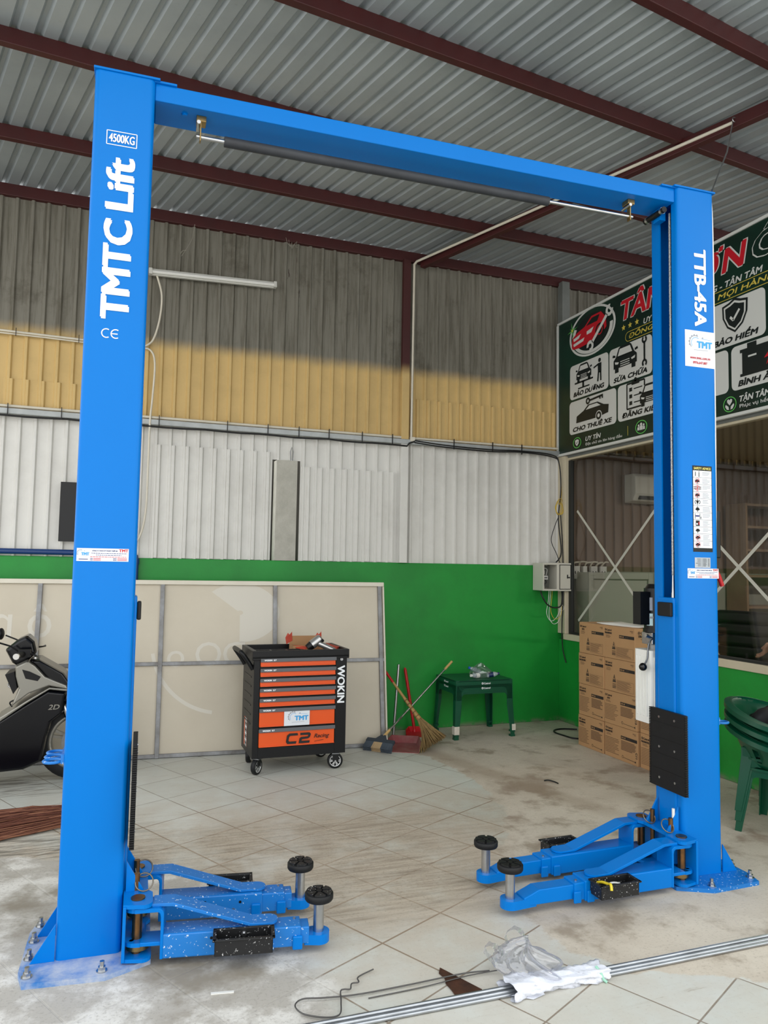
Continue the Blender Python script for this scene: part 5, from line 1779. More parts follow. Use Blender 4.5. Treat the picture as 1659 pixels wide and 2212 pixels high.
def carton(loc, w, d, h, prod, kind, label, end=False, code=None, rz=0.0):
    """Front faces -X; w runs along -Y."""
    t = thing('oil_carton', label, 'carton', loc, rz, 'cardboard oil cartons stacked at the right wall')
    b = MB()
    b.bx((0, -w / 2, 0), (d, w / 2, h), CARTON)
    bo = b.build('carton_body', t, bevel=0.004)
    M = frame_m((-0.001, 0, h / 2), (0, -1, 0), (0, 0, 1))
    b = MB()
    W2, H2 = w / 2, h / 2
    oil_mark(b, M, -W2 + 0.016, H2 - 0.036, 0.017, CARTON_P)
    b.text(prod, M, cap=0.015, w=min(0.0125 * len(prod), 0.11), m=CARTON_P, c=(-W2 + 0.065, H2 - 0.062), bold=0.0012, shear=0.15)
    for k in range(3 if kind == 'A' else 2):
        b.seg((-W2 + 0.03, H2 - 0.082 - k * 0.010), (-W2 + 0.085 + 0.01 * (k % 2), H2 - 0.082 - k * 0.010), 0.004, CARTON_L, M, 0.0006)
    b.seg((W2 - 0.06, H2 - 0.026), (W2 - 0.02, H2 - 0.026), 0.006, CARTON_L, M, 0.0006)
    b.seg((W2 - 0.045, H2 - 0.036), (W2 - 0.02, H2 - 0.036), 0.004, CARTON_L, M, 0.0006)
    yb = H2 - 0.082
    b.seg((0.005, yb), (W2 - 0.006, yb), 0.026, CARTON_P, M, 0.0007)
    b.text('10W-40', M, cap=0.012, w=0.055, m=CARTON, c=(0.012, yb), anchor='l', z=0.0011, bold=0.0005)
    b.text('API SN', M, cap=0.008, w=0.04, m=CARTON_L, c=(0.085, yb), anchor='l', z=0.0011)
    rr = random.Random(int(loc[1] * 100 + loc[2] * 1000))
    if kind == 'A':
        xc = -W2 + 0.14
        b.flat([(xc - 0.020, -0.045), (xc, 0.010), (xc + 0.020, -0.045)], CARTON_P, M, 0.0007)
        b.flat([(xc - 0.012, -0.036), (xc, -0.002), (xc + 0.012, -0.036)], CARTON, M, 0.0010)
        b.seg((xc - 0.022, -0.052), (xc + 0.022, -0.052), 0.010, CARTON_P, M, 0.0008)
        b.seg((xc, -0.010), (xc, -0.030), 0.006, CARTON_P, M, 0.0012)
        for k in range(4):
            b.seg((xc - 0.024, -0.072 - k * 0.011), (xc + 0.024, -0.072 - k * 0.011), 0.006, CARTON_L if k < 2 else CARTON_P, M, 0.0007)
        x0, x1, y0, y1 = xc + 0.034, W2 - 0.02, -H2 + 0.02, -0.035
        for p, q in (((x0, y0), (x1, y0)), ((x1, y0), (x1, y1)), ((x1, y1), (x0, y1)), ((x0, y1), (x0, y0))):
            b.seg(p, q, 0.0018, CARTON_L, M, 0.0007)
        for k in range(9):
            y = y1 - 0.008 - k * 0.0085
            if y < y0 + 0.004:
                break
            b.seg((x0 + 0.004, y), (x0 + (x1 - x0) * rr.uniform(0.6, 0.97), y), 0.0035, CARTON_L, M, 0.0007)
    else:
        for k in range(11):
            y = 0.025 - k * 0.0125
            b.seg((-W2 + 0.012, y), (-W2 + 0.012 + (W2 - 0.02) * rr.uniform(0.65, 0.95), y), 0.0042, CARTON_L, M, 0.0007)
        for k in range(7):
            y = 0.028 - k * 0.0115
            b.seg((0.008, y), (0.008 + (W2 - 0.02) * rr.uniform(0.7, 0.98), y), 0.0075, CARTON_L, M, 0.0007)
        b.ringf((0.03, -H2 + 0.04), 0.012, 0.009, CARTON_P, M, 0.0007, 14)
        b.seg((0.045, -H2 + 0.035), (W2 - 0.03, -H2 + 0.03), 0.003, CARTON_P, M, 0.0007)
        b.disc((W2 - 0.028, -H2 + 0.03), 0.008, CARTON_P, M, 0.0007, 5)
    if code:
        L = M @ Matrix.Translation((W2 - 0.012, -0.055, 0)) @ Matrix.Rotation(-pi / 2, 4, 'Z')
        b.text(code, L, cap=0.022, m=CARTON_P, bold=0.001, z=0.0009)
    b.build('front_print', bo, 'dark print on the carton front')
    if end:
        M = frame_m((d / 2, -w / 2 - 0.001, h / 2), (1, 0, 0), (0, 0, 1))
        b = MB()
        oil_mark(b, M, -d / 2 + 0.03, H2 - 0.036, 0.020, CARTON_P)
        b.text(prod, M, cap=0.018, w=0.13, m=CARTON_P, c=(-d / 2 + 0.10, H2 - 0.064), bold=0.0014, shear=0.15)
        b.seg((-d / 2 + 0.06, H2 - 0.088), (-d / 2 + 0.13, H2 - 0.088), 0.005, CARTON_L, M, 0.0006)
        for k in range(6):
            b.seg((-d / 2 + 0.02, -0.02 - k * 0.011), (-d / 2 + 0.22, -0.02 - k * 0.011), 0.004, CARTON_L, M, 0.0006)
        b.build('end_print', bo, 'dark print on the carton end')
    b = MB()
    b.bx((0.002, -0.025, h - 0.0005), (d - 0.002, 0.025, h + 0.0005), CARTON_T)
    b.build('tape', bo)
    return t


BH = 0.2830
y1c, y2c, y3c = 5.852, 5.436, 5.018
names1 = [('TRANSMAX', 'B', 'bottom carton of the stack standing in the corner'), ('MAGNATEC', 'B', 'second carton from the floor in the corner stack'),
          ('MAGNATEC', 'A', 'third carton from the floor in the corner stack'), ('GTX', 'A', 'topmost carton of the corner stack below the window')]
names2 = [('MAGNATEC', 'B', 'bottom carton of the middle stack of oil cartons'), ('GTX', 'B', 'second carton from the floor in the middle stack'),
          ('MAGNATEC', 'A', 'third carton from the floor in the middle stack, its end in view'), ('TRANSMAX', 'A', 'topmost carton of the middle stack, lying under the white foam sheet')]
for k, (p_, kd, lb) in enumerate(names1):
    carton((4.160 + 0.004 * (k % 2), y1c - 0.003 * k, k * BH), 0.378, 0.375, BH - 0.002, p_, kd, 'brown cardboard ' + lb)
for k, (p_, kd, lb) in enumerate(names2):
    carton((4.168 - 0.004 * (k % 2), y2c + (0.0 if k < 2 else 0.012), k * BH), 0.440 if k < 2 else 0.418, 0.375, BH - 0.002, p_, kd, 'brown cardboard ' + lb, k > 1, {0: 'C11', 1: 'C13'}.get(k))
for k, lb in enumerate(('lower carton of the two behind the right blue column', 'upper carton of the two behind the right blue column')):
    carton((4.185, y3c, k * BH), 0.372, 0.36, BH - 0.002, 'MAGNATEC', 'B', 'brown cardboard ' + lb)
FOAMW = mat('white_foam_sheet', (228, 226, 218), 0.7)
fs_ = thing('foam_sheet', 'thin white foam sheet lying on top of the oil cartons', 'sheet', (4.33, 5.50, 4 * BH), radians(8))
b = MB()
N_ = 10
vs_, fc_ = [], []
for i in range(N_ + 1):
    for j in range(2):
        y = 0.30 - 0.60 * i / N_
        vs_.append((-0.11 + j * 0.30 + 0.02 * i / N_, y, 0.004 + 0.03 * max(0, (abs(y + 0.0) - 0.14) / 0.16) ** 2 * (1 if y < 0 else 0.3)))
for i in range(N_):
    fc_.append((2 * i, 2 * i + 2, 2 * i + 3, 2 * i + 1))
b.add(vs_, fc_, FOAMW, True)
o_ = b.build('sheet', fs_)
md = o_.modifiers.new('thick', 'SOLIDIFY')
md.thickness = 0.006

# ================================================================== two nested green plastic tables
PAPER = mat('torn_white_paper', (214, 208, 196), 0.8, var=0.5, vs=20, c2=(170, 160, 140))


def plastic_table(loc, rz, label, H=0.50, paper=False):
    t = thing('plastic_table', label, 'table', loc, rz, 'green plastic tables nested by the wall')
    TW, TD, AP = 0.606, 0.452, 0.115
    b = MB()
    b.prism(rrect(TW, TD, 0.03), H - 0.012, H, GREEN_PL)
    top = b.build('tabletop', t, bevel=0.005)

    def apron(M, L):
        b = MB(M)
        hw = L / 2
        pts = [(-hw, 0), (hw, 0), (hw + 0.006, -0.19), (hw - 0.058, -0.19)] + [(hw - 0.058 - 0.045 + 0.045 * cos(a), -0.125 + 0.045 * sin(a)) for a in [i * pi / 12 for i in range(0, 7)]]
        pts += [(-(hw - 0.058) + 0.045 - 0.045 * sin(a), -0.125 + 0.045 * cos(a)) for a in [i * pi / 12 for i in range(0, 7)]] + [(-hw + 0.058, -0.19), (-hw - 0.006, -0.19)]
        b.prism(pts, -0.006, 0.0, GREEN_PL)
        rim = [(-hw + 0.075, -0.075), (-hw + 0.10, -0.070), (hw - 0.10, -0.070), (hw - 0.075, -0.075), (hw - 0.10, -0.082), (-hw + 0.10, -0.082)]
        b.prism(rim, 0.0, 0.003, GREEN_PL)
        o = b.build('apron', t, bevel=0.002)
        b = MB(M)
        oil_mark(b, Matrix.Identity(4), -0.035, -0.030, 0.017, WHITE_LET, 0.0035)
        b.build('brand_print', o, 'small white printed mark')
    zt = H - 0.002
    apron(frame_m((0, -TD / 2, zt), (1, 0, 0), (0, 0, 1)), TW)
    apron(frame_m((-TW / 2, 0, zt), (0, -1, 0), (0, 0, 1)), TD)
    apron(frame_m((TW / 2, 0, zt), (0, 1, 0), (0, 0, 1)), TD)
    apron(frame_m((0, TD / 2, zt), (-1, 0, 0), (0, 0, 1)), TW)
    for sx_, sy_ in ((-1, -1), (1, -1), (-1, 1), (1, 1)):
        b = MB()
        x0, y0 = sx_ * (TW / 2 + 0.002), sy_ * (TD / 2 + 0.002)
        x1, y1 = sx_ * (TW / 2 + 0.020), sy_ * (TD / 2 + 0.018)
        a0, a1, zt2 = 0.062, 0.042, H - 0.185
        q = lambda X, Y, w, z: [(X, Y, z), (X - sx_ * w, Y, z), (X - sx_ * w, Y - sy_ * 0.007, z), (X - sx_ * 0.007, Y - sy_ * 0.007, z), (X - sx_ * 0.007, Y - sy_ * w, z), (X, Y - sy_ * w, z)]
        vs_ = q(x1, y1, a1, 0.0) + q(x0, y0, a0, zt2)
        f_ = [(i, (i + 1) % 6, 6 + (i + 1) % 6, 6 + i) for i in range(6)] + [tuple(range(5, -1, -1)), tuple(range(6, 12))]
        if sx_ * sy_ > 0:
            f_ = [tuple(reversed(k)) for k in f_]
        b.add(vs_, f_, GREEN_PL)
        b.box((x1 - sx_ * a1 / 2, y1 - sy_ * a1 / 2, 0.009), (a1 + 0.004, a1 + 0.004, 0.018), GREEN_PL)
        lg = b.build('leg', t, bevel=0.0015, seg=1)
        if paper and sy_ < 0:
            b = MB()
            zz = 0.055 if sx_ < 0 else 0.06
            xx, yy = x1 - sx_ * 0.003, y1 - sy_ * 0.003
            if sx_ < 0:
                b.prism([(xx - 0.006, yy - 0.006), (xx + 0.045, yy - 0.007), (xx + 0.044, yy + 0.004), (xx + 0.004, yy + 0.006), (xx + 0.002, yy + 0.044), (xx - 0.008, yy + 0.042)], 0.05, 0.125, PAPER)
            else:
                b.prism([(xx - 0.030, yy - 0.007), (xx + 0.008, yy - 0.008), (xx + 0.012, yy + 0.03), (xx + 0.004, yy + 0.03), (xx - 0.002, yy), (xx - 0.030, yy)], 0.06, 0.118, PAPER)
            b.build('paper_scrap', lg, 'torn white paper stuck to the leg')
    return t


plastic_table((3.425, 6.735, 0), radians(0.5), 'lower dark green plastic table of the nested pair by the green wall', 0.503, True)
tb_ = plastic_table((3.425, 6.735, 0.044), radians(0.5), 'upper dark green plastic table of the nested pair, carrying a bag of bottles', 0.503)
TTOP = 0.547
CLEAR = bpy.data.materials.new('clear_plastic_film')
CLEAR.use_nodes = True
nt_ = CLEAR.node_tree
nt_.nodes.remove(nt_.nodes['Principled BSDF'])
tr_ = nt_.nodes.new('ShaderNodeBsdfTransparent')
tr_.inputs[0].default_value = (0.95, 0.96, 0.98, 1)
gl_ = nt_.nodes.new('ShaderNodeBsdfGlossy')
gl_.inputs['Roughness'].default_value = 0.12
df_ = nt_.nodes.new('ShaderNodeBsdfTranslucent')
df_.inputs[0].default_value = (0.90, 0.90, 0.96, 1)
lw_ = nt_.nodes.new('ShaderNodeLayerWeight')
lw_.inputs['Blend'].default_value = 0.35
m1_ = nt_.nodes.new('ShaderNodeMixShader')
m1_.inputs[0].default_value = 0.55
m2_ = nt_.nodes.new('ShaderNodeMixShader')
mr_ = nt_.nodes.new('ShaderNodeMapRange')
mr_.inputs['To Min'].default_value = 0.30
mr_.inputs['To Max'].default_value = 0.85
nt_.links.new(lw_.outputs['Facing'], mr_.inputs['Value'])
nt_.links.new(gl_.outputs[0], m1_.inputs[1])
nt_.links.new(df_.outputs[0], m1_.inputs[2])
nt_.links.new(mr_.outputs[0], m2_.inputs[0])
nt_.links.new(tr_.outputs[0], m2_.inputs[1])
nt_.links.new(m1_.outputs[0], m2_.inputs[2])
nt_.links.new(m2_.outputs[0], nt_.nodes['Material Output'].inputs[0])


def crumpled(b, c, rx, ry, h, m, seed, n=40, k=18, ears=(), amp=0.13, flat=0.0):
    """A crumpled film bag standing at c; ears = list of (angle, height) of tied handles."""
    rr = random.Random(seed)
    ph = [(rr.uniform(0, 6.28), rr.randint(2, 7), rr.uniform(0.4, 1.0)) for _ in range(7)]
    vs_, fc_ = [], []
    for j in range(k + 1):
        t = j / k
        prof = sin(min(1.0, t * 1.02 + 0.04) * pi) ** 0.55 * (1 - 0.35 * t)
        for i in range(n):
            a = 2 * pi * i / n
            w = sum(q * sin(f * a + p_ + 3.1 * t * f * 0.6) for p_, f, q in ph) * amp / 2.2
            r_ = prof * (1 + w + 0.04 * rr.uniform(-1, 1))
            z = h * t * (1 + 0.5 * w)
            for ea, eh in ears:
                d_ = cos(a - ea)
                if d_ > 0.75:
                    z += eh * (d_ - 0.75) / 0.25 * t ** 3
            vs_.append((c[0] + rx * r_ * cos(a), c[1] + ry * r_ * sin(a), c[2] + max(0.002, z)))
    for j in range(k):
        for i in range(n):
            fc_.append((j * n + i, j * n + (i + 1) % n, (j + 1) * n + (i + 1) % n, (j + 1) * n + i))
    b.add(vs_, fc_, m, True)


pb = thing('plastic_bag', 'clear crumpled plastic bag full of small bottles on the green table', 'bag', (3.47, 6.66, TTOP))
b = MB()
crumpled(b, (0, 0, 0), 0.135, 0.10, 0.115, CLEAR, 4, ears=((2.6, 0.05), (0.5, 0.04)))
b.build('film', pb)
BLUECAP = mat('blue_cap', (30, 90, 190), 0.4)
DARKBLUE = mat('dark_blue_label', (18, 38, 84), 0.4)
CLEARB = mat('clear_bottle', (214, 226, 230), 0.15, trans=0.6)


def bottle(loc, rz, tilt, label, capm, lab):
    t = thing('water_bottle', label, 'bottle', loc, rz, 'small bottles inside the bag on the table')
    T = Matrix.Rotation(tilt, 4, 'Y')
    b = MB(T)
    b.lathe([(0.020, 0.0), (0.024, 0.006), (0.024, 0.075), (0.018, 0.095), (0.010, 0.105), (0.010, 0.115)], CLEARB, None, 18)
    bo = b.build('bottle_body', t)
    b = MB(T)
    b.lathe([(0.013, 0.110), (0.013, 0.126)], capm, None, 16)
    b.build('bottle_cap', t, None)
    b = MB(T)
    b.lathe([(0.0247, 0.02), (0.0247, 0.065)], lab, None, 18, True, False)
    b.build('bottle_label', t)


bottle((3.43, 6.62, TTOP + 0.026), radians(200), radians(86), 'small lying bottle with a white label in the bag on the green table', WHITE_PL, WHITE_PL)
bottle((3.495, 6.60, TTOP + 0.028), radians(-20), radians(80), 'small lying bottle with a dark blue label in the bag on the green table', DARKBLUE, DARKBLUE)
bottle((3.47, 6.69, TTOP + 0.050), radians(170), radians(70), 'small bottle with a bright blue cap on top of the others in the bag', BLUECAP, CLEARB)

# ================================================================== brooms and dustpans
STRAW = mat('dry_grass', (150, 124, 78), 0.8, var=0.8, vs=40, c2=(110, 86, 50))
STRAW2 = mat('dark_dry_grass', (118, 94, 58), 0.8, var=0.6, vs=40, c2=(84, 66, 40))
BAMBOO = mat('bamboo_handle', (176, 140, 82), 0.5, var=0.6, vs=14, c2=(140, 104, 56))
gb = thing('grass_broom', 'tan grass broom with a red handle end leaning with its head on the floor', 'broom', (2.70, 6.33, 0))
top = Vector((2.462 - 2.70, 6.67 - 6.33, 0.645))
nk = Vector((2.700 - 2.70, 6.385 - 6.33, 0.240))
b = MB()
b.tube([(top + (nk - top) * t)[:] for t in (0.0, 0.12, 0.25)], 0.012, RED_PL, 10)
b.build('handle_grip', gb, 'red plastic grip')
b = MB()
P_ = [(top + (nk - top) * t)[:] for t in (0.25, 0.5, 0.8, 1.0)]
b.tube(P_, 0.012, BAMBOO, 10, taper=[0.011, 0.013, 0.017, 0.024])
for t in (0.62, 0.70, 0.78, 0.86, 0.94):
    p = top + (nk - top) * t
    b.tube([(p + (nk - top).normalized() * 0.004 * k)[:] for k in (-1, 1)], 0.02, STRAW2, 10, taper=[0.013 + 0.012 * t, 0.013 + 0.012 * t])
b.build('handle', gb)
b = MB()
rr = random.Random(3)
dirn = (nk - top).normalized()
for k in range(230):
    u = rr.uniform(-1, 1)
    vv = rr.uniform(-1, 1)
    end = Vector((0.075 + 0.165 * u + 0.02 * vv, -0.10 + 0.145 * u - 0.05 * vv * (1 - abs(u)), 0.012 + 0.045 * (vv + 1) * (1 - 0.4 * abs(u)) + 0.02 * max(0, u)))
    end += Vector((0.02 * rr.uniform(-1, 1), 0.02 * rr.uniform(-1, 1), 0))
    st = nk + Vector((0.020 * u, 0.012 * u, 0.012 * vv))
    mid_ = nk + dirn * 0.12 + Vector((0.075 * u, 0.055 * u, 0.03 * vv - 0.005))
    mid_.z = max(mid_.z, 0.06)
    b.tube(spline([st[:], mid_[:], end[:]], 3), 0.002, STRAW if rr.random() < 0.65 else STRAW2, 4, smooth=False, taper=[0.0045] * 6 + [0.0018])
bs = b.build('bristles', gb, 'fan of dry grass stems')

# deck broom with cream grips
DARKPL = mat('slate_plastic', (52, 62, 72), 0.5)
BRIS = mat('slate_bristles', (74, 84, 94), 0.8)
BRISC = mat('cream_bristles', (186, 160, 122), 0.8)
CREAMP = mat('cream_grip', (206, 170, 110), 0.5)
db = thing('deck_broom', 'slate blue broom with a steel stick and cream grips lying against the wall', 'broom', (2.305, 6.31, 0))
A_, B_ = Vector((-0.095, 0.105, 0)), Vector((0.085, -0.085, 0))
ax = (B_ - A_).normalized()
pn_ = Vector((-ax.y, ax.x, 0))
F_ = frame_m((A_ + B_) / 2 + Vector((0, 0, 0.075)), ax, pn_ + Vector((0, 0, 0.5)))
b = MB(F_)
b.bx((-0.135, -0.012, -0.014), (0.135, 0.030, 0.014), DARKPL)
b.prism([(-0.06, 0.02), (0.06, 0.02), (0.022, 0.085), (-0.022, 0.085)], -0.012, 0.012, DARKPL)
hd = b.build('broom_head', db, bevel=0.004)
b = MB(F_)
rr = random.Random(11)
for k in range(150):
    x = -0.13 + 0.26 * (k + 0.5) / 150
    for z in (-0.008, 0.0, 0.008):
        e = 0.012 * rr.uniform(-1, 1)
        b.beam((x, -0.01, z), (x * 1.08 + e * 0.2, -0.082, z * 2.2 - 0.022 + e * 0.2), 0.0022, 0.0022, BRISC if abs(x + 0.01) < 0.042 else BRIS, up=(0, 0.3, 1))
b.build('bristles', db, 'slate bristles with a cream middle')
h0 = F_ @ Vector((0, 0.075, 0))
h1 = Vector((3.275 - 2.305, 6.93 - 6.31, 0.672))
b = MB()
b.cyl(h0 + (h1 - h0) * 0.06, h0 + (h1 - h0) * 0.90, 0.0095, STEEL, n=12)
b.build('stick', db, 'steel stick')
for t0, t1 in ((0.0, 0.08), (0.885, 1.0)):
    b = MB()
    b.cyl(h0 + (h1 - h0) * t0, h0 + (h1 - h0) * t1, 0.0125, CREAMP, n=12)
    if t1 == 1.0:
        b.cyl(h1, h1 + (h1 - h0).normalized() * 0.012, 0.012, BLACK_SAT, 0.006, n=12)
    b.build('grip', db, 'cream plastic grip')


def dustpan(name_label, base, yaw, w, l, hgt, m, hm, hr, h0, h1, knob, hl):
    t = thing('dustpan', name_label, 'dustpan', base, yaw)
    b = MB()
    # scoop opens towards -y; side walls slope down to the lip
    zb, zl = hgt, 0.004
    fl_ = [(-w / 2 - 0.02, -l, 0.002), (w / 2 + 0.02, -l, 0.002), (w / 2 - 0.03, 0, 0.008), (-w / 2 + 0.03, 0, 0.008)]
    b.add(fl_, [(0, 1, 2, 3)], m)
    b.add([(-w / 2 - 0.02, -l, 0.002), (-w / 2 + 0.03, 0, 0.008), (-w / 2 + 0.01, 0, zb), (-w / 2 - 0.025, -l * 0.45, zb * 0.75), (-w / 2 - 0.03, -l * 0.9, zl + 0.012)], [(0, 1, 2, 3, 4)], m)
    b.add([(w / 2 + 0.02, -l, 0.002), (w / 2 - 0.03, 0, 0.008), (w / 2 - 0.01, 0, zb), (w / 2 + 0.025, -l * 0.45, zb * 0.75), (w / 2 + 0.03, -l * 0.9, zl + 0.012)], [(4, 3, 2, 1, 0)], m)
    b.add([(-w / 2 + 0.03, 0, 0.008), (w / 2 - 0.03, 0, 0.008), (w / 2 - 0.01, 0, zb), (-w / 2 + 0.01, 0, zb)], [(0, 1, 2, 3)], m)
    o = b.build('scoop', t)
    md = o.modifiers.new('thick', 'SOLIDIFY')
    md.thickness = 0.004
    md.offset = 0
    b = MB()
    b.cyl(h0, h1, hr, hm, n=14)
    if knob:
        b.cyl(h1, Vector(h1) + (Vector(h1) - Vector(h0)).normalized() * 0.02, hr, hm, hr * 0.4, n=14)
    b.cyl((h0[0], h0[1], 0.004), (h0[0], h0[1], 0.03), hr * 1.6, m, hr * 1.15, n=14)
    b.build('handle', t, hl)
    return t


DUSTY_RED = mat('dusty_maroon_plastic', (140, 62, 66), 0.6, var=0.8, vs=9, c2=(150, 112, 106))
dustpan('dusty maroon dustpan with an upright steel handle beside the cream panel', (2.61, 6.50, 0), radians(-28), 0.27, 0.33, 0.075, DUSTY_RED, STEEL, 0.0125, (-0.115, 0.02, 0.02), (-0.075, 0.05, 0.71), False, 'upright steel handle')
dustpan('bright red dustpan with a red handle leaning on the green wall', (2.90, 6.90, 0), radians(-16), 0.20, 0.20, 0.06, RED_PL, RED_PL, 0.015, (-0.03, 0.005, 0.02), (-0.125, 0.055, 0.60), True, 'red handle')

# coconut fibre broom on the floor at the left
COCO = mat('coconut_fibre', (104, 58, 42), 0.85, var=0.6, vs=30, c2=(66, 36, 28))
COCO2 = mat('pale_coconut_fibre', (138, 92, 68), 0.85)
cb = thing('fibre_broom', 'brown coconut fibre broom lying on the tiles behind the left column', 'broom', (-0.05, 5.24, 0), radians(0))
b = MB()
rr = random.Random(21)
for k in range(520):
    v = rr.uniform(-1, 1)
    hgt = 0.012 + 0.075 * (1 - v * v) * rr.random() ** 0.7
    L = 1.05 + 0.22 * rr.uniform(-1, 0.5)
    bow = 0.03 * rr.uniform(-1, 1)
    pts = []
    for t in (0, 0.15, 0.35, 0.6, 0.8, 1.0):
        spread = 0.085 + 0.20 * sin(min(1.0, t * 1.25) * pi / 2) - 0.05 * max(0, t - 0.6)
        y = v * spread + bow * sin(pi * t) + 0.015 * rr.uniform(-1, 1) - 0.10 * t * t - 0.02
        pts.append((-L * t, y, max(0.003, hgt * (0.75 + 0.25 * sin(pi * t)) * (1 - 0.55 * t * t) + 0.008 * rr.uniform(-1, 1))))
    b.tube(pts, 0.002, COCO if rr.random() < 0.7 else COCO2, 4, smooth=False, taper=[0.0024] * 5 + [0.001])
b.build('bristles', cb, 'long brown fibres')
b = MB()
b.cyl((-0.06, -0.02, 0.045), (0.16, -0.01, 0.045), 0.045, BAMBOO, 0.03, n=16)
b.build('binding', cb, 'bound neck of the broom')

# ================================================================== scooter parked by the panel
SC_K = mat('midnight_scooter_paint', (5, 6, 12), 0.16, spec=0.35)
SC_S = mat('silver_scooter_paint', (140, 138, 130), 0.3, metal=0.6)
SC_M = mat('matt_black_plastic', (13, 13, 15), 0.5, spec=0.3)
SC_C = mat('chrome', (214, 214, 214), 0.12, metal=1.0)
sc = thing('motor_scooter', 'black and silver motor scooter parked in front of the cream panel at the left edge', 'scooter', (0, 6.16, 0))


def yprism(b, poly, y0, y1, m, taper=1.0):
    """Side-view outline (x, z) given the thickness y0..y1."""
    n = len(poly)
    cx_ = sum(p[0] for p in poly) / n
    cz_ = sum(p[1] for p in poly) / n
    ym = (y0 + y1) / 2
    sh = [(cx_ + (x - cx_) * taper, cz_ + (z - cz_) * taper) for x, z in poly]
    vs_ = [(x, y0, z) for x, z in sh] + [(x, ym - (ym - y0) * 0.75, z) for x, z in poly] + [(x, ym + (y1 - ym) * 0.75, z) for x, z in poly] + [(x, y1, z) for x, z in sh]
    fs_ = [tuple(range(n)), tuple(range(4 * n - 1, 3 * n - 1, -1))]
    for r_ in range(3):
        fs_ += [(r_ * n + (i + 1) % n, r_ * n + i, (r_ + 1) * n + i, (r_ + 1) * n + (i + 1) % n) for i in range(n)]
    if sum(poly[i][0] * poly[(i + 1) % n][1] - poly[(i + 1) % n][0] * poly[i][1] for i in range(n)) < 0:
        fs_ = [tuple(reversed(f_)) for f_ in fs_]
    b.add(vs_, fs_, m)


b = MB()
yprism(b, [(-0.70, 0.475), (-0.52, 0.595), (-0.37, 0.690), (-0.25, 0.672), (-0.27, 0.52), (-0.345, 0.46), (-0.375, 0.34), (-0.40, 0.175), (-0.52, 0.125), (-0.80, 0.11), (-1.15, 0.13), (-1.2, 0.20), (-0.95, 0.28)], -0.17, 0.17, SC_K, 0.95)
b.build('lower_body', sc, 'glossy dark lower body', bevel=0.012, seg=3)
b = MB()
yprism(b, [(-0.605, 0.865), (-0.525, 0.905), (-0.47, 0.865), (-0.40, 0.785), (-0.25, 0.715), (-0.235, 0.685), (-0.37, 0.716), (-0.505, 0.665), (-0.62, 0.575), (-0.575, 0.70), (-0.60, 0.79)], -0.18, 0.18, SC_S, 0.94)
yprism(b, [(-0.72, 0.485), (-0.52, 0.615), (-0.37, 0.705), (-0.25, 0.690), (-0.25, 0.672), (-0.37, 0.690), (-0.52, 0.595), (-0.70, 0.465)], -0.178, 0.178, SC_S)
b.build('inner_fairing', sc, 'silver fairing panel', bevel=0.008, seg=2)
b = MB()
yprism(b, [(-0.515, 0.905), (-0.45, 0.905), (-0.28, 0.80), (-0.21, 0.70), (-0.245, 0.685), (-0.38, 0.755), (-0.455, 0.845)], -0.16, 0.16, SC_K, 0.9)
b.build('front_cowl', sc, 'glossy black front cowl', bevel=0.012, seg=3)
b = MB()
yprism(b, [(-0.555, 0.84), (-0.505, 0.825), (-0.43, 0.785), (-0.45, 0.755), (-0.53, 0.775)], -0.184, -0.17, SC_M)
b.build('side_recess', sc, 'black recess in the silver panel', bevel=0.004)
b = MB()
yprism(b, [(-0.68, 0.975), (-0.60, 1.045), (-0.54, 1.075), (-0.49, 1.03), (-0.47, 0.95), (-0.52, 0.90), (-0.60, 0.86), (-0.63, 0.88)], -0.12, 0.12, SC_K, 0.85)
b.tube([(-0.56, -0.10, 0.945), (-0.545, -0.24, 0.955)], 0.014, SC_M, 10)
b.tube([(-0.56, 0.10, 0.945), (-0.545, 0.24, 0.955)], 0.014, SC_M, 10)
hb = b.build('handlebar_cover', sc, bevel=0.012, seg=3)
for sg in (-1, 1):
    b = MB()
    b.cyl((-0.55, sg * 0.24, 0.955), (-0.575, sg * 0.365, 0.955), 0.019, SC_M, n=16)
    b.cyl((-0.575, sg * 0.365, 0.955), (-0.579, sg * 0.382, 0.955), 0.021, SC_C, n=16)
    b.bx((-0.58, sg * 0.21 - 0.03, 0.93), (-0.50, sg * 0.21 + 0.03, 0.985), SC_M)
    b.build('grip', hb, bevel=0.004)
    b = MB()
    b.tube(spline([(-0.52, sg * 0.21, 0.955), (-0.47, sg * 0.27, 0.952), (-0.45, sg * 0.36, 0.948), (-0.452, sg * 0.40, 0.945)], 4), 0.0065, SC_M, 8)
    b.ball((-0.452, sg * 0.405, 0.945), 0.010, SC_C, 10)
    b.build('brake_lever', hb)
    b = MB()
    b.tube([(-0.57, sg * 0.19, 0.96), (-0.63, sg * 0.22, 1.01), (-0.72, sg * 0.25, 1.045)], 0.006, SC_M, 8)
    b.ball((-0.755, sg * 0.27, 1.055), 0.06, SC_M, 16, (0.4, 1.0, 0.75))
    b.disc((0, 0), 0.05, SC_C, frame_m((-0.781, sg * 0.27, 1.055), (0, 1, 0), (0, 0, 1)) @ Matrix.Scale(-1, 4, (1, 0, 0)), 0.0, 18, 1.15)
    b.build('mirror', hb)
b = MB()
yprism(b, [(-0.67, 0.80), (-0.61, 0.82), (-0.585, 0.70), (-0.61, 0.66)], -0.13, 0.13, SC_M)
b.tube(spline([(-0.60, -0.10, 0.70), (-0.645, -0.10, 0.71), (-0.65, -0.10, 0.735)], 4), 0.005, SC_C, 6)
b.tube(spline([(-0.59, -0.11, 0.62), (-0.63, -0.115, 0.60), (-0.615, -0.11, 0.57)], 4), 0.006, SC_M, 6)
b.build('inner_panel', sc, bevel=0.005)
b = MB()
Ms = frame_m((-0.335, -0.1735, 0.565), (1, 0, 0), (0, 0, 1))
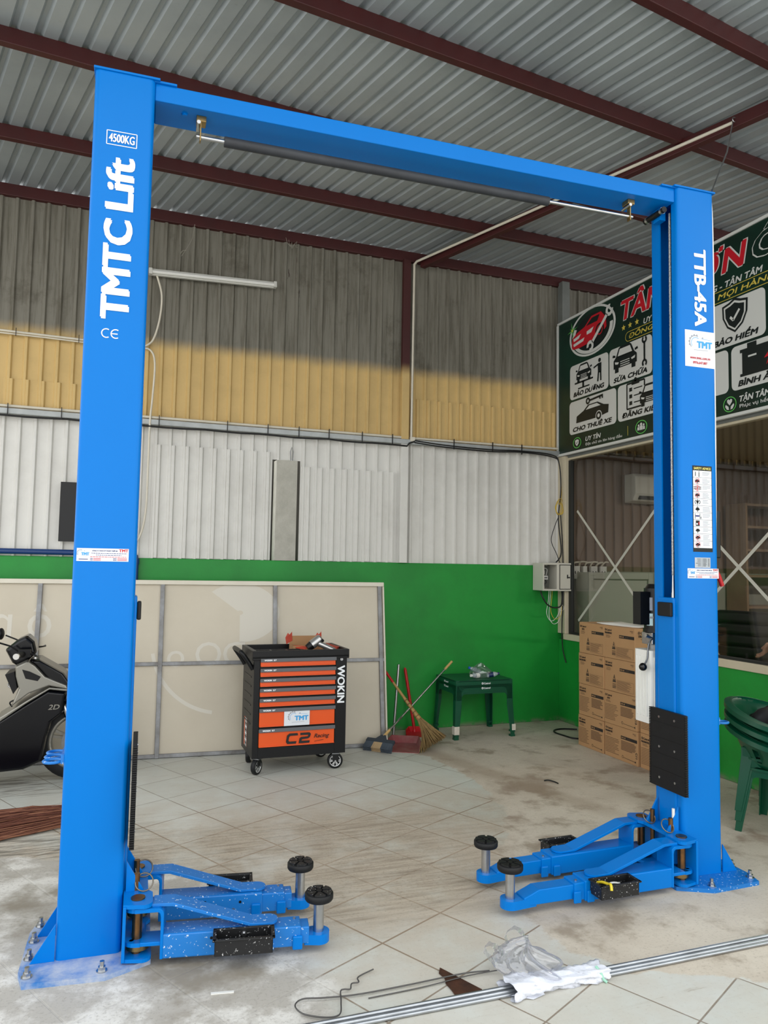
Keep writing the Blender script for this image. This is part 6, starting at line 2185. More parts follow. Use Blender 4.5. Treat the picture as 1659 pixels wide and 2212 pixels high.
b.text('2D', Ms, cap=0.035, m=SC_S, shear=0.25, bold=0.001, w=0.075)
b.build('side_emblem', sc, 'silver emblem')
b = MB()
Tw = Matrix.Translation((-0.165, 0, 0.285)) @ Matrix.Rotation(pi / 2, 4, 'X')
b.tb = None
wheel_t = [(0.205, -0.045), (0.255, -0.050), (0.280, -0.028), (0.285, 0.0), (0.280, 0.028), (0.255, 0.050), (0.205, 0.045)]


def wheel(x):
    T = Matrix.Translation((x, 0, 0.285)) @ Matrix.Rotation(pi / 2, 4, 'X')
    b = MB(T)
    b.lathe(wheel_t, BLACK, None, 40, True, False)
    w_ = b.build('tyre', sc, 'black tyre')
    b = MB(T)
    b.lathe([(0.180, -0.036), (0.208, -0.046), (0.208, 0.046), (0.180, 0.036), (0.180, -0.036)], SC_S, None, 40, True, False)
    b.cyl((0, 0, -0.05), (0, 0, 0.05), 0.035, SC_S, n=18)
    for k in range(5):
        a = 2 * pi * k / 5 + 0.3
        for o in (-0.12, 0.12):
            b.beam((0.03 * cos(a), 0.03 * sin(a), 0), (0.19 * cos(a + o), 0.19 * sin(a + o), 0), 0.018, 0.03, SC_S)
    b.build('wheel_rim', w_, 'silver spoked rim')
    b = MB(T)
    b.ringf((0, 0), 0.115, 0.075, STEEL_D, Matrix.Identity(4), 0.056, 30)
    b.ringf((0, 0), 0.115, 0.075, STEEL_D, Matrix.Rotation(pi, 4, 'X'), -0.053, 30)
    b.build('brake_disc', w_)


wheel(-0.165)
wheel(-1.44)
b = MB()
for sg in (-1, 1):
    b.cyl((-0.165, sg * 0.085, 0.285), (-0.275, sg * 0.085, 0.56), 0.020, SC_C, n=14)
    b.cyl((-0.165, sg * 0.085, 0.285), (-0.21, sg * 0.085, 0.40), 0.028, SC_S, n=14)
fk = b.build('front_fork', sc, 'bright telescopic fork')
b = MB()
prof_ = [(0.315 * cos(a), 0.315 * sin(a)) for a in [radians(35 + 13 * i) for i in range(10)]]
vs_, fs_ = [], []
for x, z in prof_:
    for y in (-0.075, -0.05, 0.05, 0.075):
        vs_.append((-0.165 + x, y, 0.285 + z - (0.02 if abs(y) > 0.06 else 0)))
for i in range(9):
    fs_ += [(4 * i + j, 4 * i + j + 1, 4 * i + 5 + j, 4 * i + 4 + j) for j in range(3)]
b.add(vs_, fs_, SC_K, True)
o_ = b.build('front_fender', sc, 'glossy black front fender')
md = o_.modifiers.new('thick', 'SOLIDIFY')
md.thickness = 0.006
b = MB()
yprism(b, [(-0.95, 0.28), (-1.05, 0.55), (-1.15, 0.72), (-1.75, 0.78), (-1.80, 0.72), (-1.60, 0.52), (-1.35, 0.46), (-1.15, 0.30)], -0.15, 0.15, SC_K, 0.93)
b.build('rear_body', sc, 'glossy dark rear body', bevel=0.015, seg=3)
b = MB()
yprism(b, [(-1.02, 0.70), (-1.15, 0.755), (-1.40, 0.76), (-1.50, 0.82), (-1.74, 0.83), (-1.72, 0.78), (-1.15, 0.72)], -0.13, 0.13, SC_M, 0.95)
b.build('seat', sc, 'black seat', bevel=0.015, seg=3)
b = MB()
b.cyl((-1.20, -0.16, 0.27), (-1.62, -0.18, 0.36), 0.045, SC_C, 0.05, n=16)
b.bx((-1.40, -0.06, 0.24), (-1.00, 0.10, 0.34), SC_M)
b.tube([(-1.0, 0.05, 0.22), (-1.02, 0.26, 0.02), (-1.0, 0.26, 0.005)], 0.008, SC_M, 8)
b.build('engine', sc, bevel=0.008)

# ================================================================== stack of green plastic armchairs at the right edge
CH_C = Vector((4.085, 3.67, 0))
FACE = radians(-65)


def armchair(dz, label, slots=True):
    t = thing('plastic_armchair', label, 'chair', (CH_C.x, CH_C.y, dz), FACE, 'green plastic armchairs in one stack')
    # local: faces +x
    nseg = 28
    rim, seat = [], []
    for i in range(nseg + 1):
        a = radians(52 + (308 - 52) * i / nseg)
        back = 0.5 - 0.5 * cos(a)            # 0 at the front, 1 at the back
        back = max(0.0, min(1.0, (back - 0.15) / 0.85))
        rx, ry = 0.315, 0.300
        rim.append((rx * cos(a) - 0.01, ry * sin(a), 0.545 + 0.125 * back ** 1.6))
        seat.append((0.215 * cos(a), 0.215 * sin(a), 0.400))
    b = MB()
    rows = 5
    vs_ = []
    for j in range(rows + 1):
        u = j / rows
        for p, q in zip(seat, rim):
            k = u ** 0.8
            vs_.append((p[0] + (q[0] - p[0]) * k, p[1] + (q[1] - p[1]) * k, p[2] + (q[2] - p[2]) * u))
    fs_ = []
    m_ = nseg + 1
    for j in range(rows):
        for i in range(nseg):
            if slots and j in (1, 2) and i % 6 == 3 and 4 < i < 24:
                continue
            fs_.append((j * m_ + i, j * m_ + i + 1, (j + 1) * m_ + i + 1, (j + 1) * m_ + i))
    b.add(vs_, fs_, GREEN_PL, True)
    o = b.build('backrest', t, 'tub shaped green back and arms')
    md = o.modifiers.new('thick', 'SOLIDIFY')
    md.thickness = 0.006
    md.offset = 0
    b = MB()
    k_ = len(rim)
    for i in range(k_ - 1):
        p, q = Vector(rim[i]), Vector(rim[i + 1])
        d_ = (q - p).normalized()
        out = Vector((p.x, p.y, 0)).normalized()
        out2 = Vector((q.x, q.y, 0)).normalized()
        vs_ = [(p - out * 0.006)[:], (p + out * 0.040 + Vector((0, 0, -0.006)))[:], (p + out * 0.042 + Vector((0, 0, -0.034)))[:], (p - out * 0.004 + Vector((0, 0, -0.012)))[:],
               (q - out2 * 0.006)[:], (q + out2 * 0.040 + Vector((0, 0, -0.006)))[:], (q + out2 * 0.042 + Vector((0, 0, -0.034)))[:], (q - out2 * 0.004 + Vector((0, 0, -0.012)))[:]]
        b.add(vs_, [(1, 0, 4, 5), (2, 1, 5, 6), (3, 2, 6, 7), (0, 3, 7, 4)], GREEN_PL, False)
    o = b.build('arm_rim', t, crease=50)
    wd = o.modifiers.new('weld', 'WELD')
    wd.merge_threshold = 0.0005
    b = MB()
    b.prism(rrect(0.46, 0.44, 0.12, 6), 0.388, 0.402, GREEN_PL)
    b.build('seat', t, bevel=0.005)
    for sx_, sy_ in ((1, 1), (1, -1), (-1, 1), (-1, -1)):
        b = MB()
        x0, y0, x1, y1 = sx_ * 0.205, sy_ * 0.200, sx_ * 0.245, sy_ * 0.235
        w0, w1 = 0.075, 0.040
        q = lambda X, Y, w, z: [(X, Y, z), (X - sx_ * w, Y, z), (X - sx_ * w, Y - sy_ * 0.007, z), (X - sx_ * 0.007, Y - sy_ * 0.007, z), (X - sx_ * 0.007, Y - sy_ * w, z), (X, Y - sy_ * w, z)]
        vs_ = q(x1, y1, w1, 0.0) + q(x0, y0, w0, 0.395)
        f_ = [(i, (i + 1) % 6, 6 + (i + 1) % 6, 6 + i) for i in range(6)] + [tuple(range(5, -1, -1)), tuple(range(6, 12))]
        if sx_ * sy_ > 0:
            f_ = [tuple(reversed(k)) for k in f_]
        b.add(vs_, f_, GREEN_PL)
        b.build('leg', t, bevel=0.002, seg=1)
    for M in (frame_m((0, -0.205, 0.392), (1, 0, 0), (0, 0, 1)), frame_m((-0.210, 0, 0.392), (0, -1, 0), (0, 0, 1)), frame_m((0, 0.205, 0.392), (-1, 0, 0), (0, 0, 1)), frame_m((0.210, 0, 0.392), (0, 1, 0), (0, 0, 1))):
        b = MB(M)
        hw = 0.20
        pts = [(-hw, 0), (hw, 0), (hw + 0.006, -0.12), (hw - 0.05, -0.12)] + [(hw - 0.09 + 0.04 * cos(a), -0.085 + 0.04 * sin(a)) for a in [i * pi / 12 for i in range(7)]] + [(-hw + 0.09 - 0.04 * sin(a), -0.085 + 0.04 * cos(a)) for a in [i * pi / 12 for i in range(7)]] + [(-hw + 0.05, -0.12), (-hw - 0.006, -0.12)]
        b.prism(pts, -0.005, 0.0, GREEN_PL)
        b.build('apron', t, bevel=0.001, seg=1)
    return t


for dz, lb in ((0.0, 'bottom dark green plastic armchair of the stack by the right wall'),
               (0.062, 'middle dark green plastic armchair of the stack by the right wall'),
               (0.124, 'topmost dark green plastic armchair of the stack, holding a black bag')):
    armchair(dz, lb)
CLOTH = mat('black_nylon', (13, 14, 17), 0.55, var=0.4, vs=12, c2=(24, 25, 29))
bgp = thing('black_bag', 'soft black bag lying in the topmost green armchair', 'bag', (CH_C.x - 0.02, CH_C.y + 0.02, 0.528))
b = MB()
rr = random.Random(8)
n_, k_ = 36, 16
vs_, fs_ = [], []
for j in range(k_ + 1):
    th_ = pi * j / k_
    for i in range(n_):
        a = 2 * pi * i / n_
        d_ = 1 + 0.07 * sin(3 * a + 2 * th_) + 0.05 * sin(7 * a - 3 * th_) + 0.04 * sin(11 * a + 6 * th_)
        vs_.append((0.215 * sin(th_) * cos(a) * d_, 0.20 * sin(th_) * sin(a) * d_, max(0.0, 0.115 - 0.125 * cos(th_) * d_ + 0.02 * sin(5 * a) * sin(th_))))
for j in range(k_):
    for i in range(n_):
        fs_.append((j * n_ + i, j * n_ + (i + 1) % n_, (j + 1) * n_ + (i + 1) % n_, (j + 1) * n_ + i))
b.add(vs_, fs_, CLOTH, True)
b.build('bag_body', bgp)
b = MB()
b.tube(spline([(-0.17, -0.10, 0.10), (-0.12, -0.13, 0.22), (0.02, -0.10, 0.255), (0.13, -0.03, 0.19)], 8), 0.016, CLOTH, 8)
b.tube(spline([(-0.20, 0.02, 0.06), (-0.23, -0.05, 0.09), (-0.16, -0.17, 0.07), (-0.04, -0.20, 0.06)], 8), 0.030, CLOTH, 8)
b.build('strap', bgp, 'folded strap')

# ================================================================== lamps, conduits and cables on the walls
TUBEW = mat('lamp_housing_white', (206, 206, 200), 0.45, var=0.3, vs=5, c2=(180, 178, 170))
tl = thing('tube_lamp', 'long white tube lamp, switched off, fixed across the grey wall sheets', 'lamp', (0.815, 6.985, 4.272), 0)
b = MB()
Tt = Matrix.Rotation(radians(-2.1), 4, 'Y')
b.T = Tt
b.bx((-0.585, -0.012, -0.030), (0.585, 0.022, 0.030), TUBEW)
b.build('housing', tl, bevel=0.006)
b = MB(Tt)
b.cyl((-0.56, -0.022, -0.004), (0.56, -0.022, -0.004), 0.017, WHITE_PL, n=16)
b.build('tube', tl, 'white tube')
for x in (-0.585, 0.555):
    b = MB(Tt)
    b.bx((x, -0.042, -0.030), (x + 0.03, 0.0, 0.026), TUBEW)
    b.build('end_cap', tl, bevel=0.004)
b = MB()
yy = WY - 0.02
b.tube(spline([(0.30, yy - 0.03, 4.235), (0.352, yy, 4.06), (0.341, yy, 3.83), (0.288, yy, 3.63), (0.20, yy, 3.556)], 8), 0.009, PVC, 8)
tag(b.build('lamp_cable'), 'pale cable looping down from the left end of the tube lamp', 'cable')
b = MB()
b.tube(spline([(0.16, yy, 3.548), (0.27, yy, 3.54), (0.315, yy, 3.42), (0.306, yy, 3.1), (0.292, yy - 0.03, 2.88), (0.292, yy, 2.5), (0.288, yy, 2.10), (0.255, yy, 1.88), (0.19, yy, 1.74)], 8), 0.009, PVC, 8)
tag(b.build('wall_cable'), 'pale cable hanging down the wall right behind the left column', 'cable')
b = MB()
b.tube([(-2.4, WY - 0.025, 3.585), (0.10, WY - 0.025, 3.560)], 0.010, PVC, 10)
b.tube([(-2.4, WY - 0.02, 3.556), (-0.6, WY - 0.022, 3.548), (0.16, WY - 0.022, 3.535)], 0.007, PVC, 8)
for x in (-0.83, -0.33, -1.4):
    b.tube([(x, WY - 0.04, 3.53), (x, WY - 0.042, 3.60)], 0.003, BLACK_SAT, 6)
tag(b.build('conduit'), 'pale conduit running level on the wall left of the left column', 'conduit')
b = MB()
b.tube([(-3.9, WY - 0.03, 2.926), (2.78, WY - 0.03, 2.922)], 0.0125, PVC, 10)
tag(b.build('conduit'), 'long cream conduit lying on the galvanised wall rail left of the red post', 'conduit')
b = MB()
b.tube([(2.86, WY - 0.03, 2.922), (4.0, WY - 0.035, 2.925), (4.55, WY - 0.05, 2.93)], 0.0115, PVC, 10)
tag(b.build('conduit'), 'cream conduit lying on the wall rail between the red post and the signboard', 'conduit')
b = MB()
b.tube([(2.832, WY - 0.03, 2.90), (2.838, WY - 0.03, 4.74)], 0.0125, PVC, 10)
b.bx((2.815, WY - 0.055, 2.885), (2.865, WY - 0.01, 2.93), PVC)
b.tube([(2.838, WY - 0.03, 4.735), (2.85, WY - 0.07, 4.755), (3.40, 5.42, 4.748), (3.955, 3.90, 4.745)], 0.0125, PVC, 10)
tag(b.build('conduit'), 'cream conduit climbing beside the red post and along the rafter', 'conduit')
b = MB()
rr = random.Random(2)
pts = []
for i in range(41):
    x = -3.9 + 6.68 * i / 40
    pts.append((x, WY - 0.052, 2.845 - 0.008 * abs(sin(i * 0.9)) - 0.004 * rr.random()))
pts += [(2.80, WY - 0.06, 2.862), (2.86, WY - 0.055, 2.885)]
b.tube(pts, 0.0085, CABLE_B, 8)
tag(b.build('power_cable'), 'black cable strapped along the underside of the wall rail left of the red post', 'cable')
b = MB()
for o in (0, 0.02):
    b.tube(spline([(2.86, WY - 0.05, 2.895 - o), (3.2, WY - 0.05, 2.872 - o), (3.7, WY - 0.052, 2.862 - o), (4.114, WY - 0.06, 2.872 - o * 0.7), (4.47, WY - 0.08, 2.848 - o), (4.545, WY - 0.09, 2.75), (4.565, WY - 0.09, 2.47), (4.535, WY - 0.09, 2.16), (4.57, WY - 0.09, 1.80), (4.50, WY - 0.10, 1.69)], 8), 0.007, CABLE_B, 8)
tag(b.build('power_cable'), 'pair of black cables running from the red post into the corner and down', 'cable')
for k, x in enumerate([-3.2, -2.4, -1.6, -0.86, -0.44, 0.37, 0.98, 1.36, 1.66, 1.96, 2.30, 2.62, 3.30, 3.75, 4.1]):
    b = MB()
    b.bx((x - 0.003, WY - 0.064, 2.835), (x + 0.003, WY - 0.05, 2.942), BLACK_SAT)
    tag(b.build('cable_tie'), 'small black cable tie round the wall rail conduit', 'cable tie', 'black cable ties along the wall rail')
b = MB()
for k in range(5):
    r_ = 0.055 + 0.006 * k
    c_ = (4.525 + 0.006 * k, WY - 0.10, 2.26 + 0.008 * k)
    b.tube([(c_[0] + r_ * 0.62 * cos(a), c_[1] - 0.012 * sin(2 * a + k), c_[2] + r_ * sin(a) * 1.1) for a in [2 * pi * i / 20 for i in range(20)]], 0.003, YELLOW_W, 6, closed=True)
b.tube(spline([(4.56, WY - 0.09, 2.32), (4.575, WY - 0.09, 2.45), (4.56, WY - 0.09, 2.60)], 6), 0.003, YELLOW_W, 6)
tag(b.build('wire_coil'), 'small coil of thin yellow wire hanging in the corner', 'wire')
b = MB()
b.tube(spline([(4.53, WY - 0.10, 2.18), (4.48, WY - 0.10, 2.07), (4.44, WY - 0.10, 1.92), (4.50, WY - 0.11, 1.78), (4.54, WY - 0.12, 1.67)], 8), 0.004, CABLE_B, 6)
b.tube(spline([(4.555, WY - 0.10, 2.20), (4.575, WY - 0.10, 1.95), (4.58, WY - 0.11, 1.70), (4.575, WY - 0.12, 1.30), (4.56, WY - 0.12, 1.02), (4.57, WY - 0.12, 0.78), (4.585, WY - 0.16, 0.63)], 8), 0.006, CABLE_B, 6)
tag(b.build('hanging_wire'), 'thin black wires dangling down the corner beside the window jamb', 'wire')

# breaker box
eb = thing('breaker_box', 'grey steel breaker box with its door open in the wall corner', 'electrical box', (4.365, WY - 0.005, 1.39))
GREYBOX = mat('grey_box_paint', (196, 194, 182), 0.45)
DARKIN = mat('box_interior', (96, 98, 92), 0.7)
b = MB()
W_, H_, D_ = 0.185, 0.290, 0.20
for a, c in (((-W_ / 2, -D_, 0), (-W_ / 2 + 0.004, 0, H_)), ((W_ / 2 - 0.004, -D_, 0), (W_ / 2, 0, H_)), ((-W_ / 2 + 0.0041, -D_, 0), (W_ / 2 - 0.0041, 0, 0.004)), ((-W_ / 2 + 0.0041, -D_, H_ - 0.004), (W_ / 2 - 0.0041, 0, H_)), ((-W_ / 2 + 0.0041, -0.005, 0.0041), (W_ / 2 - 0.0041, 0, H_ - 0.0041))):
    b.bx(a, c, GREYBOX)
for a, c in (((-W_ / 2 - 0.001, -D_ - 0.002, -0.001), (-W_ / 2 + 0.016, -D_ + 0.012, H_ + 0.001)), ((W_ / 2 - 0.016, -D_ - 0.002, -0.001), (W_ / 2 + 0.001, -D_ + 0.012, H_ + 0.001)), ((-W_ / 2 + 0.0161, -D_ - 0.002, -0.001), (W_ / 2 - 0.0161, -D_ + 0.012, 0.018)), ((-W_ / 2 + 0.0161, -D_ - 0.002, H_ - 0.018), (W_ / 2 - 0.0161, -D_ + 0.012, H_ + 0.001))):
    b.bx(a, c, GREYBOX)
b.build('enclosure', eb, bevel=0.002)
b = MB()
b.bx((-0.075, -0.05, 0.03), (0.075, -0.045, 0.26), DARKIN)
b.bx((-0.05, -0.10, 0.17), (-0.01, -0.05, 0.21), WHITE_PL)
b.bx((-0.05, -0.10, 0.115), (0.03, -0.05, 0.155), WHITE_PL)
for k in range(4):
    b.bx((-0.045 + 0.018 * k, -0.106, 0.128), (-0.037 + 0.018 * k, -0.10, 0.142), BLACK_SAT)
b.bx((-0.03, -0.09, 0.05), (0.0, -0.05, 0.075), BLACK_SAT)
b.tube(spline([(-0.03, -0.09, 0.21), (-0.02, -0.11, 0.235), (0.02, -0.10, 0.22), (0.02, -0.08, 0.16)], 6), 0.004, WHITE_PL, 6)
b.tube(spline([(0.0, -0.09, 0.115), (0.01, -0.10, 0.085), (-0.02, -0.09, 0.06)], 6), 0.004, BLACK_SAT, 6)
b.build('breakers', eb, 'white breakers and wiring')
Td = Matrix.Translation((W_ / 2, -D_, 0)) @ Matrix.Rotation(radians(8), 4, 'Z')
b = MB(Td)
b.bx((0.0, -0.004, -0.004), (0.185, 0.010, H_ + 0.004), GREYBOX)
dr = b.build('door', eb, 'open door', bevel=0.003)
b = MB(Td)
for a, c in (((0.014, -0.0075, 0.014), (0.020, -0.004, H_ - 0.014)), ((0.165, -0.0075, 0.014), (0.171, -0.004, H_ - 0.014)), ((0.014, -0.0075, 0.014), (0.171, -0.004, 0.020)), ((0.014, -0.0075, H_ - 0.020), (0.171, -0.004, H_ - 0.014))):
    b.bx(a, c, BLACK_SAT)
b.build('door_seal', dr, 'black rubber seal')
b = MB(Td)
b.bx((0.118, -0.010, 0.13), (0.128, -0.004, 0.17), BLACK_SAT)
b.cyl((0.142, -0.004, 0.14), (0.142, -0.016, 0.14), 0.008, BLACK_SAT, n=10)
b.build('latch', dr)
b = MB()
b.tube(spline([(4.30, 6.93, 1.395), (4.305, 6.90, 1.33), (4.36, 6.89, 1.245), (4.44, 6.89, 1.21), (4.53, 6.90, 1.225), (4.57, 6.93, 1.30), (4.575, 6.95, 1.42)], 8), 0.008, CABLE_B, 8)
tag(b.build('power_cable'), 'thick black cable hanging in a loop under the breaker box', 'cable')
b = MB()
for k, (a, c) in enumerate((((4.40, 1.39), (4.36, 1.10)), ((4.42, 1.39), (4.39, 1.07)), ((4.44, 1.39), (4.41, 1.12)))):
    b.tube(spline([(a[0], 6.92, a[1]), (a[0] - 0.015, 6.91, 1.28), (c[0], 6.90, c[1] + 0.05), (c[0] + 0.05, 6.90, c[1] - 0.03), (c[0] + 0.13, 6.91, c[1] + 0.01), (4.565, 6.93, 1.24 + 0.02 * k)], 8), 0.003, WHITE_PL if k < 2 else YELLOW_W, 6)
b.tube([(4.555 + 0.03 * cos(a), 6.92, 1.205 + 0.03 * sin(a)) for a in [2 * pi * i / 16 for i in range(16)]], 0.004, WHITE_PL, 6, closed=True)
tag(b.build('loose_wires'), 'thin loose white and yellow wires below the breaker box', 'wire')

# black panel and blue pipe at the left
bp = thing('black_board', 'flat black board on the white sheets partly hidden by the left column', 'panel', (-0.14, WY - 0.028, 1.785))
b = MB()
b.bx((-0.28, -0.03, 0.0), (0.28, 0.0, 0.512), mat('deep_black', (5, 6, 10), 0.5))
b.build('board', bp, bevel=0.003)
PIPEB = mat('blue_pvc_pipe', (24, 58, 112), 0.4)
b = MB()
b.tube([(-3.9, WY - 0.03, 1.70), (-0.4, WY - 0.03, 1.692), (0.15, WY - 0.03, 1.688), (0.195, WY - 0.03, 1.686), (0.215, WY - 0.03, 1.668), (0.22, WY - 0.03, 1.63), (0.22, WY - 0.03, 0.02)], 0.024, PIPEB, 14)
b.cyl((0.22, WY - 0.03, 1.60), (0.22, WY - 0.03, 1.65), 0.029, PIPEB, n=16)
tag(b.build('water_pipe'), 'blue plastic water pipe on top of the green wall turning down behind the left column', 'pipe')

# stay wire from the rafter to the column
b = MB()
b.tube([(3.955, 3.90, 4.745), (3.60, 3.60, 4.30), (3.155, 3.27, 3.80)], 0.005, STEEL, 8)
b.tube([(3.955 + 0.016 * cos(a), 3.885, 4.758 + 0.016 * sin(a)) for a in [2 * pi * i / 14 for i in range(14)]], 0.004, STEEL, 6, closed=True)
tag(b.build('stay_wire'), 'thin wire from the end of the roof conduit down to the right column top', 'wire')

# cobweb strands under the beam
WEB = mat('dusty_cobweb', (150, 146, 134), 0.9)
b = MB()
b.tube(spline([(0.62, WY - 0.06, 4.76), (0.60, WY - 0.06, 4.62), (0.545, WY - 0.06, 4.50), (0.51, WY - 0.05, 4.44)], 6), 0.0022, WEB, 5)
b.tube(spline([(0.55, WY - 0.06, 4.50), (0.52, WY - 0.06, 4.49), (0.50, WY - 0.06, 4.46)], 5), 0.003, WEB, 5)
tag(b.build('cobweb'), 'dusty cobweb strand hanging from the wall beam right of the left column', 'cobweb')
b = MB()
for k in range(5):
    b.tube(spline([(1.48 + 0.03 * k, WY - 0.06, 4.78 - 0.02 * k), (1.50 + 0.02 * k, WY - 0.065, 4.72 - 0.02 * (k % 3)), (1.55 + 0.01 * k, WY - 0.06, 4.70 + 0.015 * k)], 5), 0.002, WEB, 5)
tag(b.build('cobweb'), 'tuft of cobweb on the wall beam above the tube lamp', 'cobweb')

# ================================================================== litter on the floor in front
ROD = mat('galvanised_rod', (176, 180, 184), 0.32, metal=0.9, var=0.4, vs=9)
DULLW = mat('grey_iron_wire', (96, 94, 92), 0.5, metal=0.6)
offs = ((0, 0), (0.0, 0.016), (-0.013, 0.008), (0.012, 0.007), (0.022, 0.0), (-0.022, 0.0))
for k, (dy, dz) in enumerate(offs):
    b = MB()
    b.tube([(0.10 + 0.05 * k, 2.655 + dy, 0.009 + dz), (1.5, 2.640 + dy, 0.009 + dz), (2.2, 2.634 + dy * 0.9, 0.010 + dz), (3.9 - 0.06 * k, 2.645 + dy * 1.3, 0.009 + dz)], 0.0075, ROD, 10)
    tag(b.build('steel_rod'), 'long thin galvanised steel rod of the bundle lying across the floor in front', 'rod', 'galvanised rods in a bundle on the floor')
FILMW = mat('white_wrapping_film', (214, 217, 226), 0.3, spec=0.6, bump=0.6, bs=30)
wf = thing('wrapping_film', 'white plastic film wrapped round the steel rods', 'wrapping', (1.72, 2.637, 0))
b = MB()
rr = random.Random(6)
n_, k_ = 26, 34
vs_, fs_ = [], []
for j in range(k_ + 1):
    x = -0.225 + 0.435 * j / k_
    for i in range(n_):
        a = 2 * pi * i / n_
        r_ = 0.040 + 0.006 * sin(5 * a + 14 * x) + 0.006 * sin(9 * a - 40 * x) + 0.004 * rr.uniform(-1, 1)
        r_ *= 1.0 + 0.30 * max(0, (-x - 0.06) / 0.17)
        z = 0.020 + r_ * 0.66 * sin(a)
        vs_.append((x + 0.012 * sin(3 * a), r_ * cos(a) * 1.15, max(0.001, z)))
for j in range(k_):
    for i in range(n_):
        fs_.append((j * n_ + i, j * n_ + (i + 1) % n_, (j + 1) * n_ + (i + 1) % n_, (j + 1) * n_ + i))
b.add(vs_, fs_, FILMW, True)
b.build('film', wf)
b = MB()
b.add([(-0.225, -0.03, 0.012), (-0.15, -0.065, 0.003), (-0.09, -0.05, 0.004), (-0.10, -0.025, 0.02)], [(0, 1, 2, 3)], FILMW)
b.tube(spline([(0.17, -0.01, 0.045), (0.175, -0.035, 0.030), (0.18, -0.045, 0.012), (0.19, -0.055, 0.004)], 5), 0.006, mat('pale_green_tape', (150, 200, 178), 0.5), 6)
b.build('loose_end', wf, 'loose film end and pale green tie')
pbg = thing('plastic_bag', 'clear plastic carrier bag slumped on the floor against the wrapped rods', 'bag', (1.622, 2.735, 0), radians(-35))
b = MB()
crumpled(b, (0.02, 0, 0), 0.150, 0.105, 0.125, CLEAR, 12, n=60, k=26, ears=((2.7, 0.03), (1.9, 0.02)), amp=0.20)
b.build('film', pbg)


def ribbon(b, pts, w, m, side):
    P = [Vector(p) for p in spline(pts, 8)]
    vs_ = []
    for i, p in enumerate(P):
        s_ = Vector(side).normalized() * w * (0.5 + 0.12 * sin(i * 0.9))
        vs_ += [(p - s_)[:], (p + Vector((0, 0, 0.006 * sin(i * 1.3))))[:], (p + s_)[:]]
    f_ = []
    for i in range(len(P) - 1):
        f_ += [(3 * i, 3 * i + 1, 3 * i + 4, 3 * i + 3), (3 * i + 1, 3 * i + 2, 3 * i + 5, 3 * i + 4)]
    b.add(vs_, f_, m, True)


for pts, sd_ in (([(-0.06, 0.03, 0.09), (-0.075, 0.045, 0.125), (-0.045, 0.06, 0.152), (-0.01, 0.06, 0.138), (0.015, 0.05, 0.10)], (0.3, 1, 0.2)),
                 ([(-0.12, -0.02, 0.05), (-0.150, -0.03, 0.09), (-0.135, -0.04, 0.122), (-0.10, -0.045, 0.115), (-0.07, -0.04, 0.085)], (0.2, 1, 0.3))):
    b = MB()
    ribbon(b, pts, 0.026, CLEAR, sd_)
    b.build('handle', pbg, 'bag handle')
RUST = mat('rusty_steel_scrap', (92, 58, 42), 0.6, metal=0.4, var=1.0, vs=14, c2=(48, 34, 30))
b = MB()
b.prism([(1.325, 2.885), (1.305, 2.85), (1.312, 2.81), (1.30, 2.775), (1.302, 2.72), (1.300, 2.688), (1.415, 2.690)], 0.002, 0.006, RUST)
tag(b.build('metal_scrap'), 'triangular rusty scrap of sheet metal on the tiles', 'scrap metal')
b = MB()
b.tube(spline([(1.50, 2.79, 0.012), (1.38, 2.80, 0.014), (1.15, 2.80, 0.010), (0.95, 2.80, 0.010), (0.82, 2.815, 0.012), (0.742, 2.832, 0.012), (0.705, 2.80, 0.012), (0.722, 2.745, 0.010), (0.79, 2.70, 0.010), (0.845, 2.70, 0.010), (0.872, 2.77, 0.012), (0.890, 2.836, 0.012), (0.905, 2.842, 0.014), (0.930, 2.84, 0.012), (0.945, 2.870, 0.014), (0.975, 2.875, 0.012), (0.985, 2.91, 0.012), (1.06, 2.945, 0.012)], 8), 0.0028, DULLW, 6)
tag(b.build('iron_wire'), 'thin grey iron wire bent into a loop on the tiles', 'wire')
b = MB()
b.tube(spline([(1.54, 2.775, 0.016), (1.40, 2.783, 0.012), (1.2, 2.775, 0.006), (0.98, 2.772, 0.005)], 8), 0.0022, DULLW, 6)
tag(b.build('iron_wire'), 'thin straight grey iron wire on the tiles below the looped one', 'wire')
b = MB()
b.box((0.468, 2.985, 0.0025), (0.086, 0.011, 0.004), WHITE_PL, radians(-9))
tag(b.build('plastic_strip'), 'short white plastic strip on the cement near the left column', 'strip')
b = MB()
b.tube(spline([(4.50, 6.56, 0.008), (4.38, 6.62, 0.008), (4.27, 6.60, 0.008), (4.205, 6.50, 0.008), (4.215, 6.34, 0.008), (4.235, 6.24, 0.008), (4.29, 6.20, 0.008)], 8), 0.008, CABLE_B, 8)
tag(b.build('floor_cable'), 'loop of black cable on the floor beside the oil cartons', 'cable')
b = MB()
b.tube(spline([(3.19, 5.08, 0.006), (3.22, 5.07, 0.010), (3.25, 5.03, 0.006), (3.255, 4.99, 0.004)], 6), 0.005, CABLE_B, 6)
tag(b.build('cable_scrap'), 'short black scrap of cable on the cement floor', 'cable')
TYEL = mat('yellow_plastic', (220, 196, 40), 0.4)
b = MB()
b.tube(spline([(2.275, 3.150, 0.118), (2.285, 3.125, 0.128), (2.29, 3.085, 0.134), (2.285, 3.058, 0.142), (2.28, 3.045, 0.120)], 5), 0.007, TYEL, 6)
tag(b.build('plastic_strap'), 'short yellow strap lying in the tray of the right front lift arm', 'strap')
b = MB()
b.tube([(2.345 + 0.045 * cos(a), 3.105 + 0.024 * sin(a), 0.104 + 0.012 * sin(a)) for a in [2 * pi * i / 18 for i in range(18)]], 0.005, WHITE_PL, 6, closed=True)
tag(b.build('plastic_ring'), 'pale plastic ring lying in the tray of the right front lift arm', 'ring')

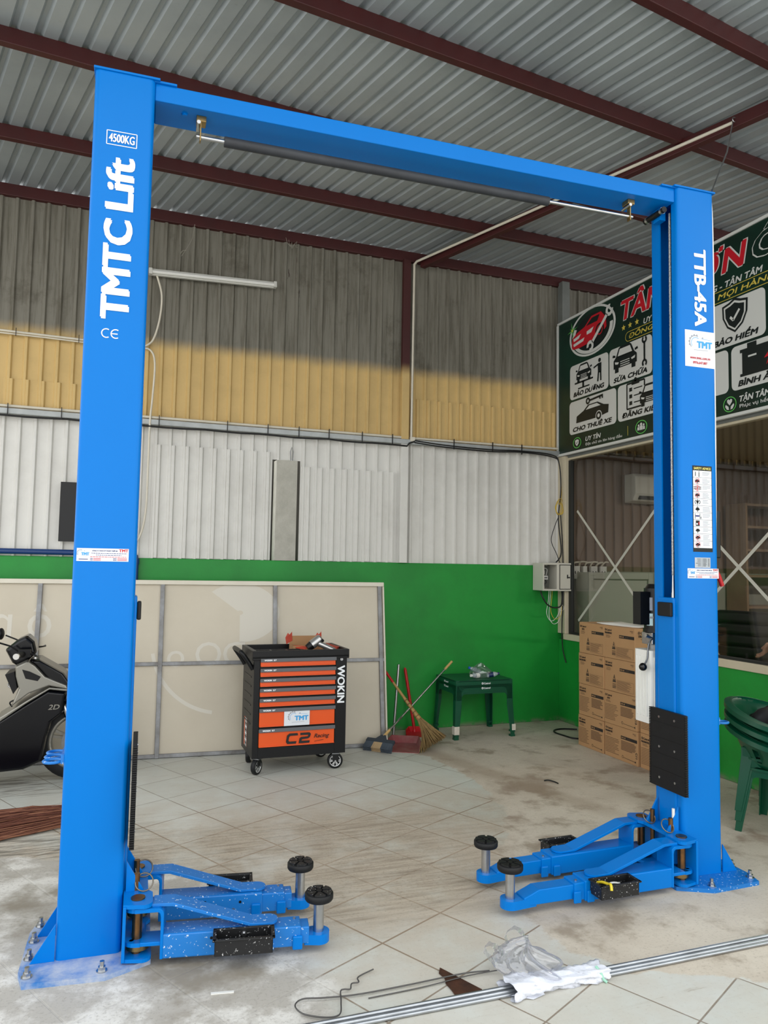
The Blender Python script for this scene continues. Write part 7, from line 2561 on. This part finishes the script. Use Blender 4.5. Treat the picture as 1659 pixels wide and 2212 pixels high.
# ================================================================== office behind the window
ACW = mat('aircon_white', (214, 212, 204), 0.45)
ac = thing('air_conditioner', 'white wall air conditioner behind the first office window pane', 'air conditioner', (5.86, WY - 0.005, 2.375))
b = MB()
poly = [(0, 0), (0, 0.325), (-0.16, 0.325), (-0.195, 0.29), (-0.20, 0.10), (-0.15, 0.02)]
n = len(poly)
vs_ = [(-0.40, y, z) for y, z in poly] + [(0.40, y, z) for y, z in poly]
b.add(vs_, [tuple(range(n)), tuple(range(2 * n - 1, n - 1, -1))] + [((i + 1) % n, i, n + i, n + (i + 1) % n) for i in range(n)], ACW)
b.build('casing', ac, bevel=0.012, seg=3)
b = MB()
b.bx((-0.34, -0.190, 0.035), (0.34, -0.165, 0.075), BLACK_SAT)
b.build('air_outlet', ac, 'dark outlet slot')
PALEP = mat('pale_cupboard_paint', (176, 178, 166), 0.55)
wb = thing('cupboard', 'pale framed cupboard standing at the office back wall behind the oil cartons', 'cupboard', (5.225, WY - 0.01, 0))
b = MB()
b.bx((-0.42, -0.22, 0), (0.42, 0.0, 1.59), PALEP)
b.build('cupboard_body', wb, bevel=0.004)
b = MB()
for a, c in (((-0.42, -0.245, 0.0), (-0.36, -0.22, 1.59)), ((0.36, -0.245, 0.0), (0.42, -0.22, 1.59)), ((-0.3599, -0.245, 1.52), (0.3599, -0.22, 1.59)), ((-0.3599, -0.245, 0.0), (0.3599, -0.22, 0.06))):
    b.bx(a, c, PALEP)
b.build('door_frame', wb, bevel=0.004)
sk_ = thing('socket_board', 'row of white sockets and switches on the office wall near the corner', 'sockets', (4.985, WY - 0.005, 1.60))
b = MB()
for k, x in enumerate((-0.185, -0.075, 0.045, 0.165)):
    w_ = 0.05 if k == 1 else 0.085
    b.bx((x - w_ / 2, -0.035, -0.085), (x + w_ / 2, 0, 0.055), WHITE_PL)
    if k != 1:
        for dx in (-0.018, 0.018):
            b.bx((x + dx - 0.006, -0.037, -0.03), (x + dx + 0.006, -0.035, 0.0), BLACK_SAT)
b.build('socket', sk_, bevel=0.003)
b = MB()
for k in range(6):
    b.tube(spline([(-0.21 + 0.07 * k, -0.02, 0.05), (-0.22 + 0.08 * k, -0.04, 0.09 + 0.01 * (k % 2)), (-0.12 + 0.07 * k, -0.03, 0.10)], 5), 0.010, PVC, 6)
b.build('cable', sk_, 'bundle of pale cables')
SHELF = mat('shelf_board', (150, 126, 104), 0.6, var=0.3, vs=5)
sh_ = thing('bookcase', 'brown open bookcase at the office back wall behind the second pane', 'shelf', (7.40, WY - 0.03, 0))
for x in (-0.50, 0.47):
    b = MB()
    b.bx((x, -0.30, 0), (x + 0.03, 0, 2.42), SHELF)
    b.build('side_panel', sh_)
for z in (0.04, 0.75, 1.20, 1.56, 1.86, 2.13, 2.39):
    b = MB()
    b.bx((-0.47, -0.30, z), (0.47, 0, z + 0.028), SHELF)
    b.build('shelf_board', sh_)
dk = thing('office_desk', 'pale office desk behind the second window pane', 'desk', (6.50, 5.98, 0))
DESKM = mat('desk_top', (190, 184, 170), 0.5)
b = MB()
b.bx((-0.55, -0.45, 0.735), (0.75, 0.45, 0.765), DESKM)
b.build('desktop', dk, bevel=0.004)
for x in (-0.50, 0.70):
    for y in (-0.40, 0.40):
        b = MB()
        b.bx((x - 0.02, y - 0.02, 0), (x + 0.02, y + 0.02, 0.735), BLACK_SAT)
        b.build('leg', dk)
GREYCART = mat('white_carton', (186, 186, 180), 0.7)
for k, (x, y, lb) in enumerate(((6.36, 6.17, 'left white printed carton on the office desk'), (6.63, 6.22, 'right white printed carton on the office desk'))):
    t = thing('white_carton', lb, 'carton', (x, y, 0.766), radians(-25), 'white cartons on the office desk')
    b = MB()
    b.bx((-0.10, -0.09, 0), (0.10, 0.09, 0.31), GREYCART)
    o = b.build('carton_body', t, bevel=0.002)
    b = MB()
    M = frame_m((0, -0.091, 0.155), (1, 0, 0), (0, 0, 1))
    b.seg((-0.09, 0.07), (0.09, 0.07), 0.028, BLACK_LET, M, 0.0006)
    for j, (a, c) in enumerate(((-0.06, 0.04), (-0.05, 0.05))):
        b.seg((a, 0.115 - 0.015 * j), (c, 0.115 - 0.015 * j), 0.006, GREY_LET, M, 0.0006)
    b.seg((-0.09, -0.10), (-0.01, -0.10), 0.014, BLACK_LET, M, 0.0006)
    b.seg((0.02, -0.11), (0.09, -0.085), 0.014, BLACK_LET, M, 0.0006)
    b.build('carton_print', o)
oc = thing('office_chair', 'black ribbed office chair behind the second window pane', 'chair', (5.40, 5.22, 0), radians(20))
LEATH = mat('black_leatherette', (24, 24, 26), 0.45)
b = MB()
for k in range(7):
    b.box((-0.03 - 0.012 * k, 0, 0.62 + 0.10 * k), (0.10, 0.50, 0.115), LEATH)
b.build('backrest', oc, 'ribbed backrest', bevel=0.035, seg=4)
b = MB()
b.box((0.22, 0, 0.48), (0.50, 0.50, 0.11), LEATH)
b.build('seat', oc, bevel=0.04, seg=4)
b = MB()
b.cyl((0.2, 0, 0.10), (0.2, 0, 0.44), 0.03, BLACK_SAT, n=14)
for k in range(5):
    a = 2 * pi * k / 5
    b.beam((0.2, 0, 0.11), (0.2 + 0.30 * cos(a), 0.30 * sin(a), 0.075), 0.05, 0.03, BLACK_SAT)
    b.cyl((0.2 + 0.29 * cos(a), 0.29 * sin(a) - 0.02, 0.03), (0.2 + 0.29 * cos(a), 0.29 * sin(a) + 0.02, 0.03), 0.03, BLACK_SAT, n=12)
b.build('swivel_base', oc)
for sg in (-1, 1):
    b = MB()
    b.tube(spline([(0.02, sg * 0.27, 0.75), (0.30, sg * 0.28, 0.74), (0.33, sg * 0.28, 0.60), (0.20, sg * 0.27, 0.47)], 6), 0.022, BLACK_SAT, 8)
    b.build('armrest', oc)
# unseen lamp added to brighten the office interior
ol = thing('added_office_lamp', 'unseen tube fixture added to brighten the office, above the view through the window', 'lamp', (6.4, 4.6, 2.94))
b = MB()
b.bx((-0.6, -0.03, -0.01), (0.6, 0.03, 0.04), TUBEW)
b.build('housing', ol, bevel=0.004)
b = MB()
b.cyl((-0.57, 0, -0.028), (0.57, 0, -0.028), 0.014, mat('added_lamp_glow', (255, 250, 240), 0.4, emit=((255, 246, 230), 6.0)), n=14)
b.build('tube', ol)
lamp_area('added_office_fill', (6.4, 4.6, 2.89), (1.1, 0.05), 30, (1.0, 0.95, 0.88))  # added fill light for the office, hung under the unseen fixture


# ------------------------------------------------------------------ person standing in the office, hand on the sill
SKIN = mat('skin', (186, 140, 116), 0.5)
JACKET = mat('dark_jacket', (34, 32, 34), 0.8, var=0.4, vs=20)
TROUS = mat('dark_trousers', (38, 40, 48), 0.8)
HAIR = mat('black_hair', (14, 12, 12), 0.6)
SHOE = mat('dark_shoe', (28, 26, 26), 0.5)


def skinned(name, verts, edges, radii, m, parent, levels=2):
    """Continuous surface grown round a skeleton of joints."""
    me = bpy.data.meshes.new(name)
    me.from_pydata(verts, edges, [])
    o = bpy.data.objects.new(name, me)
    COL.objects.link(o)
    o.parent = parent
    sm = o.modifiers.new('skin', 'SKIN')
    sm.use_smooth_shade = True
    lay = me.skin_vertices[0] if me.skin_vertices else None
    if lay is None:
        bpy.context.view_layer.objects.active = o
        with bpy.context.temp_override(object=o, active_object=o):
            bpy.ops.mesh.customdata_skin_add()
        lay = me.skin_vertices[0]
    for i, r_ in enumerate(radii):
        lay.data[i].radius = r_ if isinstance(r_, tuple) else (r_, r_)
    lay.data[0].use_root = True
    sb_ = o.modifiers.new('sub', 'SUBSURF')
    sb_.levels = sb_.render_levels = levels
    me.materials.append(m)
    return o


pe = thing('person', 'person in a dark jacket standing in the office, one hand hanging over the window sill', 'person', (0, 0, 0))
hx, hy = 5.18, 3.95
# body: pelvis, spine, neck, head; both arms; both legs
V = [(hx, hy, 0.92), (hx - 0.01, hy + 0.02, 1.12), (hx - 0.02, hy + 0.05, 1.34), (hx - 0.03, hy + 0.06, 1.42), (hx - 0.05, hy + 0.08, 1.50),      # 0-4 pelvis..neck
     (hx - 0.07, hy + 0.10, 1.58), (hx - 0.075, hy + 0.11, 1.68),                                                                             # 5,6 head
     (hx - 0.17, hy + 0.16, 1.37), (hx - 0.27, hy + 0.34, 1.20), (4.845, 4.505, 1.075),                                                       # 7-9 arm on the sill: shoulder, elbow, wrist
     (hx + 0.15, hy - 0.03, 1.37), (hx + 0.22, hy - 0.05, 1.08), (hx + 0.16, hy + 0.10, 0.86),                                               # 10-12 other arm
     (hx - 0.08, hy + 0.04, 0.86), (hx - 0.09, hy + 0.07, 0.48), (hx - 0.10, hy + 0.04, 0.09), (hx - 0.16, hy + 0.16, 0.04),                   # 13-16 leg
     (hx + 0.09, hy - 0.03, 0.86), (hx + 0.10, hy + 0.00, 0.48), (hx + 0.10, hy - 0.04, 0.09), (hx + 0.05, hy + 0.09, 0.04)]                   # 17-20 leg
E_ = [(0, 1), (1, 2), (2, 3), (3, 4), (4, 5), (5, 6), (2, 7), (7, 8), (8, 9), (2, 10), (10, 11), (11, 12), (0, 13), (13, 14), (14, 15), (15, 16), (0, 17), (17, 18), (18, 19), (19, 20)]
R_ = [0.145, 0.135, 0.15, 0.10, 0.058, 0.088, 0.072, 0.072, 0.052, 0.033, 0.072, 0.052, 0.034, 0.085, 0.060, 0.042, 0.035, 0.085, 0.060, 0.042, 0.035]
body_ = skinned('body', V, E_, R_, SKIN, pe)
# clothes follow the body
jv = [V[i] for i in (0, 1, 2, 3, 7, 8, 9, 10, 11, 12)]
jv[6] = tuple(Vector(V[8]) + (Vector(V[9]) - Vector(V[8])) * 0.86)
je = [(0, 1), (1, 2), (2, 3), (2, 4), (4, 5), (5, 6), (2, 7), (7, 8), (8, 9)]
skinned('jacket', jv, je, [0.165, 0.155, 0.168, 0.105, 0.086, 0.068, 0.054, 0.086, 0.068, 0.050], JACKET, pe)
tv = [V[i] for i in (0, 13, 14, 15, 17, 18, 19)]
skinned('trousers', tv, [(0, 1), (1, 2), (2, 3), (0, 4), (4, 5), (5, 6)], [0.155, 0.100, 0.076, 0.062, 0.100, 0.076, 0.062], TROUS, pe)
for a, c in ((15, 16), (19, 20)):
    b = MB()
    p, q = Vector(V[a]), Vector(V[c])
    d_ = (q - p)
    d_.z = 0
    d_.normalize()
    b.ball((p + d_ * 0.06 + Vector((0, 0, -0.04)))[:], 0.13, SHOE, 16, (0.55, 0.95, 0.36))
    b.build('shoe', pe)
# hand with fingers hanging over the sill edge
wv = Vector(V[9])
fd = Vector((-0.10, 0.42, -0.90)).normalized()          # down the fingers
sd = Vector((-0.72, -0.65, -0.22))
sd = (sd - fd * sd.dot(fd)).normalized()                 # across the knuckles
nd = fd.cross(sd)
hv, he, hr = [wv[:], (wv + fd * 0.035)[:], (wv + fd * 0.075)[:]], [(0, 1), (1, 2)], [(0.026, 0.020), (0.036, 0.018), (0.034, 0.016)]
for k, (o_, L_) in enumerate(((-0.030, 0.062), (-0.010, 0.074), (0.010, 0.070), (0.029, 0.054))):
    base = wv + fd * 0.078 + sd * o_
    i0 = len(hv)
    hv.append(base[:])
    hv.append((base + fd * L_ * 0.45 + nd * 0.010)[:])
    hv.append((base + fd * L_ * 0.78 + nd * 0.026)[:])
    hv.append((base + fd * L_ * 0.95 + nd * 0.044)[:])
    he += [(2, i0), (i0, i0 + 1), (i0 + 1, i0 + 2), (i0 + 2, i0 + 3)]
    hr += [0.0105, 0.0095, 0.0085, 0.0070]
i0 = len(hv)
tb0 = wv + fd * 0.028 - sd * 0.034
hv += [tb0[:], (tb0 + fd * 0.030 - sd * 0.020 + nd * 0.012)[:], (tb0 + fd * 0.058 - sd * 0.022 + nd * 0.024)[:]]
he += [(1, i0), (i0, i0 + 1), (i0 + 1, i0 + 2)]
hr += [0.014, 0.011, 0.0085]
skinned('hand', hv, he, hr, SKIN, pe)
b = MB()
hc = Vector((hx - 0.075, hy + 0.10, 1.64))
b.ball((hc + Vector((0.01, -0.02, 0.035)))[:], 0.105, HAIR, 20, (0.95, 1.0, 1.0))
b.build('hair', pe)
b = MB()
fdir = Vector((-0.55, 0.83, -0.12)).normalized()
fs__ = Vector((fdir.y, -fdir.x, 0)).normalized()
b.ball((hc + fdir * 0.09 + Vector((0, 0, -0.055)))[:], 0.016, SKIN, 10, (1, 1, 1.3))
for sg in (-1, 1):
    b.ball((hc + fdir * 0.075 + fs__ * 0.032 * sg + Vector((0, 0, -0.03)))[:], 0.011, WHITE_PL, 10)
    b.ball((hc + fdir * 0.083 + fs__ * 0.033 * sg + Vector((0, 0, -0.03)))[:], 0.006, HAIR, 8)
    b.ball((hc + fs__ * 0.085 * sg + Vector((0, 0, -0.05)))[:], 0.026, SKIN, 10, (0.5, 0.8, 1.2))
b.tube([(hc + fdir * 0.078 + fs__ * 0.022 * t_ + Vector((0, 0, -0.092)))[:] for t_ in (-1, 0, 1)], 0.005, mat('lips', (150, 84, 76), 0.5), 6)
b.build('face', pe)
